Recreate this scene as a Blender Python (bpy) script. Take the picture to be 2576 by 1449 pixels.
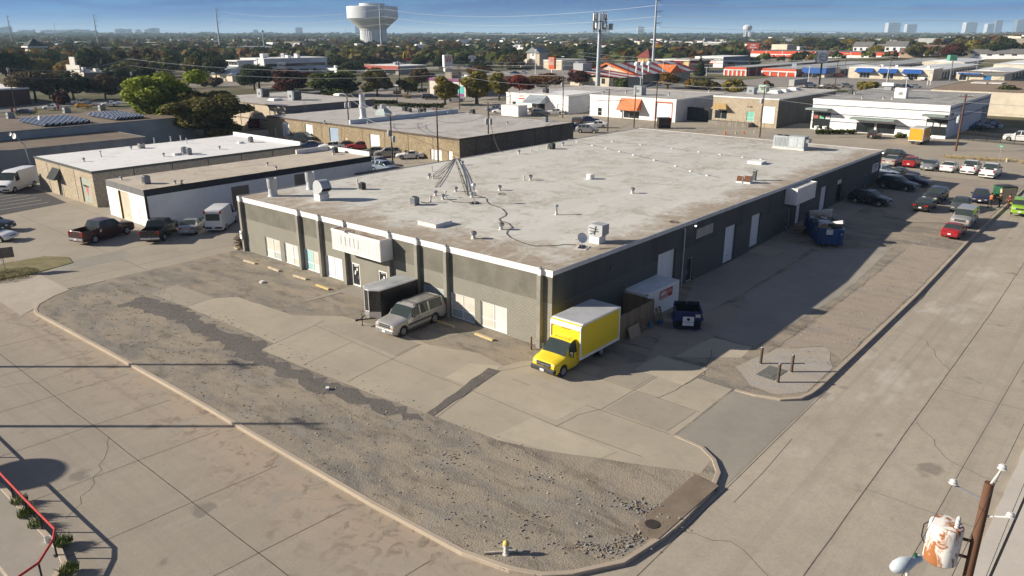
import bpy, bmesh, math, random
from mathutils import Vector, Matrix
R=math.radians; PI=math.pi
for o in list(bpy.data.objects): bpy.data.objects.remove(o)
SC=bpy.context.scene; COL=SC.collection
# camera, sky, sun, exposure
CAMX,CAMY,CAMH=-47.58,-36.20,25.84
FPX=1892.; PITCH=math.atan(641/FPX); YAW=R(40.5)      # focal length in reference pixels (2576 wide), axes along the street grid
cam=bpy.data.cameras.new('camera'); camo=bpy.data.objects.new('camera',cam); COL.objects.link(camo)
camo.location=(CAMX,CAMY,CAMH); camo.rotation_euler=(PI/2-PITCH,0,YAW-PI/2)
cam.sensor_width=36; cam.lens=36*FPX/2576; cam.clip_start=.5; cam.clip_end=60000
SC.camera=camo
US=1.26; SC.unit_settings.system='METRIC'; SC.unit_settings.scale_length=1/US     # one scene unit is 0.79 m
SUN_EL,SUN_AZ=R(22),R(130.5)                           # direction towards the sun, from +X counter-clockwise
sl=bpy.data.lights.new('sun','SUN'); sl.energy=5.0; sl.angle=R(.5); sl.color=(1,.905,.76)
so=bpy.data.objects.new('sun',sl); COL.objects.link(so)
sd=Vector((math.cos(SUN_EL)*math.cos(SUN_AZ),math.cos(SUN_EL)*math.sin(SUN_AZ),math.sin(SUN_EL)))
so.rotation_euler=sd.to_track_quat('Z','Y').to_euler(); so.location=(-60,80,90)
SC.view_settings.view_transform='Standard'; SC.view_settings.look='None'
SC.view_settings.exposure=.84; SC.view_settings.gamma=1
SC.cycles.max_bounces=6; SC.cycles.diffuse_bounces=3; SC.cycles.glossy_bounces=3; SC.cycles.transparent_max_bounces=6
SC.cycles.volume_bounces=0; SC.cycles.caustics_reflective=False; SC.cycles.caustics_refractive=False
W=bpy.data.worlds.new("World"); SC.world=W; W.use_nodes=True
def build_world():
 nt=W.node_tree; nd=nt.nodes; lk=nt.links; bg=nd['Background']
 sky=nd.new('ShaderNodeTexSky'); sky.sky_type='NISHITA'; sky.sun_disc=False
 sky.sun_elevation=SUN_EL; sky.sun_rotation=R(90)-SUN_AZ; sky.altitude=200
 sky.air_density=1.0; sky.dust_density=.25; sky.ozone_density=3.0
 tc=nd.new('ShaderNodeTexCoord'); sp=nd.new('ShaderNodeSeparateXYZ'); lk.new(tc.outputs['Generated'],sp.inputs[0])
 m=nd.new('ShaderNodeMath'); m.operation='MULTIPLY_ADD'; m.inputs[1].default_value=1.5; m.inputs[2].default_value=.22; lk.new(sp.outputs[2],m.inputs[0])
 cb=nd.new('ShaderNodeCombineXYZ'); lk.new(sp.outputs[0],cb.inputs[0]); lk.new(sp.outputs[1],cb.inputs[1]); lk.new(m.outputs[0],cb.inputs[2])
 nm=nd.new('ShaderNodeVectorMath'); nm.operation='NORMALIZE'; lk.new(cb.outputs[0],nm.inputs[0]); lk.new(nm.outputs[0],sky.inputs[0])
 mp=nd.new('ShaderNodeMapping'); mp.inputs['Scale'].default_value=(2.6,2.6,34); mp.inputs['Location'].default_value=(.7,.3,.35); lk.new(tc.outputs['Generated'],mp.inputs[0])
 nz=nd.new('ShaderNodeTexNoise'); nz.inputs['Scale'].default_value=1.6; nz.inputs['Detail'].default_value=6; nz.inputs['Roughness'].default_value=.52; nz.inputs['Distortion'].default_value=.4
 lk.new(mp.outputs[0],nz.inputs['Vector'])
 rp=nd.new('ShaderNodeValToRGB'); rp.color_ramp.elements[0].position=.42; rp.color_ramp.elements[1].position=.53; lk.new(nz.outputs['Fac'],rp.inputs[0])
 ml=nd.new('ShaderNodeMath'); ml.operation='MULTIPLY'; ml.inputs[1].default_value=.85; lk.new(rp.outputs[0],ml.inputs[0])
 hz=nd.new('ShaderNodeMapRange'); hz.inputs[1].default_value=.004; hz.inputs[2].default_value=.028; lk.new(sp.outputs[2],hz.inputs[0])
 m3=nd.new('ShaderNodeMath'); m3.operation='MULTIPLY'; lk.new(ml.outputs[0],m3.inputs[0]); lk.new(hz.outputs[0],m3.inputs[1])
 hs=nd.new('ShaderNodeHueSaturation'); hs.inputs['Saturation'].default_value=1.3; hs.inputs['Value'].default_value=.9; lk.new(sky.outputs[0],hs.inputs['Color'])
 h2=nd.new('ShaderNodeHueSaturation'); h2.inputs['Saturation'].default_value=.55; h2.inputs['Value'].default_value=1.12; lk.new(sky.outputs[0],h2.inputs['Color'])  # overhead sky paled to neutralise the shadow fill
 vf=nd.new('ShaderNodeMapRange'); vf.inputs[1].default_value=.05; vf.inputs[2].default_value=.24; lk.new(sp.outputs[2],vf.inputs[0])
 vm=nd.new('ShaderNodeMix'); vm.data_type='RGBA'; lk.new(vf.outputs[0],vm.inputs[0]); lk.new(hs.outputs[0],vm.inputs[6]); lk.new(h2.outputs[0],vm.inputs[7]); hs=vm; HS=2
 tint=nd.new('ShaderNodeMix'); tint.data_type='RGBA'; tint.blend_type='MULTIPLY'; tint.inputs[0].default_value=1
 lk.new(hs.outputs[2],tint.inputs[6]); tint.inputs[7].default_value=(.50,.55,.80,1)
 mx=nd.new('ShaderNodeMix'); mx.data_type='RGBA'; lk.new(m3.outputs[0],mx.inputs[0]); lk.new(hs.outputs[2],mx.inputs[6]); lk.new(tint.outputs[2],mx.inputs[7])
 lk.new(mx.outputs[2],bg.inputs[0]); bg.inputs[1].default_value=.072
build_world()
# reading positions off the photograph
TILE=dict(D=(0,0,1),T1=(0,0,.25),T2=(644,0,.25),T3=(1288,0,.25),T4=(1932,0,.25),
 S1=(0,37.7,.15625),S2=(628.9,37.7,.15625),S3=(1031.4,37.7,.15625),S4=(1433.9,37.7,.15625),S5=(1823.9,37.7,.15625),S6=(2173.5,37.7,.15625),
 A=(566,377.3,.25),B=(849,628.9,.21972),C=(1195,566,.25),E=(1257.8,754.7,.34765),F=(1572.3,440.2,.26855),G=(1932,314.5,.25),
 L=(0,314.5,.25),K=(0,566,.29297),BL=(0,1086.7,.25),BM=(943.4,1086.7,.34765),BR=(1932,1086.7,.25),R=(1006.2,352.2,.25))
def px(t,x,y): a=TILE[t]; return a[0]+x*a[2],a[1]+y*a[2]
def ray(t,x,y):
 x,y=px(t,x,y); r=(x-1288)/FPX; u=-(y-724.5)/FPX
 fh=math.cos(PITCH)+u*math.sin(PITCH); fz=-math.sin(PITCH)+u*math.cos(PITCH)
 return fh*math.cos(YAW)+r*math.sin(YAW),fh*math.sin(YAW)-r*math.cos(YAW),fz
def gz(X,Y=0):
 z=.9*min(1,max(0,(X-36)/26))
 return z
def hill(X,Y):
 d=X-430; s=min(1,max(0,d/320)); s=s*s*(3-2*s)
 k=min(1,max(0,(330-Y+ .12*d)/420))
 return gz(X,Y)+15*s*k
def at(t,x,y,z=None,dz=0):
 """point of the ground (or of the level z) seen at a pixel"""
 a=ray(t,x,y); P=lambda k:(CAMX+a[0]*k,CAMY+a[1]*k)
 if z is not None: k=(z-CAMH)/a[2]; return Vector((*P(k),z+dz))
 k0=15; k=20
 while k<12000 and CAMH+a[2]*k>hill(*P(k)): k0=k; k*=1.03
 for _ in range(30):
  m=(k0+k)/2
  if CAMH+a[2]*m>hill(*P(m)): k0=m
  else: k=m
 return Vector((*P(k),hill(*P(k))+dz))
def up(p,t,x,y):
 """height of the top pixel of something standing at p"""
 Y=px(t,x,y)[1]; f0=(p[0]-CAMX)*math.cos(YAW)+(p[1]-CAMY)*math.sin(YAW); lo,hi=-5,min(250,CAMH+.8*f0/math.tan(PITCH))
 for _ in range(50):
  m=(lo+hi)/2; dx,dy,dz=p[0]-CAMX,p[1]-CAMY,m-CAMH
  fw=dx*math.cos(YAW)+dy*math.sin(YAW); d=fw*math.cos(PITCH)-dz*math.sin(PITCH); u=fw*math.sin(PITCH)+dz*math.cos(PITCH)
  if 724.5-FPX*u/d>Y: lo=m
  else: hi=m
 return lo-p[2]
def onx(t,x,y,X0):            # on the plane X=X0 -> (Y,Z)
 a=ray(t,x,y); k=(X0-CAMX)/a[0]; return CAMY+a[1]*k,CAMH+a[2]*k
def ony(t,x,y,Y0):
 a=ray(t,x,y); k=(Y0-CAMY)/a[1]; return CAMX+a[0]*k,CAMH+a[2]*k
# mesh helpers
class MB:
 def __init__(s): s.v=[]; s.f=[]; s.m=[]
 def add(s,vs,fs,m=0):
  b=len(s.v); s.v+=[tuple(q) for q in vs]; s.f+=[tuple(b+i for i in f) for f in fs]; s.m+=[m]*len(fs); return s
 def quad(s,*p,m=0): return s.add(p,[tuple(range(len(p)))],m)
 def box(s,x0,y0,z0,x1,y1,z1,m=0,top=None):
  v=[(x0,y0,z0),(x1,y0,z0),(x1,y1,z0),(x0,y1,z0),(x0,y0,z1),(x1,y0,z1),(x1,y1,z1),(x0,y1,z1)]
  s.add(v,[(3,2,1,0),(0,1,5,4),(1,2,6,5),(2,3,7,6),(3,0,4,7)],m); s.add(v,[(4,5,6,7)],m if top is None else top); return s
 def cbox(s,c,d,rz=0,m=0,rx=0,ry=0):
  M=Matrix.Translation(Vector(c))@Matrix.Rotation(rz,4,'Z')@Matrix.Rotation(ry,4,'Y')@Matrix.Rotation(rx,4,'X'); h=[q/2 for q in d]
  v=[M@Vector((sx*h[0],sy*h[1],sz*h[2])) for sz in (-1,1) for sx,sy in ((-1,-1),(1,-1),(1,1),(-1,1))]
  return s.add(v,[(3,2,1,0),(0,1,5,4),(1,2,6,5),(2,3,7,6),(3,0,4,7),(4,5,6,7)],m)
 def prism(s,poly,z0,z1,m=0,mt=None,bottom=False):
  n=len(poly); a=sum(poly[i][0]*poly[(i+1)%n][1]-poly[(i+1)%n][0]*poly[i][1] for i in range(n))
  if a<0: poly=poly[::-1]
  v=[(p[0],p[1],z0) for p in poly]+[(p[0],p[1],z1) for p in poly]
  s.add(v,[(i,(i+1)%n,n+(i+1)%n,n+i) for i in range(n)],m); s.add(v,[tuple(range(n,2*n))],m if mt is None else mt)
  if bottom: s.add(v,[tuple(range(n-1,-1,-1))],m)
  return s
 def tube(s,p0,p1,r0,r1=None,n=8,m=0,cap=True):
  p0,p1=Vector(p0),Vector(p1); r1=r0 if r1 is None else r1; d=(p1-p0)
  if d.length<1e-6: return s
  d.normalize(); a=d.orthogonal().normalized(); b=d.cross(a); v=[]
  for p,r in ((p0,r0),(p1,r1)):
   v+=[p+(a*math.cos(2*PI*i/n)+b*math.sin(2*PI*i/n))*r for i in range(n)]
  f=[(i,(i+1)%n,n+(i+1)%n,n+i) for i in range(n)]
  if cap: f+=[tuple(range(n-1,-1,-1)),tuple(range(n,2*n))]
  return s.add(v,f,m)
 def path(s,pts,r,n=6,m=0):
  for a,b in zip(pts,pts[1:]): s.tube(a,b,r,n=n,m=m)
  return s
 def lathe(s,prof,c=(0,0,0),n=16,m=0,cap=True):
  v=[]; k=len(prof)
  for r,z in prof: v+=[(c[0]+r*math.cos(2*PI*i/n),c[1]+r*math.sin(2*PI*i/n),c[2]+z) for i in range(n)]
  f=[(j*n+i,j*n+(i+1)%n,(j+1)*n+(i+1)%n,(j+1)*n+i) for j in range(k-1) for i in range(n)]
  if cap: f+=[tuple(range(n-1,-1,-1)),tuple((k-1)*n+i for i in range(n))]
  return s.add(v,f,m)
 def ball(s,c,r,n=10,m=0,sz=1,sx=1):
  return s.lathe([(max(1e-3,r*math.sin(PI*j/n)*sx),-r*math.cos(PI*j/n)*sz) for j in range(n+1)],c,n+4,m,False)
 def mesh(s,name,mats,smooth=None):
  me=bpy.data.meshes.new(name); me.from_pydata(s.v,[],s.f)
  for q in (mats if isinstance(mats,(list,tuple)) else [mats]): me.materials.append(q)
  me.polygons.foreach_set('material_index',s.m)
  if smooth is not None:
   me.polygons.foreach_set('use_smooth',[True]*len(s.f)); me.set_sharp_from_angle(angle=R(smooth))
  me.update(); return me
 def build(s,name,mats,parent=None,smooth=None,loc=None,rz=0):
  o=bpy.data.objects.new(name,s.mesh(name,mats,smooth)); COL.objects.link(o)
  if parent is not None: o.parent=parent
  if loc is not None: o.location=loc
  if rz: o.rotation_euler=(0,0,rz)
  return o
def tag(o,label=None,cat=None,group=None,kind=None):
 if label: o['label']=label
 if cat: o['category']=cat
 if group: o['group']=group
 if kind: o['kind']=kind
 return o
def thing(name,label,cat,loc=(0,0,0),rz=0,group=None):
 o=bpy.data.objects.new(name,None); COL.objects.link(o); o.empty_display_size=.3
 o.location=loc; o.rotation_euler=(0,0,rz); return tag(o,label,cat,group)
def kids(o): return [c for c in bpy.data.objects if c.parent==o]
def dup(root,loc,rz,label,group=None,sc=None):
 def cp(o,par):
  c=o.copy(); COL.objects.link(c)
  if par is not None: c.parent=par
  for q in CH.get(o.name,[]): cp(q,c)
  return c
 CH={}
 for o in root.children_recursive: CH.setdefault(o.parent.name,[]).append(o)
 r=cp(root,None); r.location=loc; r.rotation_euler=(0,0,rz); r['label']=label
 if group: r['group']=group
 if sc: r.scale=(sc,sc,sc)
 return r
def word(s,size,mat,parent,loc,rot,name='lettering',ext=.01,align='CENTER',bold=0,sx=1):
 c=bpy.data.curves.new(name,'FONT'); c.body=s; c.size=size; c.extrude=ext; c.align_x=align; c.align_y='CENTER'; c.offset=bold*size; c.resolution_u=2
 tmp=bpy.data.objects.new('tmp',c); COL.objects.link(tmp); bpy.context.view_layer.update()
 me=bpy.data.meshes.new_from_object(tmp.evaluated_get(bpy.context.evaluated_depsgraph_get())); bpy.data.objects.remove(tmp); me.name=name
 me.materials.clear(); me.materials.append(mat); me.polygons.foreach_set('material_index',[0]*len(me.polygons))
 o=bpy.data.objects.new(name,me); COL.objects.link(o); o.parent=parent; o.location=loc; o.rotation_euler=rot; o.scale=(sx,1,1); return o
FX=(PI/2,0,-PI/2)             # lettering on a face that looks towards -X
FY=(PI/2,0,0)                 # lettering on a face that looks towards -Y
def sheet(name,poly,mat,dz,kind='structure',thick=0,cut=True,extra=None,mats=None):
 """a ground polygon draped over the gentle rise of the site, optionally with a vertical edge"""
 bm=bmesh.new(); vs=[bm.verts.new((p[0],p[1],0)) for p in poly]; f=bm.faces.new(vs); f.normal_update()
 if f.normal.z<0: f.normal_flip()
 bmesh.ops.triangulate(bm,faces=bm.faces[:],ngon_method='EAR_CLIP')
 if cut:
  for X in (36,62):
   bmesh.ops.bisect_plane(bm,geom=bm.verts[:]+bm.edges[:]+bm.faces[:],plane_co=(X,0,0),plane_no=(1,0,0))
 for v in bm.verts: v.co.z=gz(v.co.x)+dz
 if thick:
  be=[e for e in bm.edges if len(e.link_faces)==1]
  r=bmesh.ops.extrude_edge_only(bm,edges=be)
  for v in r['geom']:
   if isinstance(v,bmesh.types.BMVert): v.co.z-=thick
 if extra:
  for q in extra:
   fv=[bm.verts.new((p[0],p[1],gz(p[0])+dz+.004)) for p in q]
   try:
    ff=bm.faces.new(fv); ff.normal_update(); ff.material_index=1
    if ff.normal.z<0: ff.normal_flip()
   except ValueError: pass
 me=bpy.data.meshes.new(name); bm.to_mesh(me); bm.free()
 for q in (mats or [mat]): me.materials.append(q)
 o=bpy.data.objects.new(name,me); COL.objects.link(o)
 if kind: o['kind']=kind
 return o
def strip(pts,w):
 """thin quads along a polyline (joints, cracks, painted lines)"""
 out=[]
 for a,b in zip(pts,pts[1:]):
  a=Vector(a[:2]); b=Vector(b[:2])
  if (b-a).length<1e-4: continue
  n=max(1,int((b-a).length/8)); d=(b-a).normalized(); q=Vector((-d.y,d.x))*w/2
  for i in range(n):
   u=a+(b-a)*i/n; v=a+(b-a)*(i+1)/n; out.append([u-q,v-q,v+q,u+q])
 return out
def jag(pts,amp,step,seed):
 r=random.Random(seed); out=[]
 for a,b in zip(pts,pts[1:]):
  a=Vector(a[:2]); b=Vector(b[:2]); n=max(1,int((b-a).length/step)); d=(b-a).normalized(); q=Vector((-d.y,d.x))
  for i in range(n): out.append(a+(b-a)*i/n+q*r.uniform(-amp,amp)*(1 if i else .3))
 out.append(Vector(pts[-1][:2])); return out
# materials
class NT:
 def __init__(s,name):
  s.mat=bpy.data.materials.new(name); s.mat.use_nodes=True; s.t=s.mat.node_tree; s.n=s.t.nodes; s.b=s.n['Principled BSDF']; s.pos=None
 def L(s,a,b): s.t.links.new(a,b)
 def P(s):
  if s.pos is None: s.pos=s.n.new('ShaderNodeNewGeometry').outputs['Position']
  return s.pos
 def val(s,sock,v):
  if isinstance(v,bpy.types.NodeSocket): s.L(v,sock)
  elif isinstance(v,(tuple,list)) and len(v)==3 and sock.type=='RGBA': sock.default_value=(*v,1)
  else: sock.default_value=v
 def noise(s,scale,detail=4,rough=.55,vec=None,dist=0):
  q=s.n.new('ShaderNodeTexNoise'); q.inputs['Scale'].default_value=scale; q.inputs['Detail'].default_value=detail; q.inputs['Roughness'].default_value=rough; q.inputs['Distortion'].default_value=dist
  s.L(vec if vec is not None else s.P(),q.inputs['Vector']); return q.outputs['Fac']
 def map(s,sc=(1,1,1),loc=(0,0,0),rot=(0,0,0),vec=None):
  q=s.n.new('ShaderNodeMapping'); q.inputs['Scale'].default_value=sc; q.inputs['Location'].default_value=loc; q.inputs['Rotation'].default_value=rot
  s.L(vec if vec is not None else s.P(),q.inputs[0]); return q.outputs[0]
 def rng(s,v,a,b,c=0,d=1):
  q=s.n.new('ShaderNodeMapRange'); s.L(v,q.inputs[0]); q.inputs[1].default_value=a; q.inputs[2].default_value=b; q.inputs[3].default_value=c; q.inputs[4].default_value=d; return q.outputs[0]
 def mix(s,f,a,b,mode='MIX'):
  q=s.n.new('ShaderNodeMix'); q.data_type='RGBA'; q.blend_type=mode; s.val(q.inputs[0],f); s.val(q.inputs[6],a); s.val(q.inputs[7],b); return q.outputs[2]
 def math(s,op,a,b=0):
  q=s.n.new('ShaderNodeMath'); q.operation=op; s.val(q.inputs[0],a); s.val(q.inputs[1],b); return q.outputs[0]
 def sep(s,v=None):
  q=s.n.new('ShaderNodeSeparateXYZ'); s.L(v if v is not None else s.P(),q.inputs[0]); return q.outputs
 def comb(s,x,y,z):
  q=s.n.new('ShaderNodeCombineXYZ'); s.val(q.inputs[0],x); s.val(q.inputs[1],y); s.val(q.inputs[2],z); return q.outputs[0]
 def bump(s,h,strength=.3,dist=.02):
  q=s.n.new('ShaderNodeBump'); q.inputs['Strength'].default_value=strength; q.inputs['Distance'].default_value=dist; s.L(h,q.inputs['Height']); s.L(q.outputs[0],s.b.inputs['Normal'])
 def done(s,col,rough=.85,metal=0,spec=.3):
  s.val(s.b.inputs['Base Color'],col); s.val(s.b.inputs['Roughness'],rough); s.b.inputs['Metallic'].default_value=metal; s.b.inputs['Specular IOR Level'].default_value=spec; return s.mat
MC={}
def mat(name,c,c2=None,scale=1.5,rough=.8,metal=0,spec=.3,amt=1,fine=0,bump=0,streak=False):
 """plain surface with a second tone in soft patches and some fine grain"""
 if name in MC: return MC[name]
 t=NT(name); col=c
 if c2 is None: c2=tuple(q*.82 for q in c)
 v=t.map((1,1,.12)) if streak else None
 n1=t.rng(t.noise(scale,5,.6,v),.38,.66,0,amt); col=t.mix(n1,c,c2)
 if fine: col=t.mix(t.rng(t.noise(fine,3,.7),.3,.7,0,.5),col,tuple(q*.6 for q in c))
 if bump: t.bump(t.noise(fine or 20,3,.7),bump,.02)
 MC[name]=t.done(col,rough,metal,spec); return MC[name]
def paint(name,c,rough=.35,metal=0,coat=.35):
 if name in MC: return MC[name]
 t=NT(name); t.b.inputs['Coat Weight'].default_value=coat; t.b.inputs['Coat Roughness'].default_value=.08
 d=t.rng(t.noise(6,4,.6),.4,.75,0,.14); MC[name]=t.done(t.mix(d,c,(.35,.32,.28)),rough,metal,.5); return MC[name]
# ground materials
def m_road():
 t=NT('road_concrete'); p=t.P(); s=t.sep()
 big=t.noise(.09,4,.6); mid=t.noise(.55,6,.65); fin=t.noise(9,4,.8); agg=t.noise(26,2,.9)
 w_=t.rng(s[0],-30,-14); c=t.mix(t.rng(big,.35,.65),t.mix(w_,(.275,.245,.198),(.40,.352,.275)),t.mix(w_,(.225,.20,.165),(.33,.29,.232))); c=t.mix(t.rng(mid,.45,.75,0,.5),c,(.20,.18,.15))
 c=t.mix(t.rng(t.noise(1.3,5,.7,t.map((.12,1,1))),.5,.75,0,.35),c,(.40,.36,.31))
 c=t.mix(t.rng(t.noise(3.2,6,.75),.42,.72,0,.4),c,(.205,.178,.148)); c=t.mix(t.rng(agg,.35,.68,0,.55),c,(.45,.39,.315)); c=t.mix(t.rng(fin,.5,.8,0,.5),c,(.14,.122,.105))
 e=t.math('MULTIPLY',t.rng(s[0],-31,-25.3),t.rng(s[1],-19,-9)); d=t.math('MULTIPLY',e,t.rng(t.noise(.28,5,.65,None,1.2),.36,.52))
 c=t.mix(t.math('MULTIPLY',d,.8),c,(.36,.285,.21)); c=t.mix(t.math('MULTIPLY',d,t.rng(t.noise(.9,5,.7,None,.8),.52,.62,0,.75)),c,(.15,.115,.085))
 w=t.math('MULTIPLY',t.rng(t.noise(.16,4,.6,t.map((1,1.8,1),(7,3,0))),.53,.68,0,.7),t.rng(s[0],-12,6)); c=t.mix(t.math('MULTIPLY',w,t.rng(s[1],-31,-24)),c,(.50,.46,.41))
 tk=t.mix(t.rng(s[0],-25,-23.5),t.comb(t.noise(.9,3,.6,t.map((1,.012,1))),0,0),t.comb(t.noise(.9,3,.6,t.map((.012,1,1))),0,0)); c=t.mix(t.rng(t.sep(tk)[0],.5,.7,0,.4),c,(.20,.175,.15))
 c=t.mix(t.rng(t.noise(.35,3,.4,t.map((1,1,1),(55,8,0))),.68,.73,0,.5),c,(.12,.105,.09))
 t.bump(agg,.25,.01); return t.done(c,.9,0,.2)
def m_slab(name,c1,c2,seed=0,dark=.4):
 t=NT(name); v=t.map((1,1,1),(seed*13.1,seed*7.7,0))
 big=t.noise(.16,5,.62,v); mid=t.noise(.9,6,.68,v); fin=t.noise(14,3,.8)
 c=t.mix(t.rng(big,.36,.66),c1,c2); c=t.mix(t.rng(mid,.5,.78,0,dark),c,tuple(q*.62 for q in c1))
 c=t.mix(t.rng(t.noise(2.2,5,.72,t.map((1,.25,1))),.55,.8,0,.3),c,tuple(min(.6,q*1.35) for q in c1))
 c=t.mix(t.rng(fin,.45,.8,0,.45),c,tuple(q*.66 for q in c2)); t.bump(fin,.2,.01); return t.done(c,.9,0,.2)
def m_gravel(name,dust=.0,sq=.62,c=(.15,.138,.12),d=(.34,.288,.218),grey=(.29,.277,.252)):
 t=NT(name); big=t.noise(.22,6,.62,t.map((1.5,.55,1)),.9); mid=t.noise(1.1,6,.7,None,.5); agg=t.noise(17,3,.85); peb=t.n.new('ShaderNodeTexVoronoi'); peb.inputs['Scale'].default_value=9; t.L(t.P(),peb.inputs['Vector'])
 col=t.mix(t.rng(peb.outputs['Distance'],.1,.7),c,tuple(q*1.55 for q in c))
 f=t.rng(t.math('ADD',big,t.math('MULTIPLY',mid,.35)),.53-dust,.76-dust); col=t.mix(t.math('MULTIPLY',f,.92),col,d)
 col=t.mix(t.rng(t.noise(.42,5,.65,t.map((1,.6,1),(31,5,0))),.52,.7,0,.6),col,grey)
 col=t.mix(t.rng(t.noise(.55,7,.72,t.map((1.3,.5,1),(3,15,0)),.35),.50,.68,0,sq),col,(.088,.074,.060))
 col=t.mix(t.rng(agg,.42,.75,0,.5),col,(.095,.084,.074)); col=t.mix(t.rng(t.noise(31,2,.8),.56,.8,0,.3),col,(.42,.37,.31))
 t.bump(t.math('ADD',agg,peb.outputs['Distance']),.55,.03); return t.done(col,.95,0,.1)
M_road=m_road(); M_slab=m_slab('lot_concrete',(.40,.352,.272),(.335,.295,.232)); M_slab2=m_slab('lot_concrete_old',(.355,.312,.248),(.30,.265,.214),3)
M_slab3=m_slab('lot_concrete_pale',(.45,.398,.305),(.375,.33,.255),5,.25); M_slab4=m_slab('lot_concrete_grey',(.325,.295,.25),(.268,.245,.21),8)
M_grav=m_gravel('worn_asphalt'); M_gravd=m_gravel('dusty_asphalt',.10,.25,(.21,.19,.168),(.36,.30,.238)); M_asph=m_gravel('dark_asphalt',-.22,.3,(.06,.06,.062),(.14,.13,.12),(.10,.10,.105))
M_chip=m_gravel('loose_chippings',-.16,.4,(.10,.092,.085),(.20,.17,.14),(.165,.155,.145))
M_pale=m_gravel('pale_asphalt',.02,.2,(.27,.255,.235),(.40,.35,.29),(.42,.40,.37))
M_joint=mat('joint_filler',(.075,.062,.05),(.13,.11,.09),3); M_white=mat('road_paint',(.62,.60,.55),(.45,.43,.39),4,amt=1)
M_cream=mat('faded_paint',(.62,.53,.38),(.42,.36,.28),3); M_kerb=m_slab('kerb_concrete',(.44,.37,.285),(.36,.30,.235),2,.5)
M_dirt=mat('bare_dirt',(.30,.235,.165),(.21,.165,.12),.4,.95,fine=9); M_grass=mat('lawn',(.095,.105,.035),(.20,.165,.075),.25,.95,fine=6)
def m_land():
 t=NT('far_land'); c=t.mix(t.rng(t.noise(.02,5,.6),.4,.6),(.085,.088,.045),(.17,.145,.095)); c=t.mix(t.rng(t.noise(.012,4,.6,t.map((1,1,1),(90,40,0))),.56,.62),c,(.26,.235,.205)); return t.done(c,.95,0,.1)
# ground
GR=-.30
def terrain():
 xs=[-700,-300,-120,-60,0,36,62,120,200,300,400]+[430+i*26 for i in range(16)]+[900,1100,1500,2200,3500,6000,11000,26000]
 ys=[-4000,-2500,-1400]+[-900+i*60 for i in range(24)]+[560,700,900,1300,2000,3500,7000,16000,30000]
 mb=MB(); n=len(ys)
 for X in xs:
  for Y in ys: mb.v.append((X,Y,hill(X,Y)+GR))
 for i in range(len(xs)-1):
  for j in range(n-1): mb.f.append((i*n+j,(i+1)*n+j,(i+1)*n+j+1,i*n+j+1)); mb.m.append(0)
 o=mb.build('ground',m_land(),smooth=60); o['kind']='structure'
terrain()
J=[]
for X in (-31.05,): J+=strip(jag([(X,-60),(X,150)],.025,2,3),.06)
for Y in (-27.05,): J+=strip(jag([(-60,Y),(110,Y)],.02,2,4),.06)
for i,Y in enumerate(range(-19,150,7)):
 if Y>-16: J+=strip(jag([(-38.6,Y+.9),(-31,Y+.55),(-25.6,Y+.2)],.03,1.5,20+i),.05)
for i,X in enumerate(range(-40,104,18)): J+=strip(jag([(X,-33.2),(X,-27)],.03,1.5,60+i),.035)
J+=strip([(-31,-20.6),(-10,-20.65),(96,-20.75)],.05)
for i,q in enumerate([[(-36,30),(-31,27),(-27,28)],[(-31,14),(-34,9),(-36.5,6.5)],[(-28,44),(-26,36)],[(18,-27),(24,-24),(25,-20.8)],[(44,-33),(47,-29),(46,-27)],[(2,-33),(3,-30),(7,-27.2)],[(-16,-27),(-14,-23),(-15,-20.4)],[(66,-27),(72,-22)]]): J+=strip(jag(q,.25,.7,400+i),.035)
J+=strip([(-10.5,-21.6),(-6,-21.6),(-1,-21.4)],.04)
sheet('street',[(-60,-33.6),(128,-33.6),(128,-20.2),(3,-14.9),(-6,-14.9),(-19,-13),(-19,160),(-38.4,160),(-38.4,6),(-60,2)],M_road,-.2,extra=J,mats=[M_road,M_joint])
RK=[(-24.4,-5.7),(-24.1,-12.8),(-23.5,-15.5),(-22.8,-17),(-21.7,-18.1),(-19.3,-19.6),(-16.2,-20.1),(-14.3,-20.2),(-10.3,-20.1),(-8.4,-19.6),(-7.2,-18.7),(-6.3,-17.4),(-6.1,-15.4)]
LK=[(-16.8,49.2),(-20.6,48.8),(-22.5,47.9),(-24.4,46.3),(-25.1,45),(-25.4,43.8),(-25.2,38.4),(-24.9,28.7),(-24.6,16.3),(-24.4,-5.7)]
SK=[(3,-15.4),(3.2,-17),(3.8,-18.6),(5,-19.7),(6.3,-20),(7.9,-20.1),(16.7,-20.15),(48.6,-20.2),(108,-20.25)]
lot=LK[1:]+RK[1:]+SK+[(108,-4),(96,-4),(96,52),(0,52),(0,49.3),(-16.8,49.3)]
crk=[]
for i,q in enumerate([[(8,-14.6),(13,-14.5),(30,-14.75),(52,-15)],[(30,-6),(42,-11),(52,-13.8)],[(12,-6.2),(24,-6.0),(44,-6.3)],[(-3,-11.6),(4,-12.4),(9,-10.5)],[(56,-9),(60,-15)],[(70,-6),(86,-17)]]):
 crk+=strip(jag(q,.14,.9,200+i),.05)
sheet('parking_lot',lot,M_grav,0,thick=.3,extra=crk,mats=[M_grav,M_joint])
def kerb(pts,name,cut=None):
 pts=[Vector(q) for q in pts]; mb=MB(); n=len(pts); ins=[]
 for i in range(n):
  d=((pts[min(i+1,n-1)]-pts[max(i-1,0)])).normalized(); ins.append(Vector((d.y,-d.x)))
 prof=[(.16,-.3),(.16,.0),(.13,.03),(-.13,.035),(-.16,.0),(-.16,-.05)]
 for i in range(n):
  for a,z in prof: q=pts[i]+ins[i]*a*KS; mb.v.append((q.x,q.y,gz(q.x)+z))
 k=len(prof)
 for i in range(n-1):
  for j in range(k-1): mb.f.append((i*k+j,(i+1)*k+j,(i+1)*k+j+1,i*k+j+1)); mb.m.append(0)
 o=mb.build(name,M_kerb); o['kind']='structure'; return o
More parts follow.
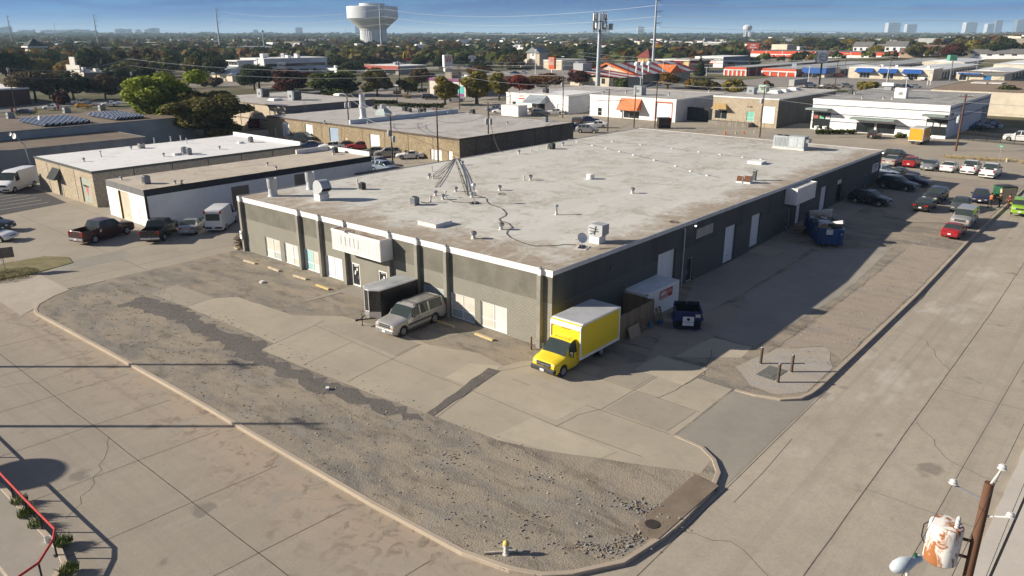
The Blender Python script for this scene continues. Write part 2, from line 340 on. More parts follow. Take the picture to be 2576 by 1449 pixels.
def fine(pts,step):
 out=[Vector(pts[0])]
 for a,b in zip(pts,pts[1:]):
  a,b=Vector(a),Vector(b); n=max(1,int((b-a).length/step)); out+=[a+(b-a)*(i+1)/n for i in range(n)]
 return out
KS=1; kerb(fine(LK+RK[1:],4),'kerb'); kerb(fine(SK,4),'kerb')
t=thing('drain_inlet','brown concrete kerb inlet lid with a round iron cover beside the rounded corner kerb','drain',(-13,-19.3,0))
MB().prism([(-3.6,-.8),(3.2,-1.0),(3.4,.7),(-3.2,.75),(-3.9,0)],-.05,.06).build('lid',mat('inlet_concrete',(.24,.19,.14),(.17,.13,.095),.8,fine=12),t)
MB().lathe([(.42,.06),(.42,.085),(.36,.09)],(-2.7,.1,0),20).build('manhole_cover',mat('cast_iron',(.045,.042,.04),(.08,.06,.05),6,.7,.4),t)
MB().box(-3.2,-.95,-.17,3,-.86,-.03).build('drain_mouth',mat('dark_void',(.01,.01,.01),(.012,.012,.012)),t)
def drive(name,a,b,c,d):
 mb=MB().quad(*a,m=0) if False else MB(); mb.quad(a,b,c,d); o=mb.build(name,M_slab4); o['kind']='structure'; return o
o=MB().quad((-6.1,-15.4,.006),(3,-15.4,.006),(3.4,-17.2,-.06),(5,-19.6,-.15),(8.2,-20.5,-.19),(-10.6,-20.5,-.19),(-8.2,-19.4,-.15),(-6.5,-17.6,-.07)).build('driveway',M_slab4); o['kind']='structure'
o=MB().quad((-20.6,49,.006),(-20.6,57.8,.006),(-24.9,58.6,-.17),(-26.4,57,-.19),(-26.6,44.5,-.19),(-25.3,45.5,-.17),(-22.6,48.1,-.05)).build('driveway',m_slab('apron_concrete',(.42,.365,.30),(.36,.315,.26),4)); o['kind']='structure'
def patch(poly,m,dz=.004,j=None,seed=1,name='concrete_patch',amp=.05):
 P=jag(list(poly)+[poly[0]],amp,1.2 if amp<.3 else .7,seed)[:-1]
 return sheet(name,P,m,dz,extra=strip(jag(j[0],.03,1.2,seed+9),.05)+sum([strip(jag(q,.03,1.2,seed+11),.045) for q in j[1:]],[]) if j else None,mats=[m,M_joint])
patch([(-15.6,41),(-12.3,41.5),(-12,34.7),(-15.1,34.3)],M_slab2,.004,seed=1)
FR=[(-15.1,34.2),(-12,34.6),(-10.2,33),(-9.6,24),(-6.6,20.2),(-5.9,12),(-6.1,9),(-4.6,4.2),(-5.2,.9),(-3.5,.4),(-.6,-2.6),(-.2,-5.4),(3,-7.4),(3,-15.2),(-6,-15.2),(-6.3,-17.2),(-7.4,-18.6),(-9.2,-18.8),(-11.7,-13.3),(-13.2,-10.3),(-14.4,-6.5),(-14.75,-1.3),(-14.9,-.2),(-15.5,6),(-15.9,12),(-16.2,19),(-14.7,19.3)]
patch(FR,M_slab,.004,[[(-14.7,19.3),(-8.5,20.6)],[(-15.4,8.3),(-6.4,9.4)],[(-9.8,20.3),(-10.2,8.6),(-10.1,.4),(-10.3,-8),(-9.9,-15)],[(-14.8,-1.2),(-6.2,.6),(-.8,-2.2)],[(-15.7,13.6),(-10,14.4)],[(-14,-8.2),(-8,-8.6),(-6.2,-9.4),(3,-9.8)],[(-6.6,-1.2),(-6.4,-9.2),(-6.2,-15)],[(-2,-3.6),(-2,-15.1)]],3,'concrete_lot',.06)
patch([(-14.9,-.9),(-14.85,-.2),(-6.3,1.6),(-6.1,.5)],M_chip,.026,seed=8,name='asphalt_patch',amp=.09)
for i,(q,m) in enumerate([([(-9.6,-3),(-6.4,-3),(-6.3,-8.2),(-9.7,-8)],M_slab3),([(-9.8,3),(-6.6,3.4),(-5.4,1.1),(-6.3,.7),(-9.7,-.1)],M_slab3),([(-14.2,-6),(-10.4,-6.4),(-10.5,-13.5),(-11.8,-13.1),(-13.2,-10.2)],M_slab3),([(-6.1,-9.6),(-2.1,-9.8),(-2.1,-14.8),(-6,-14.6)],M_slab2),([(-1.9,-5.8),(-.3,-5.5),(2.8,-7.5),(2.8,-9.5),(-1.9,-9.4)],M_slab2),([(1.2,-7.6),(4.9,-7.7),(5.2,-12.1),(1.1,-12)],M_slab3),([(-9.6,9.2),(-6.5,9.5),(-7,18),(-9.4,19.6)],M_slab2)]):
 patch(q,m,.010+.002*i,seed=30+i)
for i,(q,m,n) in enumerate([
 ([(5.6,-8.8),(11.5,-9.2),(11.8,-12.9),(9,-13.2)],M_slab3,'concrete_patch'),([(3,-7.5),(9,-5.6),(17,-5.7),(23,-7),(24,-10),(12,-9.4),(5.3,-8.6)],M_gravd,'asphalt_patch'),
 ([(12,-5.4),(26,-.1),(36,-.1),(46,-.1),(46,-5.8),(24,-6.2)],M_slab4,'concrete_patch'),([(24,-6.6),(45,-6.4),(52,-13.6),(30,-14.2),(12.3,-13.1),(12,-9.6),(22,-8.4)],M_slab4,'concrete_patch'),
 ([(4.5,-16),(7,-13.6),(13,-14.8),(16,-18),(12,-19.7),(6.3,-19.7),(4.2,-18)],M_pale,'asphalt_patch'),([(13,-14.9),(55,-15.2),(55,-19.9),(14,-19.8),(16,-17.5)],M_gravd,'asphalt_patch'),
 ([(39.6,-.1),(43.4,-.1),(43.2,-3.6),(39.9,-3.2)],M_slab,'concrete_ramp'),([(58,-.1),(75,-.1),(75,-4.2),(60,-4.6)],M_slab4,'concrete_patch'),
 ([(76,-3),(95,-3),(107,-5),(107,-19.9),(72,-19.9),(66,-12)],M_gravd,'asphalt_patch'),([(-7,26.5),(-.15,26.9),(-.15,20.4),(-2.2,20.2),(-2.4,26)],M_slab4,'concrete_patch')]):
 patch(q,m,.004+.0025*i,seed=50+i,name=n,amp=.1)
patch([(-19.4,40),(-16.4,40.6),(-15.4,34.4),(-16,27),(-15.1,20),(-16.6,18.6),(-16.2,8),(-15.3,.2),(-15.9,-1),(-17.6,6),(-18.4,18),(-17.6,30)],M_chip,.002,seed=77,name='loose_chippings',amp=.5)
sheet('left_lot',[(-20.6,49.3),(-16.8,49.3),(0,49.3),(0,52),(96,52),(96,46),(112,46),(112,150),(60,150),(60,200),(-18,200),(-18,92),(-20.5,70),(-20.6,57.8)],M_slab2,-.004,extra=strip(jag([(-20,52.4),(10,52)],.04,2,301),.05)+strip(jag([(-20,60),(-4,60.6)],.06,1,302),.05)+strip(jag([(-12,49.5),(-11.6,92)],.05,2,303),.05)+strip(jag([(-4,61),(-3.8,92)],.06,2,304),.05),mats=[M_slab2,M_joint])
st=[]
for Y in (97.2,100,102.8,105.6,108.4): st+=strip([(-14.5,Y+.6),(-5.4,Y+1)],.12)
sheet('parking_bay',[(-15.5,93.2),(-3.6,95.6),(-2.8,107),(-2.7,125),(-17,125),(-17,97)],M_asph,.004,extra=st,mats=[M_asph,M_white])
patch([(-19,60),(-10,60.4),(-10.4,56.5),(-19.4,56)],M_slab4,.006,seed=91)
sheet('rear_yard',[(96,-4),(108,-4),(108,-60),(178,-60),(178,170),(112,170),(112,46),(96,46)],M_slab2,-.006,extra=strip(jag([(112,-40),(112,120)],.06,3,311),.06)+strip(jag([(150,-10),(131,60)],.3,2,312),.05)+strip(jag([(128,-18),(168,20)],.3,2,313),.05),mats=[M_slab2,M_joint])
sheet('side_lot',jag([(-60,-60),(128,-60),(128,-33.6),(60,-33.5),(8,-33.6),(-9,-33.35),(-60,-33.2),(-60,-60)],.06,1.5,5)[:-1],m_slab('pale_lot',(.52,.48,.42),(.46,.42,.365),9,.2),-.05,thick=.25)
sheet('far_street',[(285,-700),(312,-700),(312,900),(285,900)],mat('street_asphalt',(.20,.19,.18),(.15,.145,.14),.15,fine=4),-.1)
sheet('far_street',[(-60,268),(60,268),(285,222),(285,236),(60,284),(-60,284)],mat('street_asphalt',(.20,.19,.18)),-.1)
sheet('yard_concrete',[(200,60),(284,60),(284,200),(200,236),(150,240),(150,172),(200,172)],m_slab('plaza_concrete',(.33,.29,.25),(.27,.24,.21),6),-.09)
sheet('yard_concrete',[(318,-330),(520,-330),(520,330),(318,330)],m_slab('plaza_concrete_far',(.30,.275,.245),(.25,.23,.21),7),-.12)
for q in ([(313,-300),(330,-300),(330,180),(313,190)],[(262,-100),(283,-100),(283,50),(262,50)],[(370,150),(420,150),(420,205),(360,215)]): sheet('lawn',q,M_grass,-.06)
o=sheet('lawn',[(70,262),(150,246),(150,240),(70,254)],M_grass,-.04)
o=sheet('weedy_verge',[(-20.6,58),(-16.4,59),(-15.8,62),(-17.6,64.5),(-22,65),(-25,61),(-24.6,58.6)],mat('weedy_soil',(.16,.15,.06),(.27,.21,.12),.7,.95,fine=7),.06,thick=.25)
sheet('corner_lot',[(-37.9,30),(-38,3.4),(-38.3,2),(-39.2,1.2),(-41,.8),(-70,1),(-70,60),(-37.9,60)],M_slab4,.0,thick=.3,extra=strip([(-40.4,30),(-40.4,-10)],.14)[:5]+strip([(-40.4,6.2),(-47,6.0)],.13)+strip([(-40.4,9),(-47,8.9)],.13),mats=[M_slab4,M_cream])
KS=-1; kerb(fine([(-37.8,40),(-37.85,3.6),(-38.1,2.2),(-39,1.3),(-40.6,.9),(-60,.9)],4)[::-1],'kerb')
# building helpers
def bricks(name,c1,c2,mort,bw=.4,bh=.13,ms=.02,rough=.9,stain=.35):
 if name in MC: return MC[name]
 t=NT(name); s=t.sep(); v=t.comb(t.math('ADD',s[0],s[1]),s[2],0)
 q=t.n.new('ShaderNodeTexBrick'); t.L(v,q.inputs['Vector']); q.inputs['Color1'].default_value=(*c1,1); q.inputs['Color2'].default_value=(*c2,1); q.inputs['Mortar'].default_value=(*mort,1)
 q.inputs['Scale'].default_value=1; q.inputs['Brick Width'].default_value=bw; q.inputs['Row Height'].default_value=bh; q.inputs['Mortar Size'].default_value=ms; q.inputs['Bias'].default_value=-.2
 c=t.mix(t.rng(t.noise(.5,5,.65),.45,.7,0,stain),q.outputs['Color'],tuple(k*.6 for k in c1)); t.bump(q.outputs['Fac'],-.3,.01)
 MC[name]=t.done(c,rough,0,.15); return MC[name]
def pebble(name,c1,c2,c3,sc=9):
 if name in MC: return MC[name]
 t=NT(name); v=t.n.new('ShaderNodeTexVoronoi'); v.inputs['Scale'].default_value=sc; t.L(t.P(),v.inputs['Vector']); s=t.sep(v.outputs['Color'])
 c=t.mix(t.rng(s[0],.25,.75),c1,c2); c=t.mix(t.rng(s[1],.6,.75),c,c3); c=t.mix(t.rng(t.noise(.35,4),.4,.7,0,.3),c,tuple(q*.55 for q in c1)); t.bump(v.outputs['Distance'],.5,.03)
 MC[name]=t.done(c,.95,0,.1); return MC[name]
def m_roof(name,base,base2,stain,edge=0,sw=.5,rows=3.2,lx=93,seed=0):
 if name in MC: return MC[name]
 t=NT(name); s=t.sep(); v=t.map((1,1,1),(seed*5.3,seed*9.1,0))
 q=t.n.new('ShaderNodeTexBrick'); t.L(v,q.inputs['Vector']); q.inputs['Color1'].default_value=(*base,1); q.inputs['Color2'].default_value=(*base2,1); q.inputs['Mortar'].default_value=(*tuple(k*.62 for k in base2),1)
 q.inputs['Scale'].default_value=1; q.inputs['Brick Width'].default_value=13; q.inputs['Row Height'].default_value=rows; q.inputs['Mortar Size'].default_value=.018; q.inputs['Mortar Smooth'].default_value=.6
 c=q.outputs['Color']; n=t.noise(.14,7,.62,v,1.7); n2=t.noise(.45,6,.7,v,2.2)
 f=t.rng(t.math('ADD',t.math('MULTIPLY',n,.6),t.math('MULTIPLY',n2,.5)),.53,.68)
 if edge:
  e=t.math('MAXIMUM',t.rng(s[0],9,.5),t.math('MAXIMUM',t.rng(s[1],6,.3),t.rng(s[0],62,lx,0,.5)))
  f2=t.rng(t.math('ADD',t.math('ADD',t.math('MULTIPLY',n,.55),t.math('MULTIPLY',n2,.5)),t.math('MULTIPLY',e,.26)),.56,.76); f=t.math('MAXIMUM',t.math('MULTIPLY',f,.7),f2)
 c=t.mix(t.math('MULTIPLY',f,sw),c,stain); c=t.mix(t.rng(t.noise(.3,6,.7,t.map((.5,1.4,1),(40,9,0)),1.5),.54,.72,0,.55),c,tuple(min(.75,k*1.18) for k in base))
 c=t.mix(t.math('MULTIPLY',f,t.rng(t.noise(1.3,5,.7,v,1.5),.5,.7,0,.55)),c,tuple(k*.55 for k in stain)); c=t.mix(t.rng(t.noise(5,4,.75),.5,.8,0,.22),c,tuple(k*.6 for k in base))
 MC[name]=t.done(c,.75,0,.3); return MC[name]
def wall(mb,face,u0,u1,z0,top,ops=(),bands=(),depth=.25,mi=(0,),jm=0,off=0,flip=False,subs=()):
 """wall on the plane face='x' (X=off, running along Y) or 'y' (Y=off, along X), with recessed openings (u0,u1,z0,z1)"""
 tp=top if callable(top) else (lambda u:top)
 us=sorted({u0,u1,*[o[0] for o in ops],*[o[1] for o in ops],*subs}); ztop=99
 zs=sorted({z0,*bands,*[o[2] for o in ops if o[2]>z0],*[o[3] for o in ops]})+[ztop]
 def P(u,z,d=0): z=min(z,tp(u)); return (off+d,u,z) if face=='x' else (u,off+d,z)
 def face4(a,b,c,d,m): mb.add((a,b,c,d),[(0,1,2,3) if (face=='y')!=flip else (3,2,1,0)],m)
 for i in range(len(us)-1):
  for j in range(len(zs)-1):
   a,b=us[i],us[i+1]; c,d=zs[j],zs[j+1]; cu=(a+b)/2; cz=(c+min(d,tp(cu)))/2
   if any(o[0]<cu<o[1] and o[2]<cz<o[3] for o in ops): continue
   k=sum(1 for q in bands if cz>q); face4(P(a,c),P(b,c),P(b,d),P(a,d),mi[min(k,len(mi)-1)])
 D=-depth if flip else depth
 for o in ops:
  a,b,c,d=o[:4]
  for (p,q) in (((a,c),(a,d)),((b,d),(b,c)),((a,d),(b,d)),((b,c),(a,c))):
   face4(P(*p),P(*q),P(*q,D),P(*p,D),jm)
def plane_rect(mb,face,off,u0,u1,z0,z1,t,m=0):
 if face=='x': mb.box(off-t,u0,z0,off,u1,z1,m)
 else: mb.box(u0,off-t,z0,u1,off,z1,m)
def rollup(name,par,face,off,u0,u1,z0,z1,m,handle=True,rows=None):
 rows=rows or max(4,int((z1-z0)/.5)); mb=MB(); h=(z1-z0)/rows
 for i in range(rows):
  plane_rect(mb,face,off,u0,u1,z0+i*h,z0+(i+1)*h-.03,.05); plane_rect(mb,face,off+.02,u0,u1,z0+(i+1)*h-.03,z0+(i+1)*h,.04)
 o=mb.build(name,m,par)
 if handle:
  hb=MB(); plane_rect(hb,face,off-.05,(u0+u1)/2-.12,(u0+u1)/2+.12,z0+.75,z0+.8,.05); hb.build('handle',M_dark,o)
 return o
def glazed(name,par,face,off,u0,u1,z0,z1,panes,fr,nx=2,nz=2,split=.38,fw=.07,handle=False):
 """frame proud of its glass; panes is one material or a list"""
 mb=MB(); W_=fw; t=.09
 for (a,b,c,d) in ((u0,u0+W_,z0,z1),(u1-W_,u1,z0,z1),(u0+W_,u1-W_,z0,z0+W_),(u0+W_,u1-W_,z1-W_,z1)): plane_rect(mb,face,off,a,b,c,d,t)
 xs=[u0+W_+(u1-u0-2*W_)*i/nx for i in range(nx+1)]; zs=[z0+W_]+([z0+(z1-z0)*split] if nz==2 else [])+[z1-W_]
 for x in xs[1:-1]: plane_rect(mb,face,off-.002,x-W_*.4,x+W_*.4,z0+W_,z1-W_,t-.02)
 for z in zs[1:-1]:
  for i in range(nx): plane_rect(mb,face,off-.004,xs[i]+.03,xs[i+1]-.03,z-W_*.4,z+W_*.4,t-.03)
 f=mb.build(name,fr,par); k=0
 for i in range(nx):
  for j in range(len(zs)-1):
   g=MB(); plane_rect(g,face,off-.02,xs[i],xs[i+1],zs[j],zs[j+1],.015); g.build('pane',panes[k%len(panes)] if isinstance(panes,(list,tuple)) else panes,f); k+=1
 if handle:
  g=MB(); plane_rect(g,face,off-.09,u0+(u1-u0)*.2,u0+(u1-u0)*.2+.04,z0+.9,z0+1.3,.05); g.build('handle',M_metal,f)
 return f
M_dark=mat('black_metal',(.02,.02,.022),(.035,.033,.03),5,.5,.3,.4); M_metal=mat('galvanised_metal',(.42,.44,.46),(.33,.34,.35),3,.42,.55,.5,streak=True); M_galv=mat('duct_metal',(.46,.48,.50),(.38,.395,.41),2,.5,.35,.5,streak=True)
M_wht=mat('white_paint',(.78,.77,.74),(.66,.64,.60),.9,.55,amt=.6); M_whtd=mat('white_door',(.74,.74,.73),(.60,.60,.59),1.5,.5,amt=.7,streak=True); M_alu=mat('aluminium_frame',(.60,.60,.59),(.5,.5,.49),3,.4,.3)
def m_glass(name,c,r=.06):
 if name in MC: return MC[name]
 t=NT(name); MC[name]=t.done(t.mix(t.rng(t.noise(.7,4),.45,.75,0,.4),c,tuple(q*.6 for q in c)),r,0,.4); return MC[name]
M_gl=m_glass('dark_glass',(.022,.027,.03)); M_glc=m_glass('car_glass',(.035,.046,.045),.04)
M_pap=[m_glass('papered_glass',(.60,.625,.60),.12),m_glass('tan_papered_glass',(.60,.575,.50),.12),m_glass('blue_papered_glass',(.36,.56,.56),.12),m_glass('grey_papered_glass',(.44,.48,.45),.12)]
M_void=mat('dark_void',(.01,.01,.01)); M_wood=mat('weathered_timber',(.27,.195,.125),(.17,.125,.085),2,.9,streak=True); M_blk=mat('black_rubber',(.018,.018,.018),(.03,.028,.026),6,.8)
M_rust=mat('rusty_steel',(.16,.062,.03),(.075,.035,.022),5,.85); M_red=mat('red_letters',(.55,.03,.02)); M_ink=mat('black_ink',(.02,.02,.025)); M_wlet=mat('white_letters',(.8,.8,.78))
# the grey warehouse
LX,LY=93.5,49.0
def rz(x,y): a=x/LX; b=y/LY; return 7.1*(1-a)*(1-b)+6.7*a*(1-b)+6.8*(1-a)*b+6.7*a*b
WH=thing('warehouse','long low grey brick warehouse with a pale stained flat roof and white fascia','warehouse')
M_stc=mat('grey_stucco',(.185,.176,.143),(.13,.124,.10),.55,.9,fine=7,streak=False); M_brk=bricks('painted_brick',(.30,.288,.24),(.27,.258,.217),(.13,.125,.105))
M_stcs=mat('grey_stucco_shade',(.095,.098,.092),(.068,.07,.066),.5,.9,fine=7,streak=True); M_brks=bricks('painted_brick_shade',(.125,.13,.122),(.108,.112,.106),(.07,.072,.068))  # side wall copies of stucco and brick, shade darkened into their colour
wins=[(40.6,43.75),(36.45,39.75),(32.7,35.7),(28.75,31.8),(12.85,15.85),(9.0,12.1),(5.05,8.25)]
fops=[(a,b,.08,2.58) for a,b in wins]+[(25.75,27.15,.02,2.6),(21.35,22.75,.02,2.6)]
gar=[(17.6,21.3,0,4.6),(32.95,35.9,0,4.5),(40.2,43.05,.45,4.6),(64.4,67,.95,4.5),(71.4,74.1,.95,4.55)]
dors=[(24,25.4,0,2.75),(51.7,53.05,.7,3.4),(55.1,56.5,.75,3.4),(85.3,86.5,.95,3.45)]
mb=MB(); wall(mb,'x',0,LY,-.1,lambda u:rz(0,u)-.1,fops,(4.2,),.22,(1,0),1)
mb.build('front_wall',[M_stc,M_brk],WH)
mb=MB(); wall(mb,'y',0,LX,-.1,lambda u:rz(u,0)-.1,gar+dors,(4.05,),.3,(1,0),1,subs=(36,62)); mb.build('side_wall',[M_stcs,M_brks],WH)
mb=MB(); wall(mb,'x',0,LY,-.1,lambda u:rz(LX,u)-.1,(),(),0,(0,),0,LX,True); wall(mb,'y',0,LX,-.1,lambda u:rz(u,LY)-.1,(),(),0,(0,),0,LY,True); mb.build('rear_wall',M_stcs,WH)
mb=MB(); N=24
for i in range(N):
 for j in range(12):
  x0,x1,y0,y1=LX*i/N,LX*(i+1)/N,LY*j/12,LY*(j+1)/12; mb.quad(*[(x,y,rz(x,y)-.06) for x,y in ((x0,y0),(x1,y0),(x1,y1),(x0,y1))])
M_memb=m_roof('roof_membrane',(.56,.55,.50),(.51,.50,.455),(.30,.235,.165),1,.85,3.4)
mb.build('roof',M_memb,WH)
mb=MB()   # fascia: deep white band along the front, slimmer along the side, thin metal edge behind
def band(mb,a,b,d,h,t=.07,m=0):
 (xa,ya),(xb,yb)=a,b; za,zb=rz(*a),rz(*b); dx,dy=d
 v=[(xa,ya,za-h),(xb,yb,zb-h),(xb,yb,zb+.02),(xa,ya,za+.02)]; w=[(x+dx*t,y+dy*t,z) for x,y,z in v]
 mb.add(v+w,[(4,5,6,7),(7,6,2,3),(0,1,5,4),(0,4,7,3),(1,2,6,5),(3,2,1,0)],m)
band(mb,(0,LY+.07),(0,-.07),(-1,0),.56); mb.build('front_fascia',M_wht,WH)
mb=MB(); band(mb,(0,0),(LX,0),(0,-1),.42); band(mb,(0,.0),(LX,0),(0,-1),.12,.12); mb.build('side_fascia',mat('side_trim',(.62,.62,.61),(.5,.5,.5),.8,.5),WH)
mb=MB(); band(mb,(0,LY),(LX,LY),(0,1),.2); band(mb,(LX,-.07),(LX,LY),(1,0),.25,.1); mb.build('rear_edge',M_alu,WH)
for i,y in enumerate((48.2,36.1,32.2,27.8,20.55,16.4,12.4,1.15)):      # downspout piers
 q=MB().box(-.42,y-.2,-.1,-.004,y+.2,rz(0,y)-.52).build('pier',mat('pier_paint',(.30,.285,.24),(.22,.21,.18),.8,fine=8),WH)
 MB().box(-.36,y-.17,rz(0,y)-.52,-.075,y+.17,rz(0,y)+.0).box(-.30,y-.1,rz(0,y)+.0,-.1,y+.1,rz(0,y)+.22,1).build('downspout_head',[M_wht,M_metal],q)
panes=[[3,1,0,1],[1,0,0,0],[0,1,2,2],None,[3,3,3,3],[3,1,3,1],[0,0,1,1]]
for (a,b),k in zip(wins,panes):
 glazed('window',WH,'x',.16,a,b,.08,2.58,[M_wht]*4 if k is None else [M_pap[q] for q in k],M_wht,2,2,.36,.085)
for (a,b),pp in (((25.75,27.15),M_gl),((21.35,22.75),M_gl)):
 f=glazed('door',WH,'x',.14,a,b,.02,2.6,pp,M_wht,1,1,fw=.16,handle=True)
 for u,z,s in ((.45,1.75,.22),(.75,1.45,.2),(.85,1.25,.16)):
  g=MB(); plane_rect(g,'x',.1,a+u,a+u+s,z,z+s*1.3,.01); g.build('notice',M_wht,f)
word('5509',.34,M_wlet,WH,(.09,26.45,2.28),FX,bold=.02); word('5509 A',.2,M_wlet,WH,(.09,22.05,2.3),FX)
for i,(a,b,c,d) in enumerate(gar):
 if i==4:
  rollup('garage_door',WH,'y',.3,a,b,3.75,d,M_whtd,False,2); g=MB(); plane_rect(g,'y',.5,a,b,c,3.9,.02); g.build('open_bay',M_void,WH)
 else: rollup('garage_door',WH,'y',.3,a,b,c,d,M_whtd,rows=9)
glazed('door',WH,'y',.22,24,25.4,0,2.75,M_gl,M_alu,1,1,fw=.12,handle=True); glazed('door',WH,'y',.22,51.7,53.05,.7,3.4,m_glass('side_glass',(.08,.11,.115),.1),M_alu,1,1,fw=.12,handle=True)
o=MB().box(55.1,.1,.75,56.5,.2,3.4).build('door',M_whtd,WH); MB().box(55.22,.04,1.7,55.3,.1,1.8).build('handle',M_dark,o)
glazed('door',WH,'y',.22,85.3,86.5,.95,3.45,M_gl,mat('blue_grey_frame',(.25,.33,.38)),1,1,fw=.2)
def canopy(face,u0,u1,z0,z1,d,mt):
 t=MB(); n=int((u1-u0)/.26)
 if face=='x': t.box(-d,u0,z0,-.004,u1,z1-.25); t.box(-d-.02,u0-.02,z0-.03,-.004,u1+.02,z0+.07); t.box(-d-.03,u0-.03,z1-.25,-d+.06,u1+.03,z1); t.box(-d+.06,u0-.03,z1-.25,-.08,u0+.05,z1); t.box(-d+.06,u1-.05,z1-.25,-.08,u1+.03,z1)
 else: t.box(u0,-d,z0,u1,-.004,z1-.25); t.box(u0-.02,-d-.02,z0-.03,u1+.02,-.004,z0+.07); t.box(u0-.03,-d-.03,z1-.25,u1+.03,-d+.06,z1); t.box(u0-.03,-d+.06,z1-.25,u0+.05,-.13,z1); t.box(u1-.05,-d+.06,z1-.25,u1+.03,-.13,z1)
 for i in range(n+1):
  u=u0+.1+(u1-u0-.2)*i/n
  if face=='x': t.box(-d-.025,u-.02,z0+.08,-d+.0,u+.02,z1-.26)
  else: t.box(u-.02,-d-.025,z0+.08,u+.02,-d,z1-.26)
 for i in range(6):
  w=-.1-(d-.2)*i/6
  if face=='x': t.box(w-.02,u0-.025,z0+.08,w+.02,u0,z1-.26)
  else: t.box(u0-.025,w-.02,z0+.08,u0,w+.02,z1-.26)
 o=t.build('sign_canopy',M_wht,WH); r=MB()
 if face=='x': r.box(-d+.06,u0+.05,z1-.12,-.1,u1-.05,z1-.1)
 else: r.box(u0+.05,-d+.06,z1-.12,u1-.05,-.14,z1-.1)
 r.build('canopy_roof',mt,o); return o
cp=canopy('x',20.2,28.0,4.3,6.5,1.6,mat('canopy_felt',(.30,.27,.22),(.16,.10,.06),.8)); canopy('y',50.4,57.3,4.45,6.6,1.55,mat('canopy_sheet',(.5,.5,.48),(.35,.33,.3),.6))
MB().tube((-.6,25.4,6.4),(-1.7,25.5,6.75),.025).lathe([(.03,.0),(.2,-.16),(.21,-.2)],(-1.72,25.5,6.7),12).build('flood_lamp',M_metal,cp)
for i,u in enumerate((23.6,24.3,25,25.7,26.4)): MB().box(-1.645,u,5.0,-1.63,u+.07,6.0).build('old_sign_mark',mat('sign_ghost',(.55,.55,.54)),cp)
MB().tube((22.75,-.12,.0),(22.75,-.12,6.3),.075,n=8).tube((22.75,-.12,6.3),(22.6,-.02,6.42),.075,n=8).build('downpipe',mat('pale_pipe',(.55,.57,.57)),WH)
MB().box(25.6,-.05,4.65,29.5,-.004,5.72).build('blank_sign',mat('blank_sign',(.42,.38,.32),(.33,.30,.26),1),WH)
s=MB().box(88.8,-.06,3.35,92.1,-.004,4.8).build('wall_sign',mat('banner_white',(.66,.65,.63),(.5,.5,.52),1.2),WH)
word('TOWING AND REPAIR',.3,M_red,s,(90.4,-.07,4.45),FY,sx=.8); word('auto and truck',.26,M_ink,s,(90.4,-.07,4.05),FY); word('24 hours',.24,M_red,s,(90.4,-.07,3.65),FY)
s=thing('flood_light','small lit white flood light on the warehouse side eave','lamp',(24.2,-.1,6.85)); MB().tube((0,.1,0),(.1,-.35,-.1),.025).lathe([(.04,0),(.16,-.2),(.17,-.24)],(.1,-.4,-.1),10).build('lamp_head',M_metal,s)
def m_lit():
 t=NT('lit_bulb'); t.b.inputs['Emission Color'].default_value=(.9,1,.92,1); t.b.inputs['Emission Strength'].default_value=3; return t.done((.8,.8,.8))
MB().ball((.1,-.4,-.4),.11,8).build('bulb',m_lit(),s)
s=thing('meter_box','small white meter box on the far left pier of the grey warehouse','meter',(-.45,48.3,1.6)); MB().box(-.12,-.22,0,.02,.22,1.0).build('case',M_wht,s); MB().box(-.03,.0,-.3,.02,.1,0).box(-.14,-.15,.55,-.12,.15,.8).build('conduit',M_metal,s)
MB().lathe([(.18,0),(.18,.05)],(0,0,0),14)
tag(MB().tube((8.9,-.14,5.25),(8.9,-.003,5.25),.2,n=14).build('wall_vent',mat('vent_grey',(.12,.125,.12))),'small round grey vent cap on the shaded wall above the yellow truck','vent')
# things on the warehouse roof
def onroof(t,x,y,f=None):
 z=7.0
 for _ in range(3): p=at(t,x,y,z); z=(f or rz)(p.x,p.y)-.06
 return Vector((p.x,p.y,z))
VENTS='round sheet metal roof vents of the grey warehouse'
M_flash=mat('vent_flashing',(.66,.65,.62),(.46,.42,.37),3,.6); M_cap=mat('vent_collar',(.36,.39,.42),(.27,.28,.29),3,.45,.4); M_rcap=mat('vent_cap_rust',(.10,.05,.03),(.22,.20,.18),2.5,.8)
def vent(p,label,s=1,rust=True,group=VENTS):
 v=thing('roof_vent',label,'vent',p,0,group); v.scale=(.74,)*3
 MB().lathe([(.33*s,0),(.28*s,.06*s),(.22*s,.08*s),(.21*s,.5*s)],n=14).build('flashing',M_flash,v,40)
 MB().lathe([(.21*s,.46*s),(.38*s,.5*s),(.39*s,.78*s),(.36*s,.8*s)],n=16).build('collar',M_cap,v,40)
 MB().lathe([(.35*s,.79*s),(.33*s,.82*s),(.06*s,.95*s)],n=14).build('cap',M_rcap if rust else M_cap,v,40); return v
for x,y,s,r,l in ((627,252,1,0,'silver roof vent just right of the tip of the fallen lattice mast'),(1196,140,1,0,'grey roof vent near the rear roof edge left of the dark condenser'),(1638,58,1,0,'small grey roof vent right of the dark condenser at the rear edge'),(293,383,1,0,'roof vent left of the loop of the fallen mast cables'),(561,520,1,0,'roof vent left of the foot of the fallen lattice mast'),(356,560,1,0,'blue grey roof vent behind the silver condenser, left of its pair'),(433,598,1,1,'rusty topped roof vent just right of the silver condenser'),(723,577,1,0,'roof vent standing directly behind the round dish mast'),(1002,507,1,1,'brown topped roof vent with a coil of cable below it'),(1311,404,1.1,1,'rusty capped roof vent with an orange stain at its foot, mid roof'),(2338,536,1.1,1,'brown capped roof vent alone on the right half of the roof'),(1017,902,1.15,1,'larger rusty topped roof vent beside the long black cable'),(740,993,1.15,1,'roof vent with a brown and white cap nearest the front fascia')):
 vent(onroof('R',x,y),l,s,r)
PIPES='small white plumbing pipes on the grey warehouse roof'
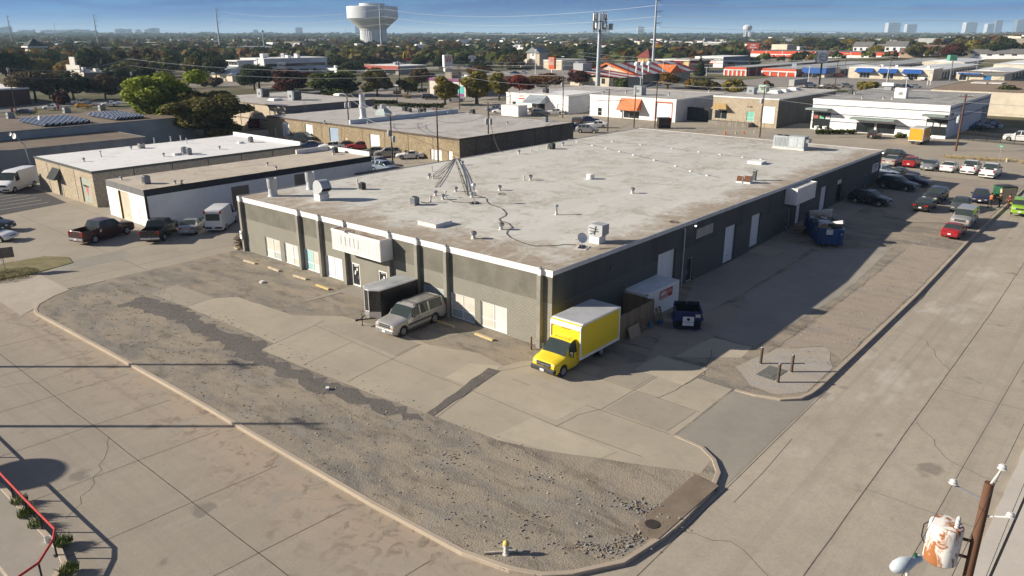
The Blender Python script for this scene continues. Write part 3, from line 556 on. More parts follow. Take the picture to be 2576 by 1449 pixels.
for x,y,h,l in ((321,314,.6,'small white capped pipe at the rear left of the fallen mast'),(332,386,.35,'short white pipe stub beside the left mast cable loop'),(1247,403,.5,'small white pipe left of the orange stained vent'),(1393,106,.5,'thin white pipe left of the dark condenser'),(1478,94,.45,'short white pipe touching the dark condenser pad'),(309,628,.7,'white capped pipe right of the silver condenser'),(460,577,.7,'thin white pipe behind the rusty vent by the condenser'),(1322,118,.25,'low white stub between a vent and a thin pipe at the rear edge')):
 v=thing('vent_pipe',l,'pipe',onroof('R',x,y),0,PIPES); MB().lathe([(.16,0),(.09,.06),(.08,h)],n=10).build('pipe',M_flash,v,40); MB().lathe([(.15,h-.02),(.16,h+.08),(.05,h+.14)],n=10).build('cap',M_flash,v,40)
v=thing('flue_vent','tall slim flue pipe with a mushroom cap in the middle of the roof','vent',onroof('R',1573,752)); v.scale=(.68,)*3; MB().lathe([(.28,0),(.22,.1),(.19,.6)],n=14).build('flashing',M_flash,v,40); MB().lathe([(.17,.55),(.17,1.35)],n=14).build('flue',M_metal,v,40); MB().lathe([(.17,1.3),(.34,1.38),(.36,1.5),(.25,1.62),(.05,1.7)],n=16).build('cap',M_cap,v,40)
v=thing('roof_fan','squat round white covered fan curb in the middle of the roof','fan',onroof('R',1916,392)); v.scale=(.65,)*3; MB().lathe([(.95,0),(.85,.12),(.8,1.0),(.72,1.08),(.0,1.1)],n=18).build('cover',M_wht,v,40); MB().lathe([(1.05,0),(1.05,.08)],n=18).build('curb',M_flash,v)
def condenser(p,label,w,d,h,m,rz_=0,group=None,name='condenser_unit'):
 v=thing(name,label,'air conditioner',p,rz_,group); v.scale=(.74,)*3
 b=MB(); b.box(-w/2,-d/2,.12,w/2,d/2,h);
 n=int(w/.11)
 for i in range(n+1):
  u=-w/2+w*i/n; b.box(u-.012,-d/2-.03,.2,u+.012,-d/2,h-.1); b.box(u-.012,d/2,.2,u+.012,d/2+.03,h-.1)
 n=int(d/.11)
 for i in range(n+1):
  u=-d/2+d*i/n; b.box(-w/2-.03,u-.012,.2,-w/2,u+.012,h-.1); b.box(w/2,u-.012,.2,w/2+.03,u+.012,h-.1)
 b.build('casing',m,v); MB().lathe([(min(w,d)*.42,h),(min(w,d)*.42,h+.06),(min(w,d)*.38,h+.06),(min(w,d)*.38,h+.02)],n=18).build('fan_guard',M_dark,v)
 MB().box(-w/2-.08,-d/2-.08,0,w/2+.08,d/2+.08,.12).build('pad',M_wood,v); return v
M_acg=mat('condenser_grey',(.34,.36,.38),(.26,.275,.29),4,.5,.2); M_acd=mat('condenser_dark',(.10,.105,.105),(.075,.075,.075),4,.55,.2); M_act=mat('condenser_tan',(.52,.50,.45),(.4,.385,.35),3,.6)
p=onroof('R',150,652); condenser(p,'silver condenser unit with round fan on the roof left of centre',1.0,1.0,1.25,M_acg)
tag(MB().path([p+Vector(q) for q in ((.6,-.4,.3),(1.1,-.8,.15),(1.6,-.9,.12),(1.75,-.95,.75))],.05).build('refrigerant_line',M_blk),'black bent refrigerant line rising beside the silver condenser','pipe')
condenser(onroof('A',1383,396),'small dark condenser behind the big curved exhaust hood',.85,.85,1.15,M_acd)
v=thing('vent_pipe','small pipe left of the dark condenser behind the curved hood','pipe',onroof('A',1335,347),0,PIPES); MB().lathe([(.16,0),(.09,.06),(.08,.6)],n=10).build('pipe',M_flash,v,40); MB().lathe([(.14,.58),(.14,.72)],n=10).build('cap',M_flash,v)
condenser(onroof('R',1527,90),'dark condenser unit at the rear edge of the warehouse roof',1.2,1.2,1.35,M_acd)
def duct(p,label,h=3.0):
 v=thing('exhaust_stack',label,'exhaust stack',p,0,'wide galvanised exhaust stacks at the left end of the roof'); v.scale=(.74,)*3
 MB().lathe([(.95,0),(.8,.12),(.76,.2),(.72,.5),(.70,h*.52)],n=22).build('base_pipe',M_galv,v,40)
 MB().lathe([(.72,h*.45),(.80,h*.5),(.82,h),(.78,h),(.76,h-.5),(.05,h-.55)],n=24,cap=False).build('upper_drum',M_galv,v,40); return v
duct(onroof('A',485,463),'wide open galvanised exhaust stack at the left front roof corner'); duct(onroof('A',865,393),'open galvanised exhaust stack standing behind the curved hood')
p=onroof('A',975,500); v=thing('exhaust_hood','big curved galvanised gooseneck exhaust hood on a white curb','exhaust hood',p,R(-4)); v.scale=(.76,)*3
w=.85; MB().box(-w,-w,0,w,w,.95).build('curb',M_wht,v); MB().box(-w-.06,-w-.06,.62,w+.06,w+.06,.74).build('flashing',M_flash,v)
prof=[(-w,.95),(-w,2.0)]+[(-w+1.35-1.35*math.cos(R(a)),2.0+1.25*math.sin(R(a))) for a in range(15,166,15)]+[(1.95,2.05),(1.5,1.55),(w,1.25),(w,.95)]
mb=MB(); k=len(prof)
for x in (-w,w): mb.v+=[(x,-q[0]+.15,q[1]) for q in prof]
mb.f.append(tuple(range(k))); mb.f.append(tuple(range(2*k-1,k-1,-1))); mb.m+=[0,0]
for i in range(k): mb.f.append((i,k+i,k+(i+1)%k,(i+1)%k)); mb.m.append(1 if i==k-4 else 0)
mb.build('hood',[M_galv,M_void],v,30)
v=thing('roof_hatch','low wide white roof hatch on the front left of the roof','hatch',onroof('R',350,848),R(0)); MB().box(-1.15,-1.35,0,1.15,1.35,.32).build('curb',M_wht,v); MB().box(-1.2,-1.4,.32,1.2,1.4,.42).build('lid',M_flash,v)
v=thing('roof_hatch','small white roof hatch near the far right roof edge','hatch',onroof('D',1904,411)); MB().box(-1.0,-1.1,0,1.0,1.1,.35).build('curb',M_wht,v); MB().box(-1.05,-1.15,.35,1.05,1.15,.42).build('lid',M_wht,v)
v=thing('evaporative_cooler','grey boxy louvred cooler with cloth straps near the right front roof edge','cooler',onroof('R',1985,1030),0); v.scale=(.74,)*3
MB().box(-.75,-.75,0,.75,.75,.9).build('curb',M_wht,v); mb=MB()
pr=[(-.78,.9),(-.95,1.15),(-.95,2.2),(-.55,2.5),(1.2,2.5),(1.2,1.2),(.78,.9)]; k=len(pr)
for x in (-.78,.78): mb.v+=[(x,-q[0],q[1]) for q in pr]
mb.f+=[tuple(range(k)),tuple(range(2*k-1,k-1,-1))]+[(i,k+i,k+(i+1)%k,(i+1)%k) for i in range(k)]; mb.m+=[0]*(k+2); b=mb.build('cabinet',M_galv,v)
for i in range(8): MB().box(-.7,-1.23,1.28+i*.15,.7,-1.2,1.36+i*.15).build('louvre',M_metal,b)
mb=MB(); mb.cbox((-.8,-.15,1.75),(.03,.14,1.2),0,0,R(10)); mb.cbox((-.81,.1,1.95),(.03,1.3,.09),0,0,R(4)); mb.cbox((-.81,.0,1.62),(.03,1.3,.09),0,0,R(-4)); mb.cbox((-.81,.25,1.35),(.03,.8,.09),0,0,R(-25)); mb.build('strap',M_dark,v)
v=thing('satellite_dish','white satellite dish on a weighted mat by the right front roof edge','satellite dish',onroof('R',1830,1085),R(20)); v.scale=(.8,)*3
for a,b in ((-.95,-.1),(.05,.9)): MB().box(a,-.75,0,b,.75,.07).build('mat_tile',M_flash,v)
MB().box(-.6,-.35,.07,-.05,.3,.2).build('ballast_block',M_dark,v); MB().box(.1,-.3,.07,.6,.35,.2).build('ballast_block',M_dark,v); MB().tube((0,0,.07),(0,0,.85),.035).tube((0,0,.85),(-.12,.0,1.15),.03).build('mast',M_metal,v)
def dishm(r,dp,n=8,k=20):
 return [(max(.003,r*i/n),dp*(i/n)**2) for i in range(n+1)]
o=MB().lathe(dishm(.62,.16),cap=False,n=22).lathe([(max(.003,.62*i/8),.16*(i/8)**2-.02) for i in range(9)],cap=False,n=22).build('reflector',M_wht,v,40); o.location=(-.12,0,1.2); o.rotation_euler=(R(8),R(-62),R(35))
MB().tube((-.12,0,.95),(-.85,.5,1.15),.025).box(-.95,.42,1.08,-.78,.6,1.22).build('feed_arm',M_cream,v)
v=thing('antenna_mast','silver ball antenna on a thin mast with a wire grid dish and concrete ballast','antenna',onroof('R',745,640),R(10)); v.scale=(.78,)*3
for x,y in ((-.55,.1),(-.2,-.35),(.35,-.4),(.6,0),(.2,.4),(-.3,.45)): MB().box(x-.24,y-.14,0,x+.24,y+.14,.22).build('ballast_block',mat('ballast',(.09,.088,.085),(.15,.145,.14),5),v)
mb=MB().tube((0,0,.1),(0,0,2.55),.03);
for a in (20,140,260): mb.tube((math.cos(R(a))*.5,math.sin(R(a))*.5,.2),(0,0,.8),.02)
mb.build('mast',M_metal,v); MB().ball((0,0,2.8),.34,12).build('ball_antenna',mat('mirror_silver',(.62,.64,.66),(.55,.56,.58),3,.22,.6),v,60)
mb=MB()
for i in range(-4,5):
 x=i*.1; h=.5*math.sqrt(max(.05,1-(i/5)**2)); mb.path([(.35+.18*((z/.5)**2),x,1.5+z) for z in (-h,-h/2,0,h/2,h)],.012,4)
mb.tube((0,0,1.5),(.36,0,1.5),.02); mb.build('grid_dish',M_metal,v)
P0=onroof('R',680,563); P1=onroof('R',548,188); v=thing('fallen_mast','collapsed rusty lattice antenna mast lying bent across the rear of the roof','antenna mast',P0)
def bow(s,h): q=P0.lerp(P1,s)-P0; return Vector((q.x,q.y,.12+h*math.sin(PI*s)))
d=(P1-P0); d.z=0; d.normalize(); sd_=Vector((-d.y,d.x,0)); M_mast=mat('mast_steel',(.15,.13,.11),(.085,.06,.045),4,.7,.3)
mb=MB(); N=26
rl=[[bow(i/N,.14)+sd_*a*(1-.8*i/N)+Vector((0,0,b*(1-.7*i/N))) for i in range(N+1)] for a,b in ((.22,0),(-.22,0),(0,.3))]
for r_ in rl: mb.path(r_,.035,5)
for i in range(0,N):
 for a in range(3): mb.tube(rl[a][i],rl[(a+1)%3][i+1],.018,n=4)
mb.build('lattice',M_mast,v)
for k,(x,y,h,w_) in enumerate(((340,372,.08,.4),(370,476,.1,.25))):
 Q=onroof('R',x,y)-P0; T=P1-P0; mb=MB(); q=Vector((-(T-Q).y,(T-Q).x,0)).normalized()*w_
 for s_ in (-1,1): mb.path([Q.lerp(T,i/12)+q*s_*(1-i/12)**.6+Vector((0,0,.06+h*math.sin(PI*min(1,i/12))*.7)) for i in range(13)],.03,5)
 mb.tube(Q+q+Vector((0,0,.06)),Q-q+Vector((0,0,.06)),.03,n=5); mb.build('stay_rail',M_mast,v)
for i in range(4):
 s=.2+.18*i; c=bow(s,.14); mb=MB(); mb.path([c+Vector((.2*math.cos(a),.2*math.sin(a),.2+.1*math.sin(2*a))) for a in [j*PI/5 for j in range(9)]],.02,4); mb.build('loose_cable',M_blk,v)
def run(name,pts,r,m,label,cat,dz=.05,n=5): return tag(MB().path([Vector(q)+Vector((0,0,dz)) for q in pts],r,n).build(name,m),label,cat)
run('roof_cable',[onroof('R',*q) for q in ((700,560),(785,562),(870,592),(872,620),(900,648),(1025,692),(1068,738),(1060,765),(995,797),(1010,820),(1085,837),(1132,885),(1080,915),(1070,945),(1110,985),(1240,1040),(1360,1072),(1560,1068),(1640,1056),(1770,1060))],.03,M_blk,'long black cable wandering over the roof to the satellite dish','cable')
run('roof_cable',[onroof('R',*q) for q in ((470,590),(530,622),(620,632),(700,632))],.025,M_blk,'short dark cable between the rusty vent and the antenna ballast','cable')
run('cable_coil',[onroof('R',1022+32*math.cos(a),548+8*math.sin(a)) for a in [i*PI/6 for i in range(14)]],.03,M_blk,'loose coil of cable on the roof below a brown topped vent','cable')
for k,(L_,lab) in enumerate(((((1690,2),(1870,42),(2140,105),(2420,172),(2700,240),(3000,345),(3180,375)),'conduit run from the rear roof edge towards the two rusty hoods'),(((2000,2),(2270,33),(2576,66),(2900,110),(3560,190),(3705,205)),'conduit run along the rear of the roof towards the big rooftop unit'))):
 P_=[onroof('R',*q) for q in L_]; v=thing('conduit',lab,'conduit',P_[0],0,'conduit runs on blocks across the rear of the roof'); mb=MB(); q=[a-P_[0]+Vector((0,0,.2)) for a in P_]
 MB().path(q,.045,6).build('pipe',M_metal,v)
 for a,b in zip(q,q[1:]):
  n=max(1,int((b-a).length/4))
  for i in range(n): c=a.lerp(b,(i+.5)/n); MB().box(c.x-.12,c.y-.2,c.z-.2,c.x+.12,c.y+.2,c.z-.045).build('block',M_flash,v)
p=onroof('G',300,250); v=thing('rooftop_unit','large pale grey packaged rooftop unit at the far right of the warehouse roof','air conditioner',(p.x,p.y,p.z))
MB().box(-.6,-1.2,0,1.6,4.4,.3).build('curb',M_flash,v); MB().box(-.5,-1.1,.3,1.5,1.6,2.3).box(-.5,1.66,.3,1.5,4.3,2.2).build('cabinet',mat('unit_grey',(.40,.44,.45),(.34,.37,.38),1.2,.5),v)
for i in range(9): MB().box(-.54,1.85+i*.26,.5,-.5,1.97+i*.26,2.0).build('coil_fin',M_metal,v)
for u in (2.4,3.6): MB().lathe([(.5,2.2),(.5,2.3),(.44,2.3),(.42,2.22)],(.5,u,0),18).build('fan_ring',M_dark,v)
MB().box(-.53,-.9,.5,-.5,-.05,2.0).box(-.53,.1,.5,-.5,1.4,2.0).build('access_panel',mat('unit_grey2',(.45,.49,.50)),v); MB().prism([(-.3,-1.1),(1.3,-1.1),(1.2,-1.75),(-.2,-1.75)],1.3,1.9).build('intake_hood',M_metal,v)
for i,(x,y,l) in enumerate(((1078,68,'smaller of two white hoods with rusty mouths near the right roof edge'),(1152,76,'larger of two white hoods with rusty mouths near the right roof edge'))):
 v=thing('roof_hood',l,'vent hood',onroof('F',x,y),0,'white roof hoods with rusty mouths'); v.scale=(.66,)*3; s=.62+.08*i; MB().box(-s,-s,0,s,s,.3).build('curb',M_wht,v)
 mb=MB(); pr=[(-s,.3),(-s*.45,1.35+.2*i),(s*.7,1.45+.2*i),(s,.3)]
 for y_ in (-s*.9,s*.9): mb.v+=[(q[0],y_,q[1]) for q in pr]
 mb.f+=[(0,1,2,3),(7,6,5,4),(0,4,5,1),(1,5,6,2),(2,6,7,3)]; mb.m+=[1,1,0,1,1]; mb.build('hood',[M_rust,M_flash],v)
v=thing('roof_stack','dark square stack behind the two rusty hoods','stack',onroof('F',1210,50)); v.scale=(.7,)*3; MB().box(-.3,-.3,0,.3,.3,1.9).build('shaft',M_acd,v); MB().box(-.42,-.42,1.9,.42,.42,2.05).build('cap',M_metal,v)
tag(MB().lathe([(.55,0),(.5,.05),(.2,.02)],n=18).build('roof_drain',M_rcap,loc=onroof('F',455,441)),'round rusty roof drain close to the right roof edge','drain')
# front of the building
STOPS='concrete wheel stops in front of the warehouse windows'
for i,(t,x,y,l) in enumerate((('A',250,1132,'broken worn wheel stop farthest left under the first window'),('A',495,1204,'plain tan wheel stop second from the left end'),('A',755,1287,'plain wheel stop third from the left end'),('A',985,1385,'yellow painted wheel stop left of the black trailer'),('B',1232,857,'dim yellow wheel stop in the shade of the silver wagon'),('B',1680,1002,'yellow wheel stop in front of the last window by the corner'))):
 v=MB().prism([(-.12,-.95),(.12,-.95),(.12,.95),(-.12,.95)],0,.02); b=MB()
 pr=[(-.13,0),(-.1,.14),(.1,.14),(.13,0)]
 for y_ in (-.95,.95): b.v+=[(q[0],y_,q[1]) for q in pr]
 b.f+=[(0,1,2,3),(7,6,5,4),(0,4,5,1),(1,5,6,2),(2,6,7,3)]; b.m+=[0]*5
 o=b.build('wheel_stop',mat('stop_yellow',(.50,.36,.10),(.46,.40,.30),2,.9) if i>2 else mat('stop_tan',(.50,.41,.29),(.36,.30,.22),2,.9),loc=at(t,x,y,.01),rz=R((3,-2,2,-1,0,-3)[i])); tag(o,l,'wheel stop',STOPS); o.scale=(1.2,)*3
POSTS='dark steel bollards'
for t,x,y,h,l in (('C',566,1256,1.25,'rusty thin bollard beside the front corner of the warehouse'),('E',1885,460,1.45,'left of three dark bollards round the utility lid by the kerb'),('E',2108,520,1.5,'right of three dark bollards round the utility lid'),('E',2010,596,1.6,'bollard nearest the rounded kerb, in front of the utility lid')):
 r=.07 if t=='C' else .12; v=thing('bollard',l,'bollard',at(t,x,y),0,POSTS); MB().lathe([(r,0),(r,h-.04),(r*.9,h)],n=14).build('post',M_rust if t=='C' else mat('bollard_paint',(.07,.06,.055),(.12,.075,.05),3,.7),v,40); MB().lathe([(r*.92,h-.005),(r*.85,h+.015)],n=14).build('cap',M_metal,v); MB().lathe([(r*1.7,0),(r*1.4,.03)],n=12).build('footing',M_slab4,v)
tag(MB().prism([(-1.25,-.75),(1.25,-.75),(1.2,.75),(-1.2,.75)],0,.03).prism([(-.8,-.45),(.6,-.45),(.6,.45),(-.8,.45)],.03,.05).build('utility_cover',mat('utility_lid',(.15,.155,.14),(.11,.11,.10),3),loc=at('E',1965,527,.01),rz=R(-4)),'grey green steel utility lid set in the pale asphalt between bollards','utility cover')
def hydrant(p,label,s=1,bar=True):
 v=thing('fire_hydrant',label,'hydrant',p,R(30),'silver and yellow fire hydrants'); m=mat('hydrant_silver',(.62,.62,.60),(.42,.38,.33),8,.55); y=mat('hydrant_yellow',(.62,.47,.13),(.5,.36,.12),6,.6)
 MB().lathe([(.19*s,0),(.19*s,.05*s),(.13*s,.08*s),(.125*s,.55*s),(.17*s,.57*s),(.17*s,.62*s)],n=14).build('barrel',m,v,40)
 MB().lathe([(.18*s,.62*s),(.17*s,.72*s),(.11*s,.80*s),(.04*s,.84*s),(.035*s,.9*s)],n=14).build('bonnet',y,v,40)
 mb=MB()
 for a,r in ((0,.075),(90,.055),(-90,.055)): mb=MB(); d=Vector((math.cos(R(a)),math.sin(R(a)),0)); mb.tube(d*.1*s+Vector((0,0,.42*s)),d*.27*s+Vector((0,0,.42*s)),r*s,n=10); mb.tube(d*.27*s+Vector((0,0,.42*s)),d*.31*s+Vector((0,0,.42*s)),r*1.25*s,n=8); mb.build('nozzle',m,v)
 return v
p=at('BM',948,885); hydrant(p,'silver fire hydrant with yellow bonnet on the dusty kerb corner')
tag(MB().cbox((0,0,.09),(1.75,.12,.1)).build('timber_bar',mat('pale_timber',(.47,.44,.36),(.3,.28,.22),4),loc=p+Vector((-.1,.25,0)),rz=R(-44)),'pale square bar lying on the ground behind the fire hydrant','bar')
hydrant(at('G',2400,372),'distant silver fire hydrant with yellow bonnet in dry grass by the street sign',.95)
# black enclosed trailer
a=at('B',470,800); b=at('B',310,790)
v=thing('cargo_trailer','black enclosed cargo trailer with a pale V nosed roof parked at the warehouse front','trailer',(-3.45,17.0,.0),R(180)); v.scale=(.98,1.14,1.22)
M_tb=paint('trailer_black',(.012,.012,.013),.32); M_trm=mat('trailer_trim',(.70,.71,.72),(.55,.56,.57),3,.35,.5); M_troof=mat('trailer_roof',(.50,.51,.51),(.30,.31,.32),.8,.45,.3)
LT=[(-2.7,-1.05),(2.1,-1.05),(2.75,-.25),(2.75,.25),(2.1,1.05),(-2.7,1.05)]
MB().prism(LT,.45,2.65).build('box',M_tb,v); MB().prism([(x*1.01,y*1.02) for x,y in LT],2.65,2.70).build('roof_trim',M_trm,v); MB().prism([(x*.985,y*.96) for x,y in LT],2.70,2.715).build('roof',M_troof,v)
MB().prism([(2.12,-1.08),(2.79,-.26),(2.79,.26),(2.12,1.08),(2.1,1.05),(2.75,.25),(2.75,-.25),(2.1,-1.05)],.45,.98).build('stone_guard',mat('tread_plate',(.62,.60,.62),(.5,.48,.5),9,.3,.8),v)
for y in (-.26,.26): MB().box(2.755,y-.03,.98,2.79,y+.03,2.65).build('nose_trim',M_trm,v)
MB().box(-2.74,-1.07,.35,2.1,1.07,.47).build('chassis',M_dark,v)
for s in (-1,1):
 for x in (-.75,.1):
  o=MB().lathe([(.2,-.1),(.33,-.1),(.35,-.05),(.35,.05),(.33,.1),(.2,.1)],n=20).build('wheel',M_blk,v); o.location=(x,s*1.0,.35); o.rotation_euler=(PI/2,0,0); r=MB().lathe([(.2,.08),(.21,.11),(.05,.09)],n=12).build('rim',M_trm,o)
 MB().box(-1.25,s*1.02-.12,.72,.6,s*1.02+.12,.78).build('fender',M_dark,v)
MB().tube((2.1,.8,.45),(3.7,0,.48),.05,n=6).tube((2.1,-.8,.45),(3.7,0,.48),.05,n=6).tube((3.6,0,.48),(4.0,0,.5),.06,n=6).build('drawbar',M_dark,v); MB().tube((3.55,.12,.0),(3.55,.12,1.0),.035,n=8).box(3.45,.02,0,3.65,.22,.03).build('jack',M_dark,v); MB().box(3.95,-.07,.45,4.2,.07,.6).build('coupler',M_dark,v)
# shipping container, fence pen, bins and pallets on the shaded side
M_con=mat('container_cream',(.80,.79,.74),(.68,.66,.61),.8,.6,amt=.6,streak=True); M_conr=mat('container_roof',(.66,.71,.73),(.54,.59,.61),.8,.5)
c0=at('D',1625,807); CX,CY=c0.x,c0.y
v=thing('shipping_container','cream corrugated storage container with red signs beside the shaded wall','container',(CX,CY,0),R(-.5)); LC,WC,HC=6.06,3.0,2.6
def corr(n,a,b,dp):
 out=[]; st_=(b-a)/n
 for i in range(n):
  u=a+st_*i; out+=[(u,0),(u+st_*.3,0),(u+st_*.5,dp),(u+st_*.8,dp)]
 return out+[(b,0)]
def corrwall(face,off,a,b,z0,z1,dp,n,name,m,par):
 mb=MB(); q=corr(n,a,b,dp); k=len(q)
 for z in (z0,z1): mb.v+=[((u,off+d,z) if face=='y' else (off+d,u,z)) for u,d in q]
 for i in range(k-1): mb.f.append((i,i+1,k+i+1,k+i)); mb.m.append(0)
 return mb.build(name,m,par)
corrwall('y',.03,.12,LC-.12,.15,HC-.12,.04,22,'side_panel',M_con,v); corrwall('x',.03,.1,WC-.1,.15,HC-.12,.04,9,'end_panel',M_con,v)
MB().box(.05,WC-.05,.15,LC-.05,WC,HC-.1).box(LC-.06,.05,.15,LC,WC-.05,HC-.1).build('rear_panel',M_con,v)
mb=MB(); q=corr(22,.12,LC-.12,-.03); k=len(q)
for y in (.06,WC-.06): mb.v+=[(u,y,HC-.03+d) for u,d in q]
for i in range(k-1): mb.f.append((i,i+1,k+i+1,k+i)); mb.m.append(0)
mb.build('roof',M_conr,v)
mb=MB()
for x0,x1,y0,y1,z0,z1 in ((0,LC,0,.08,HC-.12,HC),(0,LC,WC-.08,WC,HC-.12,HC),(0,.1,.08,WC-.08,HC-.12,HC-.002),(LC-.1,LC,.08,WC-.08,HC-.12,HC-.002),(0,LC,0,.06,0,.16),(0,.06,.06,WC,0,.16),(0,.12,0,.1,.16,HC-.12),(LC-.12,LC,0,.1,.16,HC-.12),(0,.1,WC-.1,WC,.16,HC-.12),(LC-.1,LC,WC-.1,WC,.16,HC-.12)): mb.box(x0,y0,z0,x1,y1,z1)
mb.build('frame',M_con,v)
for x in (0,LC):
 for y in (0,WC): MB().box(x-.09,y-.09,HC-.1,x+.09,y+.09,HC+.02).build('corner_casting',mat('casting',(.44,.42,.38),(.25,.16,.10),6),v)
M_sred=mat('sign_red',(.50,.07,.035),(.38,.06,.04),1.5,.5)
s=MB().box(2.35,-.012,1.42,4.75,.028,2.28).build('red_sign',M_sred,v); word('MESA',.52,M_wlet,s,(3.05,-.02,1.95),FY,bold=.03,sx=.95); word('MOBILE STORAGE',.2,M_wlet,s,(3.15,-.02,1.57),FY,bold=.02,sx=.85); word('1-800-301-9260',.15,M_wlet,s,(4.15,-.02,1.88),FY,sx=.85); word('mesamobile.com',.12,M_wlet,s,(4.15,-.02,2.08),FY,sx=.9)
s=MB().box(-.012,.62,1.78,.028,1.72,2.28).build('red_sign',M_sred,v); word('MESA',.28,M_wlet,s,(-.02,1.17,2.1),FX,bold=.03); word('MOBILE STORAGE',.1,M_wlet,s,(-.02,1.17,1.88),FX)
for i in range(6): word('MSU 204'[i],.13,M_ink,v,(-.02,.28,1.9-i*.14),FX); word('MSU 817'[i],.12,M_ink,v,(5.25,-.0,2.15-i*.14),FY)
for i in range(5): MB().box(LC+.0,.3+i*.45,.3,LC+.05,.34+i*.45,2.4).build('lock_bar',M_metal,v)
v=thing('timber_fence','weathered picket fence pen between the yellow truck and the container','fence',(0,0,0)); f0=at('C',1400,1205); f1=at('C',1703,1030); rr=random.Random(5)
fy=(f0.y+f1.y)/2; x0,x1=f0.x,CX-.12
def pickets(u0,u1,face,off,h,name):
 mb=MB(); u=u0
 while u<u1: hh=h+rr.uniform(-.05,.05); (mb.box(u,off-.02,.05,u+.14,off,hh) if face=='y' else mb.box(off-.02,u,.05,off,u+.14,hh)); u+=.15
 o=mb.build(name,M_wood,v);
 for z in (.4,1.95): (MB().box(u0,off,z,u1,off+.05,z+.09) if face=='y' else MB().box(off,u0,z,off+.05,u1,z+.09)).build('rail',M_wood,o)
pickets(x0,x1,'y',fy,2.4,'panel'); pickets(fy+.1,-.15,'x',x1,2.35,'panel');
for x,y in ((x0,fy+.1),(x1-.08,fy+.1),((x0+x1)/2,fy+.1)): MB().box(x-.05,y-.05,0,x+.05,y+.05,2.45).build('post',M_wood,v)
MB().box(x1-.05,-.3,0,x1+.06,-.18,3.2).build('post',M_wood,v)
def pallet(p,label,tilt,rz_,name='pallet',group='wooden pallets leaning on the fence and container'):
 v=thing(name,label,'pallet',p,rz_,group); v.scale=(US,)*3
 M=Matrix.Rotation(tilt,4,'X')
 def b(n,x0,y0,z0,x1,y1,z1): o=MB().box(x0,y0,z0,x1,y1,z1).build(n,M_wood,v); o.matrix_local=M
 for i in range(6): b('deck_board',-.5,-.06,.02+i*.2,.5,-.04,.13+i*.2)
 for x in (-.5,-.04,.42): b('bearer',x,-.04,0,x+.08,.05,1.15)
 return v
pallet(at('C',1690,1075),'weathered pallet leaning on the outside of the picket fence',R(-18),R(0)); pallet(at('C',1855,980),'wooden pallet leaning on the container side behind blue tubs',R(-18),R(-3))
b=at('C',1600,1125); o=MB().cbox((0,0,.54),(1.8,.05,1.1),0,0,R(-20)).build('plywood_board',mat('plywood',(.37,.28,.19),(.28,.21,.15),2),loc=b); tag(o,'brown plywood board leaning against the picket fence','board')
o=MB().lathe([(.18,0),(.24,.55),(.26,.56),(.22,.5),(.17,.05)],n=14,cap=False).build('blue_bucket',mat('faded_blue',(.12,.22,.32),(.09,.16,.24),4),loc=at('C',1768,1035)); tag(o,'grey blue tall bucket at the corner of the container','bucket')
o=MB().ball((0,0,.24),.24,10,0,.95).build('blue_ball',mat('bright_blue',(.02,.09,.30),None,4,.4),loc=at('C',1862,1000),smooth=60); tag(o,'round blue tub lid leaning by the container pallet','tub')
for i,(x,y) in enumerate(((2010,855),(1985,895),(2060,838))):
 o=MB().cbox((0,0,.08+.06*i),(1.4,.22,.06),R(25+35*i)).build('scrap_plank',M_wood,loc=at('C',x,y+25)); tag(o,('brown scrap plank behind the blue bin nearest the container','short scrap plank lowest of the loose boards by the blue bin','scrap plank on top of the loose boards behind the blue bin')[i],'plank','scrap planks behind the blue bin')
def bin_(p,rz_,label,m,w=1.9,d=1.65,h=1.55,lids='open'):
 v=thing('dumpster',label,'dumpster',p,rz_); mb=MB(); t=.06
 def ring(z,fr): return [(-w/2,-d/2+fr,z),(w/2,-d/2+fr,z),(w/2,d/2,z),(-w/2,d/2,z)]
 A=ring(.1,.28); B=ring(h*.62,0); Cc=ring(h,0)
 mb.v+=A+B+Cc;
 for k in (0,4): mb.f+=[(k+i,k+(i+1)%4,k+4+(i+1)%4,k+4+i) for i in range(4)]
 mb.f.append((3,2,1,0)); mb.m+=[0]*9
 iw=[(x*.94,y*.93,z) for x,y,z in Cc]; bt=[(x*.92,y*.9,.25) for x,y,z in Cc]; b0=len(mb.v); mb.v+=iw+bt
 mb.f+=[(8+i,8+(i+1)%4,b0+(i+1)%4,b0+i) for i in range(4)]+[(b0+i,b0+(i+1)%4,b0+4+(i+1)%4,b0+4+i) for i in range(4)]+[(b0+4,b0+5,b0+6,b0+7)]; mb.m+=[0]*4+[1]*5
 mb.build('body',[m,M_void],v); MB().box(-w/2-.03,-d/2-.04,h-.1,w/2+.03,-d/2,h).box(-w/2-.04,-d/2,h-.1,-w/2,d/2,h).box(w/2,-d/2,h-.1,w/2+.04,d/2,h).build('rim_band',m,v)
 for s in (-1,1): MB().box(s*(w/2+.09)-.09,-.5,.75,s*(w/2+.09)+.09,.5,.95).build('fork_pocket',m,v)
 for s in (-1,1):
  o=MB().cbox((0,0,0),(w/2-.03,d*.95,.05)).build('lid',mat('lid_plastic',(.025,.025,.027),(.04,.04,.04),3,.5),v); o.location=(s*w/4,d/2+.02,h+.05) if lids=='open' else (s*w/4,0,h+.06)
  if lids=='open': o.location=(s*w/4,d/2+.14,h-.55); o.rotation_euler=(R(100),0,0)
 return v
M_bb=mat('bin_blue',(.018,.035,.14),(.012,.022,.075),1.5,.55); M_bg=mat('bin_green',(.018,.10,.05),(.012,.06,.03),1.5,.55)
v=bin_(Vector((12.25,-6.35,.02)),R(-56),'navy blue front load bin with a white sticker near the container',M_bb); v.scale=(1.24,)*3
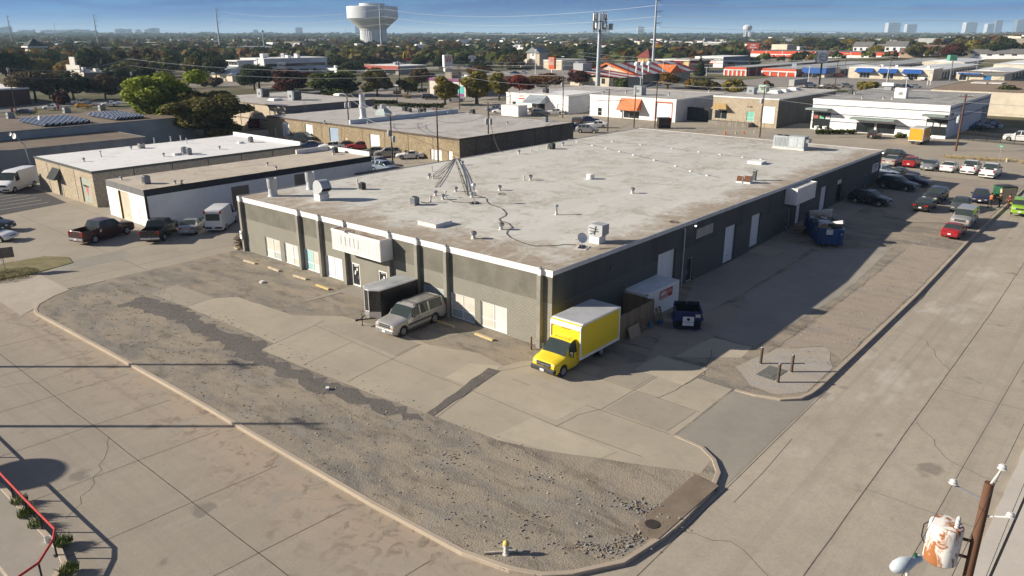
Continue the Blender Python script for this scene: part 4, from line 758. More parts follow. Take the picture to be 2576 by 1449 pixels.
s=MB().box(-.4,-.85,.45,.4,-.838,1.15).build('white_sticker',M_wht,v); MB().lathe([(.12,0),(.12,.01)],(0,0,0),10).build('round_mark',M_ink,s,loc=(0,-.853,.95)).rotation_euler=(PI/2,0,0)
word('WASTE CONNECTIONS',.07,mat('blue_ink',(.04,.08,.3)),s,(0,-.858,.74),FY); word('dumpster service',.06,mat('blue_ink',(.04,.08,.3)),s,(0,-.858,.6),FY); MB().box(.5,-.845,1.1,.85,-.835,1.35).build('yellow_sticker',M_cream,v)
a=at('F',1880,690); v=thing('roll_off_dumpster','long blue ribbed roll off dumpster heaped with rubbish by the warehouse wall','dumpster',(47.6,-7.3,gz(47.9)+.03),R(31)); v.scale=(US,)*3
M_ro=mat('rolloff_blue',(.025,.075,.20),(.018,.045,.12),.9,.6,streak=True); w,LL,h=2.4,6.9,1.6
mb=MB();
def shell(mb,x0,y0,x1,y1,z0,z1,t=.07):
 mb.box(x0,y0,z0,x1,y1,z0+.1); mb.box(x0,y0,z0+.1,x1,y0+t,z1); mb.box(x0,y1-t,z0+.1,x1,y1,z1); mb.box(x0,y0+t,z0+.1,x0+t,y1-t,z1); mb.box(x1-t,y0+t,z0+.1,x1,y1-t,z1)
shell(mb,0,-w/2,LL,w/2,.22,h+.2)
mb.box(-.06,-w/2-.07,h+.12,LL+.06,-w/2,h+.25); mb.box(-.06,w/2,h+.12,LL+.06,w/2+.07,h+.25); mb.box(-.07,-w/2,h+.12,0,w/2,h+.25); mb.box(LL,-w/2,h+.12,LL+.07,w/2,h+.25)
mb.build('body',M_ro,v)
for i in range(10): MB().box(.25+i*.62,-w/2-.07,.3,.36+i*.62,-w/2,h+.12).build('side_rib',M_ro,v); MB().box(.25+i*.62,w/2,.3,.36+i*.62,w/2+.07,h+.12).build('side_rib',M_ro,v)
for y in (-.85,-.3,.3,.85): MB().box(-.07,y-.05,.3,0,y+.05,h+.12).build('end_rib',M_ro,v)
for y in (-.6,.6): MB().box(-.3,y-.1,.05,LL,y+.1,.22).build('skid_rail',M_rust,v)
s=MB().box(-.085,-.15,1.25,-.07,.45,1.75).build('white_sticker',M_wht,v); word('DUMPSTERS',.1,M_ink,s,(-.09,.15,1.62),FX); word('469 555 0182',.09,M_ink,s,(-.09,.15,1.42),FX); word('A',.28,M_wlet,v,(-.08,-1.0,1.3),FX)
rr=random.Random(11); cols=[(.33,.23,.14),(.62,.60,.56),(.22,.15,.09),(.42,.33,.22),(.12,.12,.12),(.55,.57,.6)]
for i in range(60):
 c=cols[rr.randrange(6)]; x,y=rr.uniform(.3,LL-.3),rr.uniform(-1.0,1.0); z=h-.05+.35*math.exp(-((x-3)/2.4)**2)+rr.uniform(-.25,.3)
 o=MB().cbox((0,0,0),(rr.uniform(.3,1.2),rr.uniform(.15,.7),rr.uniform(.03,.28))).build('rubbish_piece' if i%3 else 'cardboard_piece',mat('rubbish_%d'%(i%6),cols[i%6]),v); o.location=(x,y,z); o.rotation_euler=(rr.uniform(-.5,.5),rr.uniform(-.5,.5),rr.uniform(0,3))
MB().box(0,0,0,.01,.01,.01)
mb=MB().box(.12,-w/2+.1,.4,LL-.12,w/2-.1,h-.25).build('rubbish_fill',mat('rubbish_brown',(.19,.15,.11),(.30,.26,.2),2,.95),v)
o=MB().cbox((0,0,0),(2.2,.08,1.1)).build('sheet_panel',M_flash,v); o.location=(4.6,.1,h+.65); o.rotation_euler=(R(-25),R(8),R(80)); o=MB().cbox((0,0,0),(1.9,.9,.35)).build('white_cabinet',M_wht,v); o.location=(1.5,-.45,h+.45); o.rotation_euler=(R(10),R(14),R(70)); o=MB().cbox((0,0,0),(1.4,.1,.5)).build('black_drawer',M_dark,v); o.location=(.45,-.4,h+.4); o.rotation_euler=(0,0,R(90)); o=MB().cbox((0,0,0),(1.8,.7,.04)).build('bent_cardboard',mat('cardboard',(.36,.25,.15)),v); o.location=(2.8,.6,h+.6); o.rotation_euler=(R(30),R(-25),R(40))
v=thing('timber_crate','low brown wooden crate standing at the left end of the roll off dumpster','crate',at('F',1645,560)+Vector((.2,.2,0)),R(8)); MB().box(-.75,-.55,.1,.75,.55,.85).build('box',mat('crate_brown',(.16,.115,.07),(.09,.07,.05),2),v); MB().box(-.8,-.6,.85,.8,.6,.92).build('lid',M_wood,v); MB().box(-.7,-.5,0,-.5,.5,.1).box(.5,-.5,0,.7,.5,.1).build('skid',M_wood,v)
o=MB().cbox((0,0,.04),(2.6,.35,.05)).build('plank',M_wood,loc=at('F',1710,625),rz=R(-28)); tag(o,'flat grey plank on the asphalt before the roll off dumpster','plank')
st_=at('A',135,1010); PS='pallets in the leaning stack at the left end wall'
names=['lowest pale pallet of the stack behind the left building end','second pallet from the bottom of the stack behind the building end','third pallet from the bottom of the same stack','dark pallet in the middle of the stack behind the building end','pale boarded pallet jutting out above the middle of the stack','dark pallet just above the jutting pale one','second pallet from the top of the stack','topmost dark pallet of the stack behind the left building end']
for i in range(8):
 v=thing('pallet',names[i],'pallet',(st_.x+.9+.12*((i*37)%5-2),st_.y+.8,.02+i*.22),R(4*((i*53)%5-2)),PS); m=mat('pale_timber2',(.5,.42,.28),(.38,.3,.2),3) if i in (0,4) else mat('old_timber',(.09,.07,.052),(.15,.11,.08),3)
 for k in range(6): MB().box(-.55,-.5+k*.18,.10,.55,-.39+k*.18,.125).build('deck_board',m,v)
 for k in range(3): MB().box(-.55+k*.5,-.5,0,-.45+k*.5,.51,.10).build('bearer',m,v)
v=thing('guard_rail','bent red tube guard rail on black posts at the lower left lot edge','guard rail',(-37.8,0,0)); zt=1.0; ys=[38,33,28,23,18,15.4,13,10.6,8.3,6.1,4.1]
pr=[Vector((0,y,zt)) for y in (40,20,8)]+[Vector((.05,4.0,zt)),Vector((-.35,3.1,zt)),Vector((-1.5,1.7,zt)),Vector((-2.6,1.3,zt)),Vector((-12,1.4,zt))]
MB().path(pr,.065,8).build('top_rail',mat('rail_red',(.50,.035,.03),(.36,.03,.03),3,.45),v)
for p in [Vector((0,y,0)) for y in ys]+[Vector((-.33,3.15,0)),Vector((-1.5,1.75,0)),Vector((-4,1.35,0)),Vector((-7,1.4,0))]: MB().tube(p,p+Vector((0,0,zt-.03)),.05,n=8).box(p.x-.14,p.y-.14,0,p.x+.14,p.y+.14,.02).build('post',M_dark,v)
tag(MB().lathe([(.14,0),(.16,.3),(.15,.3),(.13,.04)],n=14,cap=False).lathe([(.1,.02),(.01,.02)],n=10).build('white_bucket',M_wht,loc=at('BL',485,1105)),'small white bucket standing by a post of the red guard rail','bucket')
v=thing('notice_board','dull brown notice board on two grey posts at the weedy island','sign',at('K',18,412),R(70))
for y in (-.35,.35): MB().tube((0,y,0),(0,y,2.6),.05,n=8).build('post',M_metal,v)
MB().box(-.05,-1.5,1.7,.05,1.5,2.9).build('panel',mat('sign_back',(.20,.17,.13),(.14,.12,.10)),v)
def clump(name,pos,m,label,cat,n,r,h,seed,group=None):
 rr=random.Random(seed); mb=MB()
 for i in range(n):
  a=rr.uniform(0,6.3); d=r*math.sqrt(rr.random()); x,y=d*math.cos(a),d*math.sin(a); L_=h*rr.uniform(.5,1.1); l=rr.uniform(0,.6)*L_; b=rr.uniform(0,6.3); w=.02
  px_,py_=-math.sin(b)*w,math.cos(b)*w; ex,ey=x+math.cos(b)*l,y+math.sin(b)*l
  mb.add([(x-px_,y-py_,0),(x+px_,y+py_,0),((x+ex)/2+px_*.7,(y+ey)/2+py_*.7,L_*.65),(ex,ey,L_)],[(0,1,2,3)])
 return tag(mb.build(name,m,loc=pos),label,cat,group)
M_weed=mat('green_weed',(.10,.16,.03),(.17,.17,.06),3,.9); M_dry=mat('dry_grass',(.42,.33,.19),(.28,.22,.12),2,.95)
for i,(x,y,l) in enumerate(((200,700,'thin green weeds at the second rail post'),(370,930,'bright green weeds at the fourth rail post'),(640,1120,'largest green weed clump near the bend of the red rail'),(700,1400,'green weed tuft by the corner kerb at the bottom edge'),(270,830,'sparse weeds between the rail and the kerb at the third post'))):
 clump('weed_clump',at('BL',x,y),M_weed,l,'weeds',260 if i>1 else 140,.45,.45,i,'green weeds along the red guard rail')
for i in range(9): tag(clump('dry_grass',at('G',1800+i*95,322+i*7)+Vector((rr.uniform(-1,1),rr.uniform(-1,1),0)),M_dry,None,None,300,1.5,.6,40+i),kind='stuff')
tag(clump('island_grass',at('K',110,430),mat('island_weeds',(.17,.16,.06),(.30,.23,.12),2,.95),None,None,1500,2.6,.3,77),kind='stuff')
p=at('G',2318,370); v=thing('street_sign','green street name sign on a thin post in the dry grass','sign',p,R(-40)); MB().tube((0,0,0),(0,0,3.3),.035).build('post',M_metal,v); MB().box(-.02,-.75,3.0,.02,.75,3.3).build('blade',mat('sign_green',(.02,.24,.17)),v); word('Summit',.2,M_wlet,v,(-.03,0,3.15),FX)
# vehicles
def interp(t,x):
 if x<=t[0][0]: return t[0][1]
 for (a,b),(c,d) in zip(t,t[1:]):
  if x<=c: return b+(d-b)*((x-a)/(c-a) if c>a else 0)
 return t[-1][1]
KIND=dict(
 sedan=dict(L=4.8,W=1.84,top=[(0,.62),(.12,.74),(.5,.84),(1.35,.98),(2.2,1.40),(2.7,1.45),(3.3,1.42),(4.1,1.08),(4.6,1.04),(4.8,.9)],belt=[(0,.96),(4.8,1.0)],ws=(1.35,2.2),rw=(3.3,4.1),wh=(.92,3.78),r=.33,rr=.74,sw=[(1.75,2.65),(2.75,3.6)]),
 coupe=dict(L=4.7,W=1.86,top=[(0,.6),(.15,.78),(.6,.85),(1.6,.95),(2.35,1.28),(2.7,1.32),(3.1,1.29),(3.9,.98),(4.5,.95),(4.7,.8)],belt=[(0,.93),(4.7,.94)],ws=(1.6,2.35),rw=(3.1,3.9),wh=(.95,3.65),r=.33,rr=.72,sw=[(2.0,3.2)]),
 hatch=dict(L=4.4,W=1.78,top=[(0,.62),(.12,.78),(.5,.88),(1.1,1.02),(2.0,1.48),(2.6,1.52),(3.5,1.42),(4.2,1.1),(4.4,.95)],belt=[(0,1.0),(4.4,1.06)],ws=(1.1,2.0),rw=(3.5,4.2),wh=(.85,3.5),r=.32,rr=.72,sw=[(1.55,2.5),(2.6,3.5)]),
 suv=dict(L=4.75,W=1.9,top=[(0,.72),(.12,.92),(.5,1.02),(1.3,1.14),(2.05,1.66),(2.6,1.72),(4.1,1.68),(4.6,1.15),(4.75,1.05)],belt=[(0,1.12),(4.75,1.18)],ws=(1.3,2.05),rw=(4.1,4.6),wh=(.92,3.75),r=.37,rr=.78,sw=[(1.75,2.55),(2.65,3.4),(3.5,4.15)]),
 bigsuv=dict(L=5.6,W=2.02,top=[(0,.8),(.06,1.02),(.4,1.1),(1.45,1.19),(2.1,1.78),(2.6,1.86),(5.25,1.83),(5.5,1.2),(5.6,1.1)],belt=[(0,1.18),(5.6,1.2)],ws=(1.45,2.1),rw=(5.25,5.5),wh=(.95,4.25),r=.39,rr=.82,sw=[(1.85,2.7),(2.8,3.6),(3.75,5.1)]),
 boxsuv=dict(L=4.2,W=1.8,top=[(0,.75),(.1,.95),(.4,1.05),(1.0,1.1),(1.55,1.58),(2.1,1.64),(3.85,1.6),(4.15,1.1),(4.2,1.0)],belt=[(0,1.08),(4.2,1.12)],ws=(1.0,1.55),rw=(3.85,4.15),wh=(.8,3.35),r=.36,rr=.84,sw=[(1.3,2.1),(2.2,2.95),(3.05,3.7)]),
 pickup=dict(L=5.9,W=2.04,top=[(0,.82),(.06,1.08),(.4,1.18),(1.5,1.26),(2.15,1.86),(2.6,1.93),(3.75,1.9),(4.05,1.32),(5.84,1.32),(5.9,1.25)],belt=[(0,1.25),(5.9,1.3)],ws=(1.5,2.15),rw=(3.75,4.0),wh=(1.0,4.65),r=.41,rr=.8,sw=[(1.9,2.75),(2.85,3.7)],bed=(4.1,5.8)),
 van=dict(L=5.95,W=2.05,top=[(0,.85),(.1,1.08),(.35,1.2),(1.0,1.45),(1.75,2.3),(2.3,2.52),(5.8,2.52),(5.95,2.3)],belt=[(0,1.35),(5.95,1.4)],ws=(1.0,1.75),rw=None,wh=(.95,4.7),r=.36,rr=.86,sw=[(1.45,2.2)]),
 cab=dict(L=2.7,W=1.95,top=[(0,.9),(.06,1.05),(.3,1.12),(1.05,1.25),(1.72,1.95),(2.0,2.05),(2.7,2.06)],belt=[(0,1.22),(2.7,1.25)],ws=(1.05,1.72),rw=None,wh=(.85,),r=.38,rr=.84,sw=[(1.45,2.25)]),
)
def carmesh(k):
 K=KIND[k]; L,Wd=K['L'],K['W']; H=max(z for _,z in K['top']); R_=K['r']+.055; bed=K.get('bed')
 xs={x for x,_ in K['top']}|{0.04,L-.04}
 for w in K['wh']:
  for a in (-1,-.86,-.5,0,.5,.86,1): xs.add(round(w+a*R_,3))
 for a,b in K['sw']: xs|={a,b}
 if bed: xs|={bed[0],bed[0]+.012,bed[1],bed[1]+.012}
 xs=sorted(x for x in xs if 0<=x<=L); xs=[x for i,x in enumerate(xs) if i==0 or x-xs[i-1]>.008]
 def belt(x): return min(interp(K['top'],x),interp(K['belt'],x))
 rows=[]
 for x in xs:
  t=interp(K['top'],x); b=belt(x); gh=(t-b)/(H-interp(K['belt'],x)) if t-b>.015 else 0
  e=min(1,x/.55); e2=min(1,(L-x)/.45); tap=1-.13*(1-e)**2-.08*(1-e2)**2; w=Wd/2*tap
  zb=.24+.1*(1-min(1,x/.5))+.08*(1-min(1,(L-x)/.5))
  for q in K['wh']:
   if abs(x-q)<=R_+1e-6: zb=max(zb,K['r']+math.sqrt(max(0,R_*R_-(x-q)**2)))
  z1=max(zb+.03,.42); z2=max(z1+.03,.68)
  if z2>b-.1: z2=max(z1+.01,b-.1)
  if gh>0: top=(w*(.955+(K['rr']-.955)*gh),t); b3=(w*.985,b)
  else: top=(w*.86,t); b3=(w*.985,t-.075)
  mid=(top[0]*.5,t+.025)
  cen=(0,t+.035)
  if bed and bed[0]<x<=bed[1]: top=(w*.93,t); mid=(w*.86,.88); cen=(0,.88)
  rows.append([(w*.94,zb),(w*1.0,z1),(w*.995,z2),b3,top,mid,cen])
 n=len(xs); V=[]; idx={}
 for i,x in enumerate(xs):
  for s in (1,-1):
   for j,(y,z) in enumerate(rows[i]):
    if j==6 and s==-1: idx[i,s,j]=idx[i,1,j]; continue
    xx=x
    if i==0 and j in(0,4,5,6): xx=.05
    if i==n-1 and j in (0,4,5,6): xx=L-.05
    idx[i,s,j]=len(V); V.append((L/2-xx,s*y,z))
 parts={}
 def put(tag_,f): parts.setdefault(tag_,[]).append(f)
 for i in range(n-1):
  xm=(xs[i]+xs[i+1])/2
  for s in (1,-1):
   for j in range(6):
    a,b,c,d=idx[i,s,j],idx[i+1,s,j],idx[i+1,s,j+1],idx[i,s,j+1]
    f=(a,b,c,d) if s==1 else (d,c,b,a); tg='body'
    f=f[::-1]
    if j==0 and k!='van': tg='trim' if k in('suv','bigsuv','pickup','boxsuv') and False else 'body'
    if j==3:
     for q,(u,v) in enumerate(K['sw']):
      if u<=xm<=v: tg=('side_window',q,s)
    if j>=4 and K['ws'][0]<=xm<=K['ws'][1]: tg='windscreen'
    if j>=4 and K['rw'] and K['rw'][0]<=xm<=K['rw'][1]: tg='rear_window'
    if bed and j>=4 and bed[0]<xm<bed[1]+.01: tg='bed_liner' if j==5 else 'body'
    put(tg,f)
  put('body',(idx[i,1,0],idx[i,-1,0],idx[i+1,-1,0],idx[i+1,1,0])[::-1])
 for i,fl in ((0,False),(n-1,True)):
  P=[idx[i,1,j] for j in range(7)]+[idx[i,-1,j] for j in range(5,-1,-1)]; put('body',tuple(P) if not fl else tuple(P[::-1]))
 out={}
 for tg,fs in parts.items():
  use=sorted({v for f in fs for v in f}); mp={v:i for i,v in enumerate(use)}; mb=MB(); mb.v=[V[v] for v in use]; mb.f=[tuple(mp[v] for v in f) for f in fs]; mb.m=[0]*len(fs)
  nm=tg if isinstance(tg,str) else tg[0]; out[tg]=mb.mesh(nm,[M_glc if nm!='body' and nm!='bed_liner' else (M_dark if nm=='bed_liner' else P_['grey'])],38)
 return out,xs,rows
P_=dict(white=paint('car_white',(.76,.76,.75),.3),silver=paint('car_silver',(.36,.365,.37),.32,.45),grey=paint('car_grey',(.16,.165,.17),.32,.4),black=paint('car_black',(.010,.010,.011),.25),navy=paint('car_navy',(.010,.014,.045),.28,.2),dark=paint('car_dark_slate',(.022,.03,.038),.28,.3),
 red=paint('car_red',(.36,.012,.02),.3,.2),maroon=paint('car_maroon',(.045,.006,.008),.28,.2),blue=paint('car_blue',(.02,.05,.18),.3,.2),paleblue=paint('car_pale_blue',(.28,.36,.47),.35,.4),tan=paint('car_tan',(.33,.31,.27),.36,.35),champagne=paint('car_champagne',(.50,.485,.45),.34,.45),green=paint('car_lime',(.24,.44,.02),.35),dgreen=paint('car_dull_green',(.07,.085,.08),.35,.3),orange=paint('car_orange',(.62,.24,.01),.35),yellow=paint('truck_yellow',(.80,.60,.008),.38),gold=paint('truck_amber',(.75,.33,.005),.4),brown=paint('car_brown',(.075,.02,.014),.3,.2))
M_tyre=mat('tyre_rubber',(.014,.014,.014),(.03,.029,.027),6,.85); M_rim=mat('alloy_rim',(.50,.51,.52),(.38,.39,.4),5,.3,.6,.5); M_hl=mat('headlight_glass',(.62,.64,.64),None,4,.12,.2,.7); M_tl=mat('tail_light_red',(.38,.012,.014),None,4,.2); M_amb=mat('amber_lens',(.62,.14,.02),None,4,.25); M_plate=mat('number_plate',(.72,.72,.70)); M_bump=mat('bumper_plastic',(.05,.052,.055),(.035,.036,.038),5,.55); M_chr=mat('chrome',(.60,.61,.62),(.5,.5,.5),4,.16,.8,.6)
CM={}; TY={}
def wheel_mesh(r):
 if r not in TY:
  a=MB().lathe([(r*.62,-.11),(r*.96,-.11),(r,-.07),(r,.07),(r*.96,.11),(r*.62,.11)],n=22,cap=False).lathe([(r*.62,-.1),(.01,-.1)],n=12,cap=False).mesh('wheel',[M_tyre],40)
  b=MB().lathe([(r*.64,.10),(r*.62,.115),(r*.55,.09)],n=18,cap=False)
  for i in range(5):
   t=2*PI*i/5; c,s=math.cos(t),math.sin(t); q=lambda u,v,z:(u*c-v*s,u*s+v*c,z)
   b.add([q(0,-.05,.1),q(0,.05,.1),q(r*.6,.075,.105),q(r*.6,-.075,.105)],[(3,2,1,0)])
  b.lathe([(r*.62,.03),(.01,.03)],n=12,m=1,cap=False); b.lathe([(.06,.1),(.05,.125),(.01,.125)],n=8,cap=False)
  TY[r]=(a,b.mesh('rim',[M_rim,M_dark],30))
 return TY[r]
def mo(name,me,par,loc=(0,0,0),rot=(0,0,0),m=None):
 o=bpy.data.objects.new(name,me); COL.objects.link(o); o.parent=par; o.location=loc; o.rotation_euler=rot
 if m is not None: o.material_slots[0].link='OBJECT'; o.material_slots[0].material=m
 return o
BX={}
def small(name,d,m):
 k=(name,d,m.name)
 if k not in BX:
  bm=bmesh.new(); bmesh.ops.create_cube(bm,size=1); bmesh.ops.scale(bm,vec=d,verts=bm.verts[:]); bmesh.ops.bevel(bm,geom=bm.edges[:],offset=min(d)*.25,segments=1,affect='EDGES'); me=bpy.data.meshes.new(name); bm.to_mesh(me); bm.free(); me.materials.append(m); BX[k]=me
 return BX[k]
ROLE=dict(sedan='car',coupe='car',hatch='car',suv='car',bigsuv='car',boxsuv='car',pickup='pickup truck',van='van')
def car(kind,color,p,heading,label,group=None,s=1,chrome=None,lod=0,tint=None,name=None):
 if kind not in CM: CM[kind]=carmesh(kind)
 me,xs,rows=CM[kind]; K=KIND[kind]; L,Wd=K['L'],K['W']
 t=thing(name or dict(pickup='pickup_truck',van='cargo_van').get(kind,'parked_car'),label,ROLE.get(kind,'car'),p,R(heading),group); t.scale=(s*US,)*3
 for tg,m in me.items(): mo(m.name.split('.')[0],m,t,m=P_[color] if tg=='body' else None)
 wm,rm=wheel_mesh(K['r'])
 for x in K['wh']:
  for sd in (1,-1):
   w=mo('wheel',wm,t,(L/2-x,sd*(Wd/2-.13),K['r']),(-sd*PI/2,0,0)); mo('rim',rm,w)
 if lod: return t
 F,Rr=L/2,-L/2; zt=interp(K['top'],.1); zr=interp(K['top'],L-.15); zh=zt-.13; zl=zr-.16
 tall=kind in('pickup','bigsuv','van','cab'); ch=M_chr if (chrome if chrome is not None else kind=='pickup') else (M_bump if tall else P_[color])
 for sd in (1,-1):
  mo('headlight',small('headlight',(.16,.36,.17),M_hl),t,(F-.10,sd*(Wd/2-.33),zh));
  if tall: mo('indicator',small('indicator',(.10,.3,.08),M_amb),t,(F-.07,sd*(Wd/2-.33),zh-.15))
  mo('tail_light',small('tail_light',(.10,.2,.34) if (tall or kind in('suv','boxsuv')) else (.12,.4,.15),M_tl),t,(Rr+.03,sd*(Wd/2-(.16 if tall else .28)),zl-(.05 if tall else 0)))
  mo('mirror',small('mirror',(.14,.22,.17),P_[color] if not tall else M_bump),t,(L/2-K['sw'][0][0]-.08,sd*(Wd/2+.1),interp(K['belt'],1)+.08))
  mo('door_handle',small('door_handle',(.16,.03,.035),M_chr if not tall else M_bump),t,(L/2-(K['sw'][0][1]-.12),sd*(Wd/2+.005),interp(K['belt'],1)-.17))
  if len(K['sw'])>1: mo('door_handle',small('door_handle',(.16,.03,.035),M_chr if not tall else M_bump),t,(L/2-(K['sw'][1][1]-.1),sd*(Wd/2+.005),interp(K['belt'],1)-.17))
 mo('grille',small('grille',(.08,Wd*(.5 if not tall else .56),.2 if not tall else .26),M_bump),t,(F-.045,0,zh-.02))
 if chrome: mo('grille_bar',small('grille_bar',(.06,Wd*.56,.05),M_chr),t,(F-.02,0,zh))
 mo('front_bumper',small('front_bumper',(.2,Wd*.88,.24),ch),t,(F-.04,0,.5 if tall else .46)); mo('rear_bumper',small('rear_bumper',(.2,Wd*.9,.22),ch),t,(Rr+.03,0,.56 if tall else .5))
 mo('number_plate',small('number_plate',(.02,.32,.16),M_plate),t,(Rr-.085,0,.58 if tall else .62)); mo('number_plate',small('number_plate',(.02,.32,.16),M_plate),t,(F+.07,0,.5))
 if kind=='van': mo('rear_window',small('rear_window',(.03,1.5,.75),M_glc),t,(Rr-.005,0,1.75));
 return t
HX,HY=0,90          # headings along the street grid: 0 faces away to the right rear, 90 away to the left rear
p=at('B',880,860); sv=car('bigsuv','champagne',(-3.99,13.3,.012),184,'long silver estate wagon with roof rack parked nose out beside the black trailer',chrome=True)
for y in (-.72,.72): mo('roof_rail',small('roof_rail',(2.9,.05,.05),M_bump),sv,(-.9,y,1.89))
for x in (-2.0,.1): mo('rack_bar',small('rack_bar',(.05,1.5,.04),M_bump),sv,(x,0,1.93))
for i in range(6): mo('roof_rib',small('roof_rib',(2.5,.03,.02),P_['champagne']),sv,(-.9,-.5+i*.2,1.885))
for s_ in (-1,1):
 mo('side_moulding',small('side_moulding',(2.9,.03,.12),M_bump),sv,(-.1,s_*1.015,.72)); mo('running_board',small('running_board',(2.4,.16,.07),M_bump),sv,(.25,s_*1.0,.36))
 mo('wiper',small('wiper',(.03,.6,.02),M_dark),sv,(1.15,s_*.35,1.3))
def box_truck(p,heading,label,col,boxlen,near=True,roofm=None):
 t=thing('box_truck',label,'box truck',p,R(heading)); t.scale=(US,)*3; K=KIND['cab']
 if 'cab' not in CM: CM['cab']=carmesh('cab')
 me=CM['cab'][0]; L=boxlen+2.35; c=bpy.data.objects; x0=L/2-1.35     # cab centre
 for tg,m in me.items(): mo(m.name.split('.')[0] if tg!='body' else 'cab',m,t,(x0,0,.03),m=P_[col] if tg=='body' else None)
 bx0,bx1=-L/2,L/2-2.25; w=1.2; zb,zt=.72,3.1; wt=M_trm
 bm=bmesh.new(); bmesh.ops.create_cube(bm,size=1); bmesh.ops.scale(bm,vec=(bx1-bx0-.12,w*2-.08,zt-zb-.1),verts=bm.verts[:]); bmesh.ops.translate(bm,vec=((bx0+bx1)/2,0,(zb+zt)/2),verts=bm.verts[:]); mm=bpy.data.meshes.new('box'); bm.to_mesh(mm); bm.free(); mm.materials.append(P_[col]); mo('box',mm,t)
 fr=MB(); e=.09
 for y in (-w,w):
  s=1 if y>0 else -1; a,b=sorted((y-s*.05,y+s*.01))
  fr.box(bx0,a,zb-.02,bx1,b,zb+.14); fr.box(bx0,a,zt-.12,bx1-.2,b,zt); fr.box(bx0,a,zb+.14,bx0+.09,b,zt-.12); fr.box(bx1-.12,a,zb+.14,bx1,b,zt-.3)
 fr.box(bx0-.01,-w+.05,zt-.12,bx0+.05,w-.05,zt-.005); fr.box(bx0-.01,-w+.05,zb,bx0+.05,w-.05,zb+.12)
 fr.build('box_frame',M_wht,t)
 n=8; cp=MB(); pr=[(bx1-.32+.33*math.sin(R(90*i/n)),zt-.33+.335*math.cos(R(90*i/n))) for i in range(n+1)]+[(bx1+.01,zt-.42),(bx1-.03,zt-.42),(bx1-.34,zt-.1)]; k=len(pr)
 for y in (-w-.012,w+.012): cp.v+=[(x,y,z) for x,z in pr]
 cp.f=[tuple(range(k)),tuple(range(2*k-1,k-1,-1))]+[(i,i+k,(i+1)%k+k,(i+1)%k) for i in range(k)]; cp.m=[0]*(k+2); cp.build('front_cap',mat('cap_white',(.72,.73,.74),None,2,.3),t,30)
 MB().box(bx0+.02,-w+.03,zt-.005,bx1-.3,w-.03,zt+.012).build('box_roof',roofm or mat('truck_roof',(.40,.41,.425),(.33,.34,.35),.6,.5),t)
 MB().box(bx0,-.45,.42,bx1+.4,-.3,zb-.02).box(bx0,.3,.42,bx1+.4,.45,zb-.02).build('chassis',M_dark,t)
 wm,rm=wheel_mesh(.38);
 for x in (x0+1.35-.85,bx0+1.8):
  for sd in (1,-1):
   q=mo('wheel',wm,t,(x,sd*(.86 if x<0 else .85),.38),(-sd*PI/2,0,0)); mo('rim',rm,q)
   if x<0: mo('wheel',wm,t,(x,sd*.62,.38),(-sd*PI/2,0,0))
 F=L/2;
 for sd in (1,-1):
  mo('headlight',small('headlight',(.1,.26,.17),M_hl),t,(F-.08,sd*.66,.93)); mo('indicator',small('indicator',(.12,.34,.09),M_amb),t,(F-.08,sd*.68,.8)); mo('mirror',small('mirror',(.12,.26,.36),M_bump),t,(F-1.45,sd*1.15,1.35)); mo('mirror_arm',small('mirror_arm',(.05,.2,.05),M_bump),t,(F-1.45,sd*1.0,1.3)); mo('door_handle',small('door_handle',(.14,.03,.04),M_bump),t,(F-2.2,sd*.975,1.12))
  mo('wiper',small('wiper',(.03,.55,.02),M_dark),t,(F-1.12,sd*.3,1.34)); mo('tail_light',small('tail_light',(.05,.14,.14),M_tl),t,(-L/2-.03,sd*.95,.62))
 mo('grille',small('grille',(.1,1.1,.3),M_bump),t,(F-.04,0,.88)); mo('grille_bar',small('grille_bar',(.06,1.1,.04),M_chr),t,(F,0,.9)); mo('front_bumper',small('front_bumper',(.26,1.92,.32),M_bump),t,(F-.0,0,.56)); mo('number_plate',small('number_plate',(.02,.32,.16),M_plate),t,(F+.14,0,.56)); mo('badge',small('badge',(.02,.2,.07),M_chr),t,(F+.045,0,.9))
 for y in (-.25,0,.25): mo('marker_light',small('marker_light',(.03,.13,.05),M_amb),t,(bx1+.02,y,zt-.47))
 for sd in (1,-1): mo('marker_light',small('marker_light',(.06,.12,.05),M_amb),t,(bx1-.02,sd*1.08,zt-.46))
 for i in range(5): mo('roof_rib',small('roof_rib',(.8,.05,.025),P_[col]),t,(F-2.25,-.5+i*.25,2.1))
 MB().box(-L/2-.1,-1.0,.45,-L/2,1.0,.6).build('rear_bumper',M_bump,t); MB().box(bx0-.035,-w+.12,zb+.12,bx0+.02,w-.12,zt-.14).build('roller_door',P_[col],t)
 return t
box_truck((-.43,-2.85,.012),180,'bright yellow box truck with grey roof parked against the shaded front corner','yellow',4.5)
RG='cars parked along the right side of the warehouse'
g=lambda x,y,dz=.012:at('G',x,y)+Vector((0,0,dz))
def cw(kind,color,t,rear,front,side,label,group=None,**k):
 """place a car by where its two visible wheels touch the ground"""
 a=at(t,*rear); b=at(t,*front); d=(b-a).normalized(); K=KIND[kind]; wb=K['wh'][1]-K['wh'][0]; s=max(.92,min(1.1,(b-a).length/wb/US)); n=Vector((-d.y,d.x,0))
 c=(a+b)/2-n*side*(K['W']/2-.06)*s*US-d*(K['L']/2-(K['wh'][0]+K['wh'][1])/2)*s*US; c.z=gz(c.x)+.02
 return car(kind,color,c,math.degrees(math.atan2(d.y,d.x)),label,group,s,**k)
cw('suv','black','G',(873,790),(1112,826),-1,'black crossover nose out by the open garage bay',RG)
cw('suv','dark','G',(1155,640),(1385,672),-1,'dark slate crossover in front of the far wall end',RG)
car('sedan','navy',g(1440,605),-95,'dark blue sedan half hidden behind the slate crossover',RG)
car('sedan','paleblue',g(1165,505),-90,'pale blue sedan at the far corner of the warehouse',RG)
